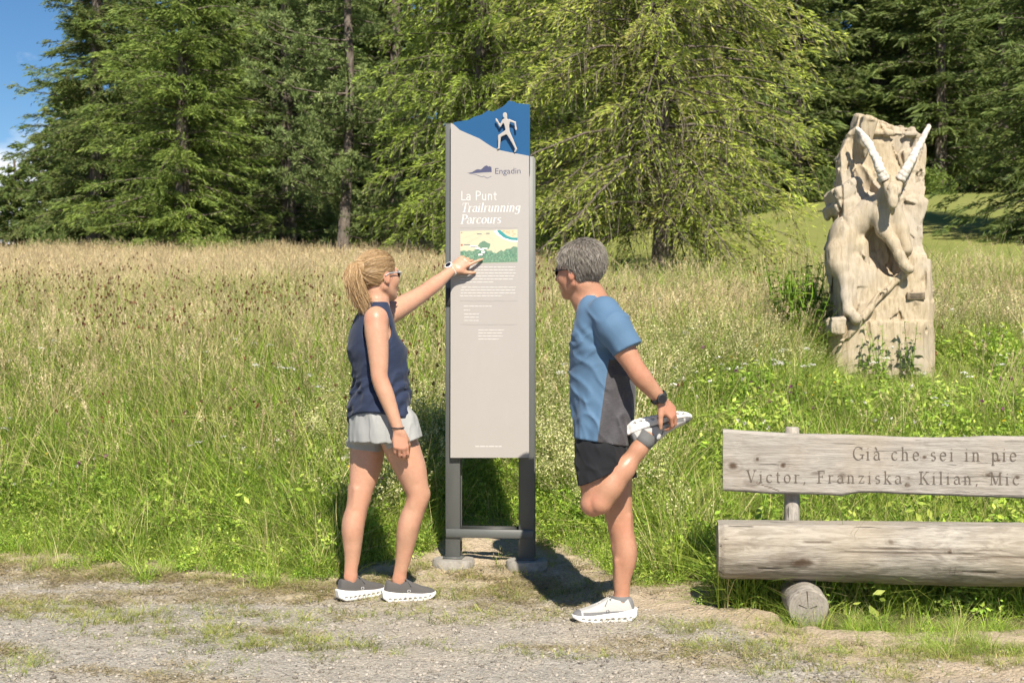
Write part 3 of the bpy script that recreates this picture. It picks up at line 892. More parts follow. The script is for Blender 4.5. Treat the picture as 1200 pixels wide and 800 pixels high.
def conifer(seed, H, Rm, kind='spruce', z_low=.25, spacing=.34, per=7, twigs=26, cards=6, leaf=(.15, .035), cols=None, r0=None, taper=.9, dens_top=1.0, droop=.35, dead=0):
    r = np.random.default_rng(seed)
    gt = Geo(); pts = trunk_geo(gt, r, H, r0 or H * .016)
    # branches
    zs = np.arange(z_low, H - .25, spacing)
    zb = np.repeat(zs, per) + r.normal(0, spacing * .4, len(zs) * per)
    zb = np.clip(zb, z_low * .8, H - .15); n = len(zb); f = zb / H
    prof = (1 - f) ** taper * (1 - .35 * np.exp(-f * 14))
    L = Rm * prof * r.uniform(.55, 1.12, n) + .18
    az = r.uniform(0, 2 * PI, n)
    # gaps and long limbs make the outline uneven
    L *= .72 + .5 * noise(np.column_stack([np.cos(az) * 1.6, np.sin(az) * 1.6, zb * .8]), seed)
    e1 = r.normal(.10, .12, n) + .45 * f; dr = droop * r.uniform(.6, 1.5, n) * (1 - .5 * f); up = .22 * r.random(n) if kind == 'spruce' else .05 * r.random(n)
    curl = r.normal(0, .25, n)
    def pos(u, idx):
        a = az[idx] + curl[idx] * u; rr = L[idx] * u
        c0 = along(pts, zb[idx])
        return np.stack([c0[..., 0] + rr * np.cos(a), c0[..., 1] + rr * np.sin(a), zb[idx] + L[idx] * (e1[idx] * u - dr[idx] * u ** 2 + up[idx] * u ** 4)], -1)
    # limbs: thin three-sided tubes
    S = 5; u = np.linspace(0, .95, S)
    ctr = pos(np.broadcast_to(u[None], (n, S)), np.arange(n)[:, None].repeat(S, 1))
    rad = (.010 + .0085 * L)[:, None] * (1 - .85 * u)[None]
    a3 = np.arange(3) * 2.094
    tx = np.column_stack([-np.sin(az), np.cos(az), np.zeros(n)])[:, None, None]; tz = np.array([0, 0, 1.0])[None, None, None]
    V = ctr[:, :, None] + rad[:, :, None, None] * (np.cos(a3)[None, None, :, None] * tx + np.sin(a3)[None, None, :, None] * tz)
    b = (np.arange(n) * S * 3)[:, None, None] + (np.arange(S - 1) * 3)[None, :, None]; j = np.arange(3)[None, None]; j2 = (j + 1) % 3
    gt.add(V.reshape(-1, 3), np.stack([b + j, b + j2, b + 3 + j2, b + 3 + j], -1).reshape(-1, 4))
    for k in range(dead):
        z = r.uniform(.6, H * .6); a = r.uniform(0, 6.28); l = r.uniform(.5, 1.3); c0 = along(pts, np.array([z]))[0]
        q = np.linspace(0, 1, 5)
        tube(gt, np.column_stack([c0[0] + np.cos(a + q * .5) * l * q, c0[1] + np.sin(a + q * .5) * l * q, z + l * (-.1 * q - .35 * q ** 2) + r.normal(0, .02, 5)]), [.018, .014, .01, .007, .004], 4)
    # twigs on the limbs
    m = np.maximum((twigs * (L / Rm) ** .8).astype(int), 4); m = np.where(f > dens_top, (m * .22).astype(int) + 2, m)
    idx = np.repeat(np.arange(n), m); N = len(idx)
    uu = np.where(r.random(N) < .25, r.random(N) * .4, r.random(N) ** .75 * .95) + .04
    B0 = pos(uu, idx); a = az[idx] + curl[idx] * uu
    side = r.choice([-1, 1], N); ang = a + side * r.uniform(.35, 1.25, N) * (1 - .6 * uu ** 3)
    tl = (L[idx] * .30 * (1.05 - .75 * uu) + .10) * r.uniform(.6, 1.25, N)
    if kind == 'larch': tl = tl * .6 + r.uniform(.15, .5, N) * .85
    clump = noise(B0 * 1.5, seed + 3)
    nc = cards; s = (np.arange(nc) + .5) / nc
    s = np.clip(s[None] + r.normal(0, .5 / nc, (N, nc)), 0, 1)
    hang = (.20 + .45 * r.random(N)) if kind == 'spruce' else (.2 + .9 * r.random(N))
    out = tl[:, None] * s; 
    hx = out if kind == 'spruce' else tl[:, None] * (1 - np.exp(-1.6 * s)) * .76
    C = np.stack([B0[:, 0, None] + np.cos(ang)[:, None] * hx, B0[:, 1, None] + np.sin(ang)[:, None] * hx,
                  B0[:, 2, None] + out * .08 - (hang * tl)[:, None] * s ** (1.7 if kind == 'spruce' else 1.4)], -1)
    D = np.stack([np.cos(ang)[:, None] * np.ones_like(s), np.sin(ang)[:, None] * np.ones_like(s), .08 - hang[:, None] * 1.5 * s], -1)
    C = C.reshape(-1, 3); D = unit(D.reshape(-1, 3)); M = len(C)
    C += r.normal(0, .022, (M, 3))
    D = unit(D + r.normal(0, .24, (M, 3)))
    nr = unit(np.cross(D, r.normal(size=(M, 3)) * [1, 1, .6])); 
    l = leaf[0] * r.uniform(.6, 1.3, M)[:, None] / 2; w = leaf[1] * r.uniform(.6, 1.4, M)[:, None] / 2
    V = np.stack([C - D * l, C + nr * w - D * l * .1, C + D * l, C - nr * w + D * l * .1], 1).reshape(-1, 3)
    cols = np.array(cols)
    base = cols[r.integers(0, len(cols), N)] * (.62 + .76 * clump)[:, None] * r.uniform(.8, 1.2, (N, 1))
    cc = np.repeat(base, nc, 0) * r.uniform(.85, 1.15, (M, 1))
    gc = Geo(); gc.add(V, np.arange(M * 4).reshape(M, 4), np.repeat(cc, 4, 0))
    if kind == 'larch':       # bare hanging twigs show between the needles
        k = r.random(N) < .55; K = k.sum()
        q = np.linspace(0, 1, 4); Bk, ak, tk, hk = B0[k], ang[k], tl[k], hang[k]
        X = Bk[:, 0, None] + np.cos(ak)[:, None] * tk[:, None] * (1 - np.exp(-1.6 * q)) * .76
        Y = Bk[:, 1, None] + np.sin(ak)[:, None] * tk[:, None] * (1 - np.exp(-1.6 * q)) * .76
        Z = Bk[:, 2, None] + tk[:, None] * q * .08 - (hk * tk)[:, None] * q ** 1.4
        wd = .0055 * (1 - .6 * q)
        A = np.stack([X - wd, Y, Z], -1); Bq = np.stack([X + wd, Y + wd, Z], -1)
        V = np.stack([A, Bq], 2).reshape(-1, 3); b = (np.arange(K) * 8)[:, None] + (np.arange(3) * 2)[None]
        gt.add(V, np.stack([b, b + 1, b + 3, b + 2], -1).reshape(-1, 4))
    return gt.mesh('trunk', True), gc.mesh('crown')

def stone_pine(seed, H, Rm, cols):
    r = np.random.default_rng(seed); gt = Geo(); pts = trunk_geo(gt, r, H, .12, .05)
    n = 135; zb = r.uniform(.7, H - .2, n); f = zb / H; az = r.uniform(0, 6.28, n)
    L = Rm * (np.sin(PI * np.clip(f * .72 + .24, 0, 1)) ** .7) * r.uniform(.5, 1.1, n)
    gc = Geo(); Cs = []
    for i in range(n):
        q = np.linspace(0, 1, 6); c0 = along(pts, np.array([zb[i]]))[0]; a = az[i] + r.normal(0, .3) * q
        p = np.column_stack([c0[0] + np.cos(a) * L[i] * q, c0[1] + np.sin(a) * L[i] * q, zb[i] + L[i] * (-.12 * q + .32 * q ** 3)])
        tube(gt, p, .006 + .009 * L[i] * (1 - q), 4)
        m = int(9 + 8 * L[i])
        for s in r.random(m) * .85 + .15:
            c = np.array([np.interp(s, q, p[:, k]) for k in range(3)]) + r.normal(0, .14, 3) * L[i] * np.array([1, 1, .5]); Cs.append(c)
        Cs.append(p[-1])
    Cs = np.array(Cs); K = len(Cs); per = 36
    D = unit(r.normal(size=(K, per, 3)) + [0, 0, .75]); l = r.uniform(.07, .14, (K, per, 1))
    w = unit(np.cross(D, r.normal(size=(K, per, 3)))) * .0105
    C = Cs[:, None]
    V = np.stack([C + D * .02, C + D * l * .6 + w, C + D * l, C + D * l * .6 - w], 2).reshape(-1, 3)
    cc = np.array(cols)[r.integers(0, len(cols), K)] * (.7 + .6 * noise(Cs * 1.6, seed))[:, None]
    gc.add(V, np.arange(K * per * 4).reshape(-1, 4), np.repeat(cc, per * 4, 0))
    return gt.mesh('trunk', True), gc.mesh('crown')

def bush_mesh(seed, rx, rz, cols, n=2600, leaf=(.10, .035)):
    r = np.random.default_rng(seed); gt = Geo()
    D = unit(r.normal(size=(n, 3))); D[:, 2] = np.abs(D[:, 2]); rr = r.random(n) ** .4
    lump = .65 + .6 * noise(D * 2.2, seed)
    C = D * (rr * lump)[:, None] * [rx, rx * .8, rz]
    for k in range(9):
        i = r.integers(n); tube(gt, [[0, 0, -.1], C[i] * .5 + [0, 0, .08], C[i] * .95], [.02, .014, .005], 4)
    a = unit(D + r.normal(0, .6, (n, 3))); w = unit(np.cross(a, r.normal(size=(n, 3))))
    l = leaf[0] * r.uniform(.5, 1.3, (n, 1)) / 2; ww = leaf[1] * r.uniform(.6, 1.4, (n, 1)) / 2
    V = np.stack([C - a * l, C + w * ww, C + a * l, C - w * ww], 1).reshape(-1, 3)
    cc = np.array(cols)[r.integers(0, len(cols), n)] * (.65 + .7 * noise(C * 4, seed))[:, None]
    g = Geo(); g.add(V, np.arange(n * 4).reshape(n, 4), np.repeat(cc, 4, 0))
    return gt.mesh('stem', True), g.mesh('foliage')

DARK = [(.135, .18, .046), (.165, .205, .055), (.11, .155, .042)]
MID = [(.14, .20, .052), (.175, .23, .058), (.105, .16, .045), (.18, .205, .07)]
BRIGHT = [(.19, .26, .053), (.225, .295, .062), (.15, .22, .048)]
LARCH = [(.34, .41, .064), (.40, .465, .078), (.265, .335, .056), (.38, .38, .10)]
LARCH2 = [(.255, .345, .054), (.305, .395, .062), (.20, .285, .048)]
BLUE = [(.20, .265, .09), (.24, .30, .105), (.165, .22, .075)]

def plant_tree(name, px, Y, meshes, label, cat='tree', group=None, rz=0.0, parts=('trunk', 'crown'), sink=0.05, sc=1.0):
    x = (px - 600) / FPX * Y
    e = empty(name, (x, Y, z1(x, Y) - sink), label, cat, group, rz)
    e.scale = (sc, sc, sc)
    a = link(parts[0], meshes[0], None, e, False); b = link(parts[1], meshes[1], None, e, False)
    return e
def made(tr, mats=None):
    tr[0].materials.append(BARK); tr[1].materials.append(NEEDLE); return tr

SPK = dict(spacing=.28, per=10, twigs=43, cards=9, leaf=(.14, .021), z_low=.10)
sp_a = made(conifer(1, 15, 2.2, cols=MID, taper=1.12, dens_top=.58, dead=4, r0=.19, **SPK))
sp_b = made(conifer(2, 13.5, 2.35, cols=BRIGHT, taper=1.0, dens_top=.7, r0=.17, **SPK))
sp_c = made(conifer(3, 16, 2.7, cols=MID, twigs=38, per=10, cards=9, spacing=.33, leaf=(.13, .019), dens_top=.6, dead=34, r0=.17))
la_a = made(conifer(4, 12, 3.1, 'larch', z_low=.85, spacing=.22, per=9, twigs=50, cards=9, leaf=(.10, .017), cols=LARCH, r0=.155, taper=.55, droop=.5, dens_top=.53, dead=12))
la_b = made(conifer(5, 12, 2.15, 'larch', z_low=.35, spacing=.22, per=9, twigs=48, cards=9, leaf=(.11, .018), cols=LARCH2, r0=.15, taper=.6, droop=.4, dens_top=.58))
pine = made(stone_pine(6, 11.5, 2.0, BLUE))
DKK = dict(spacing=.42, per=8, twigs=34, cards=5, leaf=(.30, .055), dens_top=.66)
dk_a = made(conifer(7, 17, 3.3, cols=DARK, dead=12, r0=.19, z_low=.5, **DKK))
dk_b = made(conifer(8, 18, 3.1, cols=DARK + MID[:1], dead=6, r0=.2, z_low=.3, **DKK))
sp_d = made(conifer(9, 12, 2.7, cols=[(.105, .15, .042), (.135, .175, .048)], twigs=52, per=9, cards=8, spacing=.26, droop=.55, leaf=(.16, .024), dens_top=.65, r0=.16))

plant_tree('spruce_tree', 112, 34, sp_a, 'tall dark green spruce at the far left, its ragged edge against the blue sky')
plant_tree('spruce_tree', 212, 29.5, sp_b, 'brighter green full spruce rising behind the left meadow, second tall tree from the left')
plant_tree('spruce_tree', 338, 31.5, sp_c, 'thin spruce with bare pale trunk and dead twigs, left of the clumpy pine')
plant_tree('stone_pine', 402, 27.0, pine, 'blue-green stone pine with round needle clumps, left of the light green larch')
plant_tree('larch_tree', 562, 24.5, la_b, 'light green larch with drooping sprays right behind the tall sign')
plant_tree('larch_tree', 778, 21.0, la_a, 'big yellow-green larch with hanging twigs and thick trunk behind the man')
plant_tree('spruce_tree', 1262, 25.0, sp_d, 'drooping spruce at the right edge, nearest of the trees right of the carving')
plant_tree('spruce_tree', 935, 44, dk_a, 'dark spruce at the back of the lawn just right of the big larch')
plant_tree('spruce_tree', 1030, 46, dk_b, 'dark spruce standing straight behind the wooden ibex carving')
plant_tree('spruce_tree', 1102, 43, dk_a, 'dark spruce with visible trunk behind the lawn, right of the ibex horns', rz=2.2)
plant_tree('spruce_tree', 1175, 45, dk_b, 'dark spruce at the back of the lawn near the right edge', rz=1.3)
plant_tree('spruce_tree', 18, 37, made(conifer(12, 2.5, 1.3, cols=MID, twigs=34, spacing=.20, per=9)), 'small young spruce at the left edge below the white cloud')
plant_tree('spruce_tree', 84, 39, made(conifer(21, 5.0, 1.9, cols=MID, twigs=40, spacing=.24, per=10, leaf=(.20, .05))), 'young spruce in front of the sky, between the smallest spruce and the tall dark one')
plant_tree('spruce_tree', 160, 40, dk_b, 'dark spruce in the gap between the two tall spruces at the left', rz=3.7)
plant_tree('spruce_tree', 318, 41, dk_b, 'dark spruce filling the gap behind the bare-trunked spruce', rz=2.0)
plant_tree('spruce_tree', 392, 39, dk_a, 'dark spruce right behind the stone pine', rz=1.1)
plant_tree('spruce_tree', 268, 37, dk_a, 'dark spruce in the gap between the bright spruce and the bare-trunked one', rz=4.0)
plant_tree('spruce_tree', 462, 36, dk_b, 'dark spruce seen between the stone pine and the larch behind the sign', rz=2.9)
plant_tree('spruce_tree', 655, 38, dk_a, 'dark spruce in the shade between the two larches', rz=5.2)
plant_tree('spruce_tree', 850, 40, dk_b, 'dark spruce behind the right half of the big larch', rz=.6)
# far-off wood closing the view
fw = []
for k in range(60):
    Y = rng.uniform(48, 66); px = rng.uniform(265, 1330); x = (px - 600) / FPX * Y
    fw.append((x, Y, z1(x, Y) - .1))
for k in range(26):       # lower young growth towards the open left side
    Y = rng.uniform(44, 56); px = rng.uniform(20, 270); x = (px - 600) / FPX * Y
    fw.append((x, Y, z1(x, Y) - .1))
for k in range(34):       # and on past the right edge of the view
    Y = rng.uniform(46, 62); px = rng.uniform(1330, 2100); x = (px - 600) / FPX * Y
    fw.append((x, Y, z1(x, Y) - .1))
fw = np.array(fw); nf = len(fw)
def both(tr, name):       # one mesh of trunk and crown for the far wood
    V = []; F = []; n = 0; mi = []
    me = bpy.data.meshes.new(name)
    import bmesh
    bm = bmesh.new(); bm.from_mesh(tr[0]); k = len(bm.faces); bm.from_mesh(tr[1]); bm.faces.ensure_lookup_table()
    for i, fc in enumerate(bm.faces): fc.material_index = 0 if i < k else 1
    bm.to_mesh(me); bm.free(); me.materials.append(BARK); me.materials.append(NEEDLE); return me
fa = conifer(14, 17, 3.4, cols=DARK, twigs=22, spacing=.45, per=8, leaf=(.36, .11), cards=4, dead=4, r0=.2)
o = scatter('far_forest', [both(fa, 'far_spruce')], fw, np.column_stack([np.zeros((nf, 2)), rng.uniform(0, 6.28, nf)]), np.r_[rng.uniform(.75, 1.15, 60), np.interp(fw[60:86, 0] / fw[60:86, 1] * FPX + 600, [20, 95, 150, 270], [.14, .20, .42, .6]), rng.uniform(.75, 1.15, nf - 86)], np.zeros(nf), None)
setp(o, kind='stuff')

# bushes at the trees' feet
bu = [bush_mesh(i, .95, .8, MID if i else BRIGHT, 3200) for i in range(3)]
for tr in bu: tr[0].materials.append(BARK); tr[1].materials.append(NEEDLE)
for (px, Y, k, s, lab) in ((238, 27.6, 0, .95, 'bright green bush at the foot of the second tall spruce'), (172, 28.5, 1, .8, 'low green bush at the meadow edge left of the brightest bush'),
                           (60, 31, 2, 1.0, 'green bush under the dark spruce at the far left'), (300, 29, 1, .85, 'small bush right of the brightest bush, by the bare-trunked spruce'),
                           (870, 39, 2, 1.1, 'dark bush at the forest edge behind the big larch'), (960, 41, 1, 1.3, 'dark bush at the top of the lawn left of the carving'),
                           (1085, 41, 0, 1.0, 'bush at the top of the lawn right of the carving')):
    plant_tree('bush', px, Y, bu[k], lab, 'bush', 'bushes at the forest edge', rng.uniform(0, 6.28), ('stem', 'foliage'), .08, s)
# pale boulder in the grass
x, Y = (378 - 600) / FPX * 29.0, 29.0
me = stone_mesh('boulder', 31, 2)
me.transform(Matrix.Translation((x, Y, z1(x, Y) + .14)) @ Matrix.Diagonal((.24, .2, .27, 1)))
setp(link('boulder', me, mat_simple('boulder_stone', (.42, .40, .37), .9, .25, 6, .5)), 'pale grey boulder at the meadow edge, left of the larch behind the sign', 'rock')
# ------------------------------------------------------------------ lettering made of pen strokes
def arc(cx, cy, rx, ry, a0, a1, n=14):
    a = np.radians(np.linspace(a0, a1, n)); return [(cx + rx * math.cos(t), cy + ry * math.sin(t)) for t in a]
XH = .64
def serif(x, y, w=.17): return ('s', [(x - w, y), (x + w, y)])
GLY = {
 'G': (.82, [arc(.44, .5, .40, .5, 48, 330), [(.80, .38), (.80, .08)], ('s', [(.60, .40), (.95, .40)]), ('s', [(.76, .98), (.76, .74)])]),
 'T': (.74, [[(.38, 0), (.38, 1)], ('s', [(.03, .98), (.73, .98)]), ('s', [(.04, .98), (.04, .76)]), ('s', [(.72, .98), (.72, .76)]), serif(.38, 0)]),
 'V': (.80, [[(.10, 1), (.42, 0)], ('s', [(.42, 0), (.72, 1)]), serif(.10, .985, .14), serif(.73, .985, .12)]),
 'F': (.64, [[(.16, 0), (.16, 1)], ('s', [(.03, .98), (.60, .98)]), ('s', [(.16, .52), (.46, .52)]), ('s', [(.60, .98), (.60, .76)]), ('s', [(.46, .62), (.46, .42)]), serif(.16, 0)]),
 'K': (.80, [[(.16, 0), (.16, 1)], ('s', [(.18, .42), (.66, .98)]), [(.32, .58), (.72, 0)], serif(.16, 0), serif(.16, .985), serif(.68, .985, .12), serif(.74, 0, .13)]),
 'M': (1.02, [('s', [(.14, 0), (.16, 1)]), [(.16, 1), (.51, .03)], ('s', [(.51, .03), (.86, 1)]), [(.87, 1), (.88, 0)], serif(.14, 0, .12), serif(.88, 0), serif(.10, .985, .1), serif(.91, .985, .1)]),
 'P': (.66, [[(.16, 0), (.16, 1)], [(.16, .98), (.34, .98)] + arc(.34, .73, .28, .25, 90, -90) + [(.16, .48)], serif(.16, 0), serif(.10, .985, .09)]),
 'a': (.56, [arc(.27, .46, .19, .18, 165, 0) + [(.46, .10), (.56, .02)], arc(.27, .19, .20, .19, 80, 330)]),
 'c': (.54, [arc(.30, .32, .24, .32, 45, 320)]),
 'e': (.56, [[(.08, .36), (.50, .36)] + arc(.29, .32, .23, .32, 8, 320)]),
 'h': (.66, [[(.13, 0), (.13, 1)], [(.13, .46)] + arc(.32, .42, .18, .22, 150, 0) + [(.50, 0)], serif(.13, 0, .12), serif(.50, 0, .12), ('s', [(.02, .97), (.13, 1)])]),
 'i': (.30, [[(.14, 0), (.14, XH)], [(.13, .86), (.16, .90)], serif(.14, 0, .12), ('s', [(.02, .61), (.14, XH)])]),
 'k': (.62, [[(.13, 0), (.13, 1)], ('s', [(.14, .26), (.46, XH)]), [(.25, .36), (.54, 0)], serif(.13, 0, .12), serif(.47, XH, .1), serif(.55, 0, .1), ('s', [(.02, .97), (.13, 1)])]),
 'l': (.30, [[(.14, 0), (.14, 1)], serif(.14, 0, .12), ('s', [(.02, .97), (.14, 1)])]),
 'n': (.66, [[(.13, 0), (.13, XH)], [(.13, .46)] + arc(.32, .42, .18, .22, 150, 0) + [(.50, 0)], serif(.13, 0, .12), serif(.50, 0, .12), ('s', [(.02, .61), (.13, XH)])]),
 'g': (.58, [arc(.27, .40, .20, .23, 0, 360), [(.47, .40)] + [(.47, .62), (.47, -.1)] + arc(.26, -.1, .21, .18, 0, -150)]),
 'o': (.60, [arc(.30, .32, .24, .32, 0, 360, 20)]),
 'p': (.62, [[(.13, -.32), (.13, XH)], arc(.32, .32, .21, .31, 160, -160), serif(.13, -.31, .12), ('s', [(.02, .61), (.13, XH)])]),
 'r': (.46, [[(.13, 0), (.13, XH)], [(.13, .44)] + arc(.32, .46, .18, .16, 160, 55), serif(.13, 0, .12), ('s', [(.02, .61), (.13, XH)])]),
 's': (.46, [arc(.23, .475, .155, .155, 40, 230) + arc(.23, .165, .165, .165, 60, -140)]),
 't': (.38, [[(.16, .84), (.16, .14)] + arc(.28, .14, .12, .14, 180, 300), ('s', [(.02, .62), (.34, .62)])]),
 'u': (.64, [[(.12, XH), (.12, .20)] + arc(.29, .20, .17, .20, 180, 350), [(.48, XH), (.48, 0)], ('s', [(.0, .62), (.12, XH)]), ('s', [(.48, .02), (.60, .04)])]),
 'z': (.52, [('s', [(.05, .61), (.46, .61)]), [(.44, .60), (.07, .03)], ('s', [(.05, .03), (.48, .03)]), ('s', [(.48, .03), (.48, .18)]), ('s', [(.06, .61), (.06, .48)])]),
 ',': (.26, [[(.13, .04), (.14, .0), (.08, -.16)]]),
 'à': (.56, [arc(.27, .46, .19, .18, 165, 0) + [(.46, .10), (.56, .02)], arc(.27, .19, .20, .19, 80, 330), [(.16, .98), (.30, .78)]]),
 ' ': (.36, []),
}
def letters(g, text, org, ux, uz, h, nib=.11, thin=.035, space=.10, shear=0.0, nrm=None, squeeze=1.0, col=None, ang=18):
    """flat lettering: strokes of a broad pen laid on a surface; returns the width used"""
    x = 0.0; each = []; nb = np.array([math.cos(R(ang)), math.sin(R(ang))]) * nib / 2
    org, ux, uz, nrm = (np.asarray(q, float) for q in (org, ux, uz, nrm))
    lift = 0
    for ch in text:
        adv, strokes = GLY[ch]; n0 = len(g.V)
        for st in strokes:
            is_s = isinstance(st, tuple) and st[0] == 's'
            p = np.array(st[1] if is_s else st, float)
            for a, b in zip(p[:-1], p[1:]):
                d = (b - a) / max(np.linalg.norm(b - a), 1e-6); pr = np.array([-d[1], d[0]]) * thin / 2
                quads = [[a - pr - d * thin * .4, b - pr + d * thin * .4, b + pr + d * thin * .4, a + pr - d * thin * .4]]
                if not is_s: quads.append([a - nb, b - nb, b + nb, a + nb])
                for qd in quads:
                    qd = np.array(qd); area = np.cross(qd[1] - qd[0], qd[2] - qd[1])
                    if abs(area) < 1e-7: continue
                    if area < 0: qd = qd[::-1]
                    lift = (lift + 1) % 7
                    V = org + h * ((x + qd[:, :1] * squeeze + shear * qd[:, 1:]) * ux + qd[:, 1:] * uz) + nrm * lift * 2.5e-5
                    g.add(V, [[0, 1, 2, 3]], col)
        if len(g.V) > n0: each.append((np.concatenate(g.V[n0:]), ch))
        x += (adv + space) * squeeze
    letters.each = each
    return x * h

def sans(name, text, org, ux, uz, nrm, size, mat, parent, xs=1.0, thin=0.0):
    cu = bpy.data.curves.new(name, 'FONT'); cu.body = text; cu.size = size; cu.resolution_u = 3; cu.offset = thin
    ob = bpy.data.objects.new(name + '_tmp', cu); COL.objects.link(ob)
    me = bpy.data.meshes.new_from_object(ob.evaluated_get(bpy.context.evaluated_depsgraph_get()))
    bpy.data.objects.remove(ob); me.name = name
    M = Matrix(((*(np.asarray(ux) * xs), 0), (*uz, 0), (*nrm, 0), (0, 0, 0, 1))).transposed()
    M.translation = Vector(org); me.transform(M); me.materials.clear()
    return link(name, me, mat, parent)

def poly(g, pts2, org, ux, uz, nrm, off, col=None):
    """flat polygon given in surface coordinates (fan over ear-clipped triangles)"""
    from mathutils.geometry import tessellate_polygon
    tri = tessellate_polygon([[Vector((p[0], p[1], 0)) for p in pts2]])
    V = np.array([np.asarray(org) + p[0] * ux + p[1] * uz + off * nrm for p in pts2])
    F = []
    for a, b, c in tri:
        n = np.cross(V[b] - V[a], V[c] - V[a]); F.append((a, b, c) if n @ nrm > 0 else (a, c, b))
    g.add(V, F, col)
def prism(pts2, org, ux, uz, nrm, o0, o1):
    g = Geo(); poly(g, pts2, org, ux, uz, nrm, o1)
    from mathutils.geometry import tessellate_polygon
    n = len(pts2); A = np.array([np.asarray(org) + p[0] * ux + p[1] * uz for p in pts2])
    poly(g, pts2, org, ux, uz, nrm, o0); g.F3[-1] = g.F3[-1][:, ::-1]
    V = np.concatenate([A + o0 * nrm, A + o1 * nrm]); i = np.arange(n); j = (i + 1) % n
    area = sum(pts2[k][0] * pts2[(k + 1) % n][1] - pts2[(k + 1) % n][0] * pts2[k][1] for k in range(n))
    F = np.stack([i, j, j + n, i + n], -1)
    if area * (np.cross(ux, uz) @ nrm) < 0: F = F[:, ::-1]
    g.add(V, F); return g

# ------------------------------------------------------------------ the trail sign
SY = 7.30; TH = R(7)
S_UX = np.array([math.cos(TH), -math.sin(TH), 0.0]); S_UZ = np.array([0, 0, 1.0]); S_N = np.array([-math.sin(TH), -math.cos(TH), 0.0])
S_O = P(575, 655, SY); S_O[2] = 0
def sx(px, py=400):
    """photograph column -> distance along the sign's face from its middle"""
    # ray through the pixel meets the sign's plane
    d = np.array([(px - 600) / FPX, 1.0, 0]); t_ = (S_O @ S_N) / (d @ S_N); q = d * t_
    return float((q - S_O) @ S_UX), t_
def sp(px, py):
    x, t_ = sx(px); return np.array([x, CAM_H - (py - 400) / FPX * t_])
M_PANEL = mat_simple('sign_panel_paint', (.365, .342, .322), .5, .02, 12)
t = NT('sign_panel_paint_dusty'); v = t.coord(); f = t.noise(v, 3.5, 6, .62); f2 = t.noise(v, 160, 3); f3 = t.noise(t.coord((1, 1, .18)), 14, 4)
c = t.mix(t.rng(f, .40, .72, 0, .5), (.365, .342, .322), (.335, .312, .288)); c = t.mix(t.rng(f2, .60, .78, 0, .30), c, (.27, .245, .215)); c = t.mix(t.rng(f3, .55, .8, 0, .22), c, (.40, .38, .36))
M_PANEL = t.fin(c, t.rng(f, .3, .7, .38, .6), spec=.45)
M_BLUE = mat_simple('sign_blue_paint', (.002, .068, .185), .45, .05, 8)
M_STEEL = mat_simple('grey_steel_paint', (.105, .11, .105), .5, .12, 14, .08)
M_STEELD = mat_simple('dark_slot_paint', (.03, .032, .03), .6, .1, 14)
M_WHITE = mat_simple('white_print', (.80, .78, .75), .6, .02, 20)
M_TITLE = mat_simple('title_white_print', (.70, .68, .66), .6, .02, 20)
M_NAVY = mat_simple('navy_print', (.055, .06, .12), .6, .05, 20)
M_LINE = mat_simple('grey_print', (.30, .28, .26), .6, .05, 20)
t = NT('concrete'); v = t.coord(); f = t.noise(v, 30, 6, .65); f2 = t.noise(v, 5, 3)
c = t.ramp(f, [(.3, (.21, .19, .165)), (.5, (.31, .29, .26)), (.7, (.38, .36, .325))]); c = t.mix(t.rng(f2, .4, .7, 0, .5), c, (.33, .29, .235)); t.bump(f, .5, .006)
M_CONC = t.fin(c, .95, spec=.15)

sign = empty('trail_sign', (S_O[0], S_O[1], z1(S_O[0], S_O[1])), 'tall beige trail sign with blue runner crest standing between the two people', 'sign', rz=-TH)
zb = sp(575, 655)[1] + .012
def fr(a, o, z): return S_O + a * S_UX + o * S_N + z * S_UZ        # sign frame -> world
MS = np.stack([S_UX, S_N, S_UZ], 1)
xl0, xl1 = sx(523)[0], sx(540)[0]; xr0, xr1 = sx(608.5)[0], sx(626.5)[0]
zl_top, zr_top = sp(527, 146)[1], sp(625, 184)[1]
for x0, x1, ztop in ((xl0, xl1, zl_top), (xr0, xr1, zr_top)):
    # hollow section with a recessed slot in its outer side
    g = Geo(); zc, hz = (zb + ztop) / 2, (ztop - zb) / 2; w = (x1 - x0) / 2; cx = (x0 + x1) / 2
    boxg(g, fr(cx, -.042, zc), (w, .006, hz), MS); boxg(g, fr(cx, .022, zc), (w, .006, hz), MS)
    boxg(g, fr(cx, -.010, zc), (w - .006, .026, hz - .001), MS)
    o = link('post', g.mesh('post'), M_STEEL, sign); bevel(o, .0015, 1)
    bp = Geo(); boxg(bp, fr(cx, -.01, zb - .004), (w + .012, .05, .004), MS)
    link('base_plate', bp.mesh('base_plate'), M_STEEL, o)
g = Geo(); zc = (sp(575, 619)[1] + sp(575, 629)[1]) / 2
boxg(g, fr((xl0 + xr1) / 2, .034, zc), ((xr1 - xl0) / 2 - .004, .0055, .022), MS)
bevel(link('crossbar', g.mesh('crossbar'), M_STEEL, sign), .002, 1)
g = Geo(); boxg(g, fr((xl1 + xr0) / 2, -.025, zc + .012), ((xr0 - xl1) / 2 - .001, .010, .02), MS)
link('rear_bar', g.mesh('rear_bar'), M_STEELD, sign)
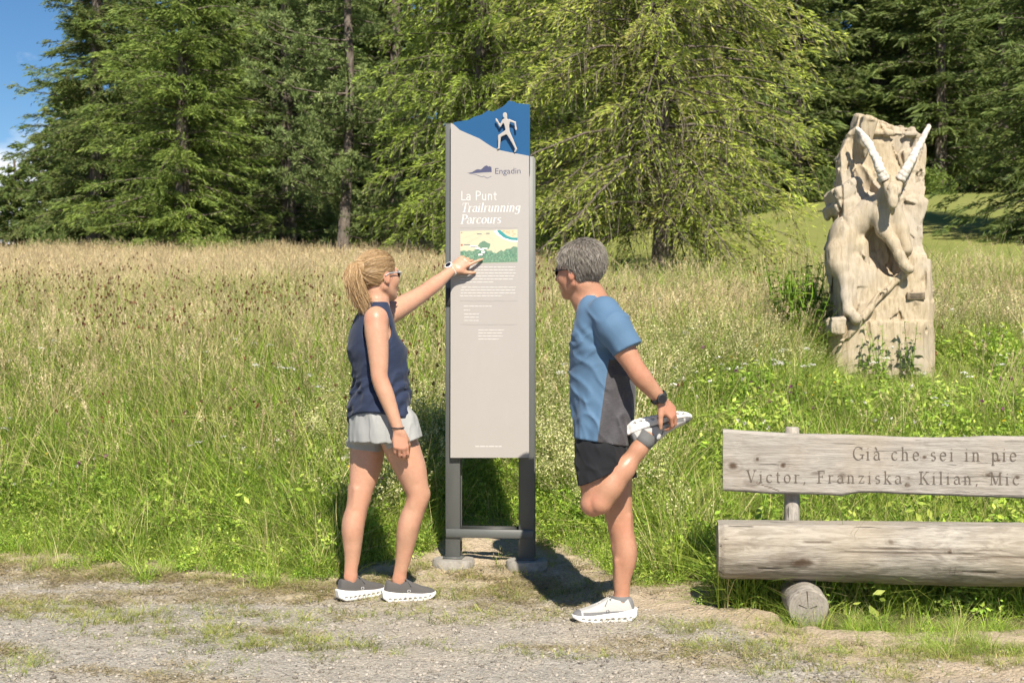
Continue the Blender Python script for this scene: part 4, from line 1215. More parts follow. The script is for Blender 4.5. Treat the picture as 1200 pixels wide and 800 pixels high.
for px in (531.5, 618):
    g = Geo(); a = sx(px)[0]; q = fr(a, .012, 0); r_ = .108
    tube(g, [[q[0], q[1], zb - .14], [q[0], q[1], zb - .055], [q[0], q[1], zb - .018], [q[0], q[1], zb - .009]], [r_ * 1.0, r_ * 1.01, r_, r_ * .96], 28)
    me = g.mesh('footing', True); V = np.empty(len(me.vertices) * 3); me.vertices.foreach_get('co', V); V = V.reshape(-1, 3)
    V += (.010 * (fbm(V * 25, 3, 4) - .5))[:, None] * [1, 1, .3]; me.vertices.foreach_set('co', V.ravel()); 
    o = link('concrete_footing', me, M_CONC, sign); me.set_sharp_from_angle(angle=R(40))
# printed panel with the hill line as its upper edge
hill = [(530.5, 146), (535, 149), (541, 154.5), (550, 158.5), (557, 161.5), (564, 164.5), (572, 170), (580, 175), (588, 178), (600, 180.5), (611, 182.5), (621.3, 184.5)]
out = [sp(530, 535), sp(621.5, 535)] + [sp(*q) for q in hill[::-1]]
pan = link('panel', prism(out, S_O, S_UX, S_UZ, S_N, .044, .058).mesh('panel'), M_PANEL, sign); bevel(pan, .0012, 1)
crest = [(533, 145.3), (536, 144.5), (551, 142), (557, 138.5), (566, 136), (573, 131), (576, 132), (579, 132.5), (590, 127), (593, 124.5), (597.5, 119.8), (601, 120.5), (604, 120.8), (606.5, 122.8), (613, 123.2), (622, 124.2), (622, 205), (533, 205)]
cr = link('blue_crest', prism([sp(*q) for q in crest], S_O, S_UX, S_UZ, S_N, .034, .0425).mesh('blue_crest'), M_BLUE, sign)
# runner: cut-out figure standing proud of the crest
def zoompt(x, y): return sp(510 + x / 4, 110 + y / 4)
rv = Vol((-.09, -.02, -.12), (.09, .02, .13), .0022)
RC = zoompt(343, 190)
def rp(x, y): q = zoompt(x, y) - RC; return np.array([q[0], 0, q[1]])
def rseg(pts, rad): rv.chain([rp(*p) for p in pts], [r_ * .00086 for r_ in rad], .003)
rseg([(334, 107), (335, 114)], [13, 13]); rseg([(338, 120), (340, 132)], [8, 9])
rseg([(330, 135), (342, 150), (346, 178), (344, 190)], [11, 15, 12, 13]); rseg([(352, 136), (344, 150)], [10, 14])
rseg([(326, 136), (312, 160), (297, 134)], [8, 6, 5]); rseg([(297, 136), (293, 128)], [7, 5])
rseg([(354, 134), (381, 144), (385, 172)], [8, 6, 5]); rseg([(384, 168), (386, 176)], [6, 6])
rseg([(341, 188), (309, 207), (306, 262)], [13, 9, 6]); rseg([(306, 262), (300, 267)], [6, 4])
rseg([(347, 188), (367, 226), (386, 266)], [13, 9, 6]); rseg([(386, 268), (380, 280)], [6, 5])
rv.plane((0, .004, 0), (0, 1, 0)); rv.plane((0, -.004, 0), (0, -1, 0))
me = rv.mesh('runner_cutout', relax=0)
Mx = Matrix(((S_UX[0], -S_N[0], 0, 0), (S_UX[1], -S_N[1], 0, 0), (0, 0, 1, 0), (0, 0, 0, 1)))
Mx.translation = Vector(S_O + RC[0] * S_UX + RC[1] * S_UZ + .062 * S_N); me.transform(Mx)
link('runner_cutout', me, M_PANEL, cr)
# prints
ON = .0584
def flat(name, polys, mat, par=pan):
    g = Geo()
    for k, (pts, off) in enumerate(polys): poly(g, pts, S_O, S_UX, S_UZ, S_N, ON + off)
    o = link(name, g.mesh(name), mat, par)
    if len(polys) > 1: o['kind'] = 'stuff'
    return o
Z5 = lambda x, y: sp(510 + x / 4, 110 + y / 4)
flat('mountain_logo', [([Z5(*q) for q in ((155, 378), (180, 374), (200, 362), (208, 360), (222, 362), (240, 345), (250, 342), (256, 348), (262, 346), (271, 350), (272, 373), (235, 375), (200, 378), (180, 379))], 0)], M_NAVY)
def stroke2(pts, w):
    out = []
    for k, (a, b) in enumerate(zip(pts[:-1], pts[1:])):
        a, b = np.array(a), np.array(b); d = unit(b - a); n_ = np.array([-d[1], d[0]]) * w / 2
        out.append(([a - n_, b - n_, b + n_, a + n_], k % 3 * 2e-5))
    return out
flat('logo_line', stroke2([Z5(*q) for q in ((168, 380), (195, 384), (215, 392), (228, 396), (236, 392), (250, 402), (262, 397), (271, 392))], .0022), M_NAVY)
def tilt(p0, p1):
    d = sp(*p1) - sp(*p0); d = d / np.linalg.norm(d); return d[0] * S_UX + d[1] * S_UZ
def at(px, py): q = sp(px, py); return S_O + q[0] * S_UX + q[1] * S_UZ + S_N * ON
sans('brand_lettering', 'Engadin', at(581.3, 205.5), S_UX, S_UZ, S_N, .0425, M_NAVY, pan, 1.04)
GLY.update({'l_L': (.50, [('s', [(.10, 1), (.10, .03), (.52, .03)])]), 'l_a': (.52, [('s', arc(.25, .44, .18, .20, 150, 0) + [(.43, 0)]), ('s', arc(.24, .18, .18, .17, 50, 330) )]), 'l_P': (.62, [('s', [(.10, 0), (.10, .98), (.30, .98)] + arc(.30, .74, .26, .24, 90, -90) + [(.10, .50)])]),
  'l_u': (.58, [('s', [(.10, XH), (.10, .2)] + arc(.27, .2, .17, .19, 180, 360)), ('s', [(.44, XH), (.44, 0)])]), 'l_n': (.58, [('s', [(.10, 0), (.10, XH)]), ('s', [(.10, .44)] + arc(.27, .44, .17, .19, 180, 0) + [(.44, 0)])]), 'l_t': (.38, [('s', [(.16, .86), (.16, .14)] + arc(.27, .14, .11, .12, 180, 290)), ('s', [(.02, .61), (.34, .61)])])})
g = Geo(); letters(g, ['l_L', 'l_a', ' ', 'l_P', 'l_u', 'l_n', 'l_t'], at(542.3, 236), S_UX, S_UZ, .0455, .1, .066, .075, 0, S_N, 1.02)
for V_, ch in letters.each: link('title_letter', npmesh('title_letter', V_, np.arange(len(V_)).reshape(-1, 4)), M_TITLE, pan)
for word, q0, q1, h in (('Trailrunning', (542.3, 249.7), (611.3, 249.7), .0455), ('Parcours', (541.8, 263.2), (589, 263.2), .0455)):
    g = Geo(); probe = letters(Geo(), word, (0, 0, 0), S_UX, S_UZ, h, .12, .04, .06, .2, S_N)
    sq = (sx(q1[0])[0] - sx(q0[0])[0]) / probe
    letters(g, word, at(*q0), S_UX, S_UZ, h, .12, .04, .06, .2, S_N, sq, ang=12)
    for V_, ch in letters.each: link('title_letter', npmesh('title_letter', V_, np.arange(len(V_)).reshape(-1, 4)), M_TITLE, pan)
for y in (268.3, 353, 380.5):
    xs_ = np.linspace(541, 608, 24); pts = [sp(x_, y) + np.array([0, .0012 * math.sin(k * .9)]) for k, x_ in enumerate(xs_)]
    flat('divider_line', stroke2(pts, .0022), M_LINE)
# map
M_MAPC = mat_simple('map_cream_print', (.50, .475, .335), .6, .05, 25); M_MAPG = mat_simple('map_green_print', (.12, .215, .145), .6, .35, 90)
M_TEAL = mat_simple('map_teal_print', (.03, .24, .25), .6, .06, 30); M_TAN = mat_simple('map_tan_print', (.45, .36, .22), .6, .1, 30); M_RED = mat_simple('map_red_print', (.40, .06, .05), .6, .1, 30)
Z6 = lambda x, y: sp(510 + x / 5, 260 + y / 5)
mapo = flat('map_print', [([Z6(158, 60), Z6(490, 49), Z6(490, 240), Z6(158, 250)], 0)], M_MAPC)
wob = lambda pts, a, s: [(x + a * math.sin(s + k * 2.1), y + a * math.cos(s * 2 + k * 1.7)) for k, (x, y) in enumerate(pts)]
flat('map_forest', [([Z6(*q) for q in [(158, 178)] + wob([(175, 172), (195, 180), (212, 168), (228, 174), (246, 166), (262, 160), (280, 168), (300, 165), (318, 178), (335, 172), (352, 186), (372, 188), (392, 172), (408, 176), (428, 160), (446, 164), (466, 150)], 4, 1) + [(490, 152), (490, 239), (158, 248)]], 1e-4),
                    ([Z6(*q) for q in wob([(268, 160), (262, 142), (270, 128), (285, 120), (300, 117), (315, 124), (330, 134), (333, 150), (322, 162), (300, 168)], 3, 2)], 1.6e-4)], M_MAPG, mapo)
M_MAPD = mat_simple('map_dark_green_print', (.06, .17, .11), .6, .2, 90); M_MAPL = mat_simple('map_pale_green_print', (.17, .33, .20), .6, .2, 90)
for nm, mt, sd_ in (('map_tree_dots', M_MAPD, 5), ('map_tree_dots', M_MAPL, 6)):
    r_ = np.random.default_rng(sd_); pl = []
    for k in range(150):
        x, y = r_.uniform(162, 487), r_.uniform(172, 244)
        if y < 182 and 330 < x < 400 or y > 241 - (x - 160) * .028: continue
        q_ = r_.uniform(2, 4.5); pl.append(([Z6(x + q_ * math.cos(a_), y - q_ * math.sin(a_)) for a_ in np.arange(6) * PI / 3 + r_.random()], 1.8e-4 + (k % 9) * 1e-5 + sd_ * 1e-6))
    flat(nm, pl, mt, mapo)
flat('map_river_bank', [([Z6(*q) for q in ((352, 60), (372, 52), (420, 92), (455, 104), (490, 106), (490, 122), (450, 120), (405, 104), (368, 80))], 2e-4)], M_WHITE, mapo)
flat('map_river', [([Z6(*q) for q in ((370, 55), (388, 53), (428, 86), (458, 97), (490, 98), (490, 113), (452, 111), (412, 98), (383, 75))], 3e-4)], M_TEAL, mapo)
flat('map_trail', stroke2([Z6(*q) for q in ((165, 105), (215, 85), (275, 62), (310, 80), (345, 108))], .0012) + stroke2([Z6(*q) for q in ((195, 130), (260, 95), (330, 62))], .0012) + stroke2([Z6(*q) for q in ((345, 108), (350, 140), (365, 178))], .0012), M_TAN, mapo)
pg = []; r_ = np.random.default_rng(3)
for k in range(14):
    x, y = r_.uniform(405, 484), 0; y = r_.uniform(55, 60 + (x - 400) * .42); pg.append(([Z6(x - 4, y - 3), Z6(x + 4, y - 3), Z6(x + 4, y + 3), Z6(x - 4, y + 3)], 4e-4 + k * 2e-5))
flat('map_village', pg, M_TAN, mapo)
flat('map_marks', [([Z6(x - w_, y - h_), Z6(x + w_, y - h_), Z6(x + w_, y + h_), Z6(x - w_, y + h_)], 4e-4 + k * 2e-5) for k, (x, y, w_, h_) in enumerate(((166, 140, 5, 5), (166, 68, 3, 3)))], M_RED, mapo)
flat('map_houses', [([Z6(x - w_, y - h_), Z6(x + w_, y - h_), Z6(x + w_, y + h_), Z6(x - w_, y + h_)], 4e-4 + k * 2e-5) for k, (x, y, w_, h_) in enumerate(((232, 148, 22, 4), (258, 158, 14, 5), (282, 165, 12, 5), (290, 182, 10, 7), (300, 160, 16, 3), (275, 196, 12, 5)))], M_WHITE, mapo)
flat('map_captions', [([Z6(x - w_, y - h_), Z6(x + w_, y - h_), Z6(x + w_, y + h_), Z6(x - w_, y + h_)], 4e-4 + k * 2e-5) for k, (x, y, w_, h_) in enumerate(((196, 138, 18, 2), (268, 76, 14, 2), (318, 73, 10, 2), (236, 150, 20, 1.6), (292, 188, 16, 1.6), (285, 200, 14, 1.6)))], M_NAVY, mapo)
# the small print, too fine to read: rows of word-length bars
M_SMALL = mat_simple('small_white_print', (.62, .60, .575), .6, .02, 20)
def rows(name, lines, hh=.0014):
    pl = []; r_ = np.random.default_rng(len(lines))
    for (x0, x1, y) in lines:
        x = x0
        while x < x1:
            w_ = min(r_.uniform(2.0, 6.5), x1 - x)
            if w_ > .6:
                a, b = sp(x, y), sp(x + w_, y); pl.append(([a - [0, hh], b - [0, hh], b + [0, hh], a + [0, hh]], 0))
            x += w_ + .8
    flat(name, pl, M_SMALL)
rows('body_text', [(543, 606, 313.5), (542, 605, 317), (542, 606, 320.5), (541.5, 604, 324), (541.5, 603, 327.5), (541, 580, 331)])
rows('body_text', [(543, 606, 337), (542, 605, 340.3), (542, 605.5, 343.6), (541, 590, 346.9)])
rows('note_text', [(545.5, 578, 359), (545.5, 553, 363.5), (546, 563, 368), (546, 563, 371.8), (546, 563, 375.6)])
rows('note_text', [(562.5, 592, 386.6), (562.5, 590, 390), (562.5, 591, 393.6), (562.5, 586, 397.2)])
rows('footer_text', [(559, 589.5, 521.8)], .002)
# dark clip on the left post
g = Geo(); boxg(g, fr(sx(527)[0], .032, sp(527, 348)[1]), (.013, .005, .045), MS); bevel(link('post_clip', g.mesh('post_clip'), M_STEELD, sign), .002, 1)

# ------------------------------------------------------------------ weathered wood
def mat_wood(name, light, dark, axis_scale, knots=False, rough=.85, crack=1.0, figure=1.0):
    t = NT(name); v = t.coord(axis_scale); v1 = t.coord()
    long_ = tuple(a * (3.0 if a < 2 else 1.0) for a in axis_scale)
    f = t.noise(v, 7, 8, .72, .6); fig = t.noise(t.coord(long_), 3.2, 5, .6, 2.2); f2 = t.noise(v, 40, 4, .65); f3 = t.noise(v1, 2.4, 5, .6); f4 = t.noise(v1, 9, 5, .65)
    c = t.ramp(f, [(.30, dark), (.47, tuple((a * .6 + b * .4) for a, b in zip(light, dark))), (.60, light)])
    c = t.mix(t.math('MULTIPLY', t.rng(fig, .50, .60), .55 * figure), c, tuple(min(1, x * 1.22) for x in light))
    c = t.mix(t.math('MULTIPLY', t.rng(fig, .47, .40), .45 * figure), c, tuple(x * .9 for x in dark))
    c = t.mix(t.rng(f2, .5, .78, 0, .5), c, tuple(x * .6 for x in dark))
    c = t.mix(t.rng(f3, .48, .70, 0, .55), c, (light[0] * .92, light[1] * .84, light[2] * .72))
    c = t.mix(t.rng(f4, .58, .80, 0, .45), c, tuple(x * .7 for x in dark))
    cr_ = t.rng(t.noise(v, 5.5, 3, .5, .2), .335, .31)
    c = t.mix(t.math('MULTIPLY', cr_, .8 * crack), c, tuple(x * .25 for x in dark))
    h = t.math('SUBTRACT', t.math('ADD', f, t.math('MULTIPLY', fig, .5)), t.math('MULTIPLY', cr_, .8))
    if knots:
        k = t.attr('knot'); c = t.mix(k, c, (.075, .048, .03)); h = t.math('SUBTRACT', h, t.math('MULTIPLY', k, .3))
    t.bump(h, .8, .008)
    return t.fin(c, rough, spec=.2)
WOOD_PLANK = mat_wood('plank_wood', (.37, .345, .312), (.25, .225, .198), (.55, 8, 8), True, crack=.45, figure=.6)
WOOD_LOG = mat_wood('log_wood', (.37, .34, .295), (.18, .158, .13), (.5, 7, 7), True)
WOOD_POST = mat_wood('post_wood', (.42, .385, .34), (.25, .225, .19), (8, 8, .6))
t = NT('log_end_wood'); v = t.coord()
sp_ = t.n('ShaderNodeTexWave', Scale=26.0, Distortion=2.5, Detail=3.0); sp_.wave_type = 'RINGS'; sp_.rings_direction = 'Y'; t.t.links.new(v, sp_.inputs['Vector'])
f = t.noise(v, 20, 5); c = t.mix(sp_.outputs['Fac'], (.20, .175, .15), (.255, .23, .20)); c = t.mix(t.rng(f, .3, .7), c, (.30, .275, .24)); c = t.mix(t.rng(t.noise(v, 55, 3), .5, .75, 0, .6), c, (.13, .115, .10)); t.bump(f, .6, .008)
WOOD_END = t.fin(c, .9, spec=.15)

# ------------------------------------------------------------------ the bench
BX, BYc = .935, 6.47; BANG = R(-6.0)
bench = empty('log_bench', (BX + 1.3, BYc - .14, z1(BX + 1.3, BYc - .14)), 'rough log bench with carved plank backrest at the right edge of the path', 'bench', rz=BANG)
bU = np.array([math.cos(BANG), math.sin(BANG), 0]); bN = np.array([-math.sin(BANG), math.cos(BANG), 0]); bZ = np.array([0, 0, 1.0])
LB = 2.75
def on_mesh_local(o, org):
    """shift a mesh's own origin so that its wood grain runs along its length"""
    me = o.data; M = Matrix(((*bU, 0), (*bN, 0), (*bZ, 0), (0, 0, 0, 1))).transposed(); M.translation = Vector(org)
    me.transform(M.inverted())
    o.matrix_basis = M
def bfit(name, me, mat, org, parent):
    o = link(name, me, mat, parent); on_mesh_local(o, org); return o
# seat log: hewn flat on top
ns, nr = 520, 104
s = np.linspace(0, LB, ns); a = np.linspace(0, 2 * PI, nr, endpoint=False)
S_, A_ = np.meshgrid(s, a, indexing='ij')
rr = (.143 + .014 * S_ / LB) * (1 + .035 * np.sin(S_ * 3.1 + A_) + .02 * np.sin(2 * A_ + 1 + S_))
rr = rr + .012 * (fbm(np.stack([S_ * 2.2, np.cos(A_) * 1.5, np.sin(A_) * 1.5], -1), 4, 8) - .5) + .006 * (fbm(np.stack([S_ * 9, np.cos(A_) * 6, np.sin(A_) * 6], -1), 3, 18) - .5)
ends = np.minimum(S_, LB - S_); rr = rr - .012 * (1 - sstep(ends, 0, .03))
crk = np.zeros_like(rr); rc_ = np.random.default_rng(12)
for _ in range(46):
    s0, l_, a0 = rc_.uniform(-.2, LB), rc_.uniform(.15, 1.1), rc_.uniform(PI * .8, PI * 2.0); dp = rc_.uniform(.3, 1.0); wv = rc_.uniform(.008, .02)
    u_ = (S_ - s0) / l_; ac = a0 + .10 * (fbm(np.stack([s * 1.6, s * 0 + a0 * 9], -1), 3, 3) - .5)[:, None]
    crk = np.maximum(crk, dp * np.exp(-((A_ - ac) / (wv * (1 - .6 * np.abs(2 * u_ - 1)))) ** 2) * ((u_ > 0) & (u_ < 1)) * np.clip(6 * np.minimum(u_, 1 - u_), 0, 1))
rr = rr - .007 * crk
yy = np.cos(A_) * rr * 1.02; zz = np.sin(A_) * rr
ztop = .118 + .006 * (fbm(np.stack([S_ * 5, yy * 10], -1), 3, 28) - .5) + .012 * (S_ / LB)
zz = np.minimum(zz, ztop)
LOGZ = z1(BX, BYc) * 0 + .308
V = (np.array([BX, BYc, LOGZ]) + S_[..., None] * bU + yy[..., None] * bN + zz[..., None] * bZ).reshape(-1, 3)
i = np.arange(ns - 1)[:, None] * nr; j = np.arange(nr)[None]; j2 = (j + 1) % nr
g = Geo(); g.add(V, np.stack([i + j, i + nr + j, i + nr + j2, i + j2], -1).reshape(-1, 4))
kn = np.zeros(len(V))
def knots(u, w, lst):
    k = np.zeros_like(u)
    for ku, kw, ru, rw, st_ in lst:
        d = np.sqrt(((u - ku) / ru) ** 2 + ((w - kw) / rw) ** 2); ang = np.arctan2((w - kw) / rw, (u - ku) / ru)
        d = d * (1 + .10 * np.sin(2 * ang + ku * 9)) + .5 * (fbm(np.stack([u * 60, w * 90], -1), 3, 4) - .5); k = np.maximum(k, st_ * (1 - sstep(d, .35, 1.25)))
        k = np.maximum(k, .22 * st_ * np.exp(-((d - 1.6) / .35) ** 2))
    return k
fa_ = np.where(np.sin(A_) < .75, np.arctan2(np.sin(A_), -np.cos(A_)), 9)    # angle on the front side
kn = knots(S_, fa_ * .15, [(.36, -.045, .06, .03, .95), (.30, -.04, .11, .03, .5), (1.0, .02, .012, .01, .9), (1.6, -.05, .05, .03, .8), (.75, .06, .015, .012, .6), (2.1, .03, .04, .02, .8)])
kn = np.maximum(kn, .85 * crk); kn = np.maximum(kn, knots(S_, yy, [(.33, .0, .03, .01, .9 )]) * (zz > .11))
# end caps
for q, flip in ((0, False), (ns - 1, True)):
    ring = q * nr + np.arange(nr); ctr = V[ring].mean(0)
    Vc = np.concatenate([V[ring], (V[ring] - ctr) * .55 + ctr, ctr[None]]); k = np.arange(nr); k2 = (k + 1) % nr
    Fa = np.stack([k, k2, nr + k2, nr + k], -1); Fb = np.stack([nr + k, nr + k2, np.full(nr, 2 * nr)], -1)
    g.add(Vc, Fa[:, ::-1] if flip else Fa); g.F3.append((Fb[:, ::-1] if flip else Fb) + g.n - len(Vc))
knot_full = np.concatenate([kn.ravel(), np.zeros(g.n - len(V))])
me = g.mesh('seat_log', True, {'knot': knot_full}); me.set_sharp_from_angle(angle=R(38))
bfit('seat_log', me, WOOD_LOG, (BX, BYc, LOGZ), bench)
# supports: a stump under each end, its sawn face towards the path
for u in (.37, 2.35):
    q = np.array([BX, BYc - .10, 0]) + u * bU; zg = z1(q[0], q[1]); rz_ = .086
    g = Geo(); n_ = 40; ac = np.linspace(0, 2 * PI, n_, endpoint=False); rad = rz_ * (1 + .04 * np.sin(2 * ac + 1) + .02 * np.sin(5 * ac))
    rings = []
    for y_, k_ in ((-.16, .93), (-.15, 1.0), (-.05, 1.0), (.30, 1.02)):
        rings.append(q + np.cos(ac)[:, None] * rad[:, None] * k_ * bU + y_ * bN + (np.sin(ac) * rad * k_ + zg + .080)[:, None] * bZ)
    V = np.concatenate(rings); i = np.arange(3)[:, None] * n_; j = np.arange(n_)[None]; j2 = (j + 1) % n_
    g.add(V, np.stack([i + j, i + j2, i + n_ + j2, i + n_ + j], -1).reshape(-1, 4))
    o = bfit('support_stump', g.mesh('support_stump', True), WOOD_LOG, q, bench)
    g = Geo(); ctr = rings[0].mean(0); cr2 = []
    Vc = np.concatenate([rings[0], ctr + (rings[0] - ctr) * .5, ctr[None]]); k = np.arange(n_); k2 = (k + 1) % n_
    g.add(Vc, np.stack([k, k2, n_ + k2, n_ + k], -1)); g.F3.append(np.stack([n_ + k, n_ + k2, np.full(n_, 2 * n_)], -1))
    me = g.mesh('sawn_face'); f_ = link('sawn_face', me, WOOD_END, o)
    M = Matrix(((*bU, 0), (*bN, 0), (*bZ, 0), (0, 0, 0, 1))).transposed(); M.translation = Vector(ctr); me.transform(M.inverted()); f_.matrix_basis = M
    # radial drying cracks
    g = Geo()
    for ca, l_ in ((1.65, .078), (.35, .04), (2.75, .045)):
        d = math.cos(ca) * bU + math.sin(ca) * bZ; pr = -math.sin(ca) * bU + math.cos(ca) * bZ
        g.add(np.array([ctr - bN * .0012 + d * .004 - pr * .0006, ctr - bN * .0012 + d * l_ - pr * .0022, ctr - bN * .0012 + d * l_ + pr * .0022, ctr - bN * .0012 + d * .004 + pr * .0006]), [[0, 1, 2, 3]])
    link('drying_crack', g.mesh('drying_crack'), mat_simple('dark_crack', (.03, .025, .02), .95), o)
# backrest plank with a wavy edge
PY_ = BYc + .20
pl0 = np.array([(847 - 600) / FPX * PY_, PY_, 0]); LP_ = 2.6
pz = lambda py: CAM_H - (py - 400) / FPX * PY_
ns, nh = 420, 60
s = np.linspace(0, LP_, ns); hh = np.linspace(0, 1, nh)
px_of = 847 + s * FPX / PY_ * 1.02
top = np.interp(px_of, [847, 880, 940, 985, 1090, 1130, 1150, 1200, 1500], [502.5, 505, 507.5, 508, 511, 510, 508.3, 508.5, 512]); bot = np.interp(px_of, [847, 870, 905, 950, 985, 1005, 1030, 1080, 1200, 1500], [574.5, 575.5, 577.5, 577, 578.5, 574.5, 574.2, 577, 579, 582])
top = pz(top) + .004 * (fbm(np.stack([s * 6, s * 0], -1), 3, 2) - .5); bot = pz(bot) + .008 * (fbm(np.stack([s * 5, s * 0 + 4], -1), 3, 2) - .5)
Sg, Hg = np.meshgrid(s, hh, indexing='ij')
Zg = bot[:, None] + (top - bot)[:, None] * Hg
edge_r = np.minimum(Hg, 1 - Hg)
relief = .003 * (fbm(np.stack([Sg * 2.5, Zg * 26, 0 * Sg], -1), 4, 12) - .5)
Yf = -.028 + .010 * (1 - sstep(edge_r, 0, .05)) ** 2 + relief; Yb = .028 - .006 * (1 - sstep(edge_r, 0, .05)) ** 2
Wf = (pl0 + Sg[..., None] * bU + Yf[..., None] * bN + Zg[..., None] * bZ); Wb = (pl0 + Sg[..., None] * bU + Yb[..., None] * bN + Zg[..., None] * bZ)
g = Geo()
def gridF(n1, n2, flip=False):
    i = np.arange(n1 - 1)[:, None] * n2 + np.arange(n2 - 1)[None]; F = np.stack([i, i + n2, i + n2 + 1, i + 1], -1).reshape(-1, 4); return F[:, ::-1] if flip else F
g.add(Wf.reshape(-1, 3), gridF(ns, nh)); kf = knots(Sg, Zg, [(a_, b_, c_, d_, e_) for a_, b_, c_, d_, e_ in [
    ((858 - 847) / 248.5, pz(545), .028, .018, .95), ((886 - 847) / 248.5, pz(537), .010, .010, .95), ((916 - 847) / 248.5, pz(544), .016, .014, .95), ((880 - 847) / 248.5, pz(566), .055, .020, .45),
    ((953 - 847) / 248.5, pz(553), .03, .012, .5), ((983 - 847) / 248.5, pz(556), .02, .022, .55), ((1075 - 847) / 248.5, pz(533), .012, .009, .9), ((1056 - 847) / 248.5, pz(565), .02, .012, .7), ((1057 - 847) / 248.5, pz(557), .012, .006, .6),
    ((1146 - 847) / 248.5, pz(553), .014, .012, .8), ((1157 - 847) / 248.5, pz(536), .009, .008, .95), ((1178 - 847) / 248.5, pz(555), .013, .011, .95), ((1250 - 847) / 248.5, pz(540), .02, .015, .9), ((1400 - 847) / 248.5, pz(555), .02, .015, .9)]])
kf = np.maximum(kf, .85 * (np.abs(Zg - (pz(566) - (Sg - .17) * .35)) < .0022) * (Sg > .155) * (Sg < .26))
g.add(Wb.reshape(-1, 3), gridF(ns, nh, True))
for q in (0, nh - 1):
    V = np.stack([Wf[:, q], Wb[:, q]], 1).reshape(-1, 3); F = gridF(ns, 2, q == 0); g.add(V, F[:, ::-1])
for q in (0, ns - 1):
    V = np.stack([Wf[q], Wb[q]], 1).reshape(-1, 3); F = gridF(nh, 2, q != 0); g.add(V, F[:, ::-1])
me = g.mesh('backrest_plank', True, {'knot': np.concatenate([kf.ravel(), np.zeros(g.n - kf.size)])}); me.set_sharp_from_angle(angle=R(40))
back = bfit('backrest_plank', me, WOOD_PLANK, pl0 + bZ * pz(540), bench)
M_GROOVE_SHADE = mat_simple('letter_groove_shade_dirt', (.12, .098, .078), .95, .35, 60)  # letters lie flat; groove shade and dirt are put into this dark colour
bM = M_GROOVE_SHADE
def bench_text(text, px0, px1, py_base, h):
    org = pl0 + (px0 - 847) / 248.5 * bU + bZ * (pz(py_base) - (px0 - 847) / 248.5 * 0) - bN * .0305
    probe = letters(Geo(), text, org, bU, bZ, h, .10, .03, .30, 0, -bN); sq = ((px1 - px0) / 248.5) / probe
    g = Geo(); letters(g, text, org, bU, bZ, h, .115, .045, .30, 0, -bN, sq)
    for V_, ch in letters.each: link('carved_letter', npmesh('carved_letter', V_, np.arange(len(V_)).reshape(-1, 4)), M_GROOVE_SHADE, back)
bench_text('Già che sei in pie', 995, 1181, 536.5, .060)
bench_text('Victor, Franziska, Kilian, Mic', 874, 1184, 563.5, .056)
for u in (.385, 2.2):
    q = np.array([BX, BYc + .265, 0]) + u * bU; q = q - bU * .0; zg = z1(q[0], q[1])
    g = Geo(); tube(g, [[*q[:2], zg - .1], [*q[:2], .5], [*q[:2], pz(503) + .002], [*q[:2], pz(500.5)]], [.042, .036, .034, .029], 18)
    me = g.mesh('back_post', True); me.set_sharp_from_angle(angle=R(50)); o = link('back_post', me, WOOD_POST, bench)

# ------------------------------------------------------------------ the wooden ibex
IY = 11.5
def I(px, py, dy=0.0):
    return P(px, py, IY + dy)
def IZ(x, y, dy=0.0): return I(950 + x / 2.5, 120 + y / 2.5, dy)
zg0 = z1(3.0, IY)
ibex = empty('ibex_carving', (3.0, IY, zg0), 'carved wooden ibex with white ringed horns climbing a rough block in the grass', 'sculpture')
H_ = .0095
vl = Vol((2.38, IY - .62, zg0 - .2), (3.46, IY + .42, zg0 + 2.12), H_)
outl = [(128, 82), (190, 38), (215, 42), (240, 58), (300, 86), (325, 96), (336, 130), (336, 165), (335, 205), (322, 262), (318, 284), (331, 292), (330, 400), (333, 462), (351, 466), (354, 560), (356, 660), (358, 790), (358, 860), (62, 860), (60, 690), (60, 636), (84, 632), (95, 628), (92, 560), (86, 510), (72, 470), (70, 430), (92, 360), (100, 350), (82, 335), (84, 318), (66, 272), (74, 262), (92, 240), (84, 200), (78, 172), (92, 150), (108, 112)]
o2 = np.array([IZ(*q, -.26 if q[1] > 350 else -.10)[[0, 2]] for q in outl])
X2, Z2 = vl.ax[0][:, None], vl.ax[2][None, :]
def polysdf(pts, X, Z):
    d = np.full(np.broadcast(X, Z).shape, 1e9); ins = np.zeros(d.shape, bool); n = len(pts)
    for k in range(n):
        a, b = pts[k], pts[(k + 1) % n]; e = b - a; w0, w1 = X - a[0], Z - a[1]
        t_ = np.clip((w0 * e[0] + w1 * e[1]) / (e @ e), 0, 1); d = np.minimum(d, (w0 - e[0] * t_) ** 2 + (w1 - e[1] * t_) ** 2)
        c_ = (a[1] > Z) != (b[1] > Z)
        ins ^= c_ & (X < (b[0] - a[0]) * (Z - a[1]) / (b[1] - a[1] + 1e-12) + a[0])
    return np.where(ins, -1, 1) * np.sqrt(d)
D2 = polysdf(o2, X2, Z2)
Yv = vl.ax[1]
# thickness: the rear slab stands behind, the lower block comes forward
zz = vl.ax[2]; z_ledge = IZ(0, 466)[2]; z_base = IZ(0, 640)[2]
front = np.interp(zz, [z_base - .01, z_base, z_ledge - .16, z_ledge + .02, z_ledge + .10, IZ(0, 300)[2], IZ(0, 200)[2], zz[-1]], [-.40, -.36, -.33, -.30, -.24, -.20, -.09, -.04])
dd = np.maximum(D2[:, None, :], np.maximum((IY + front)[None, None, :] - Yv[None, :, None], Yv[None, :, None] - (IY + .30)))
vl.d = dd.astype(np.float32)
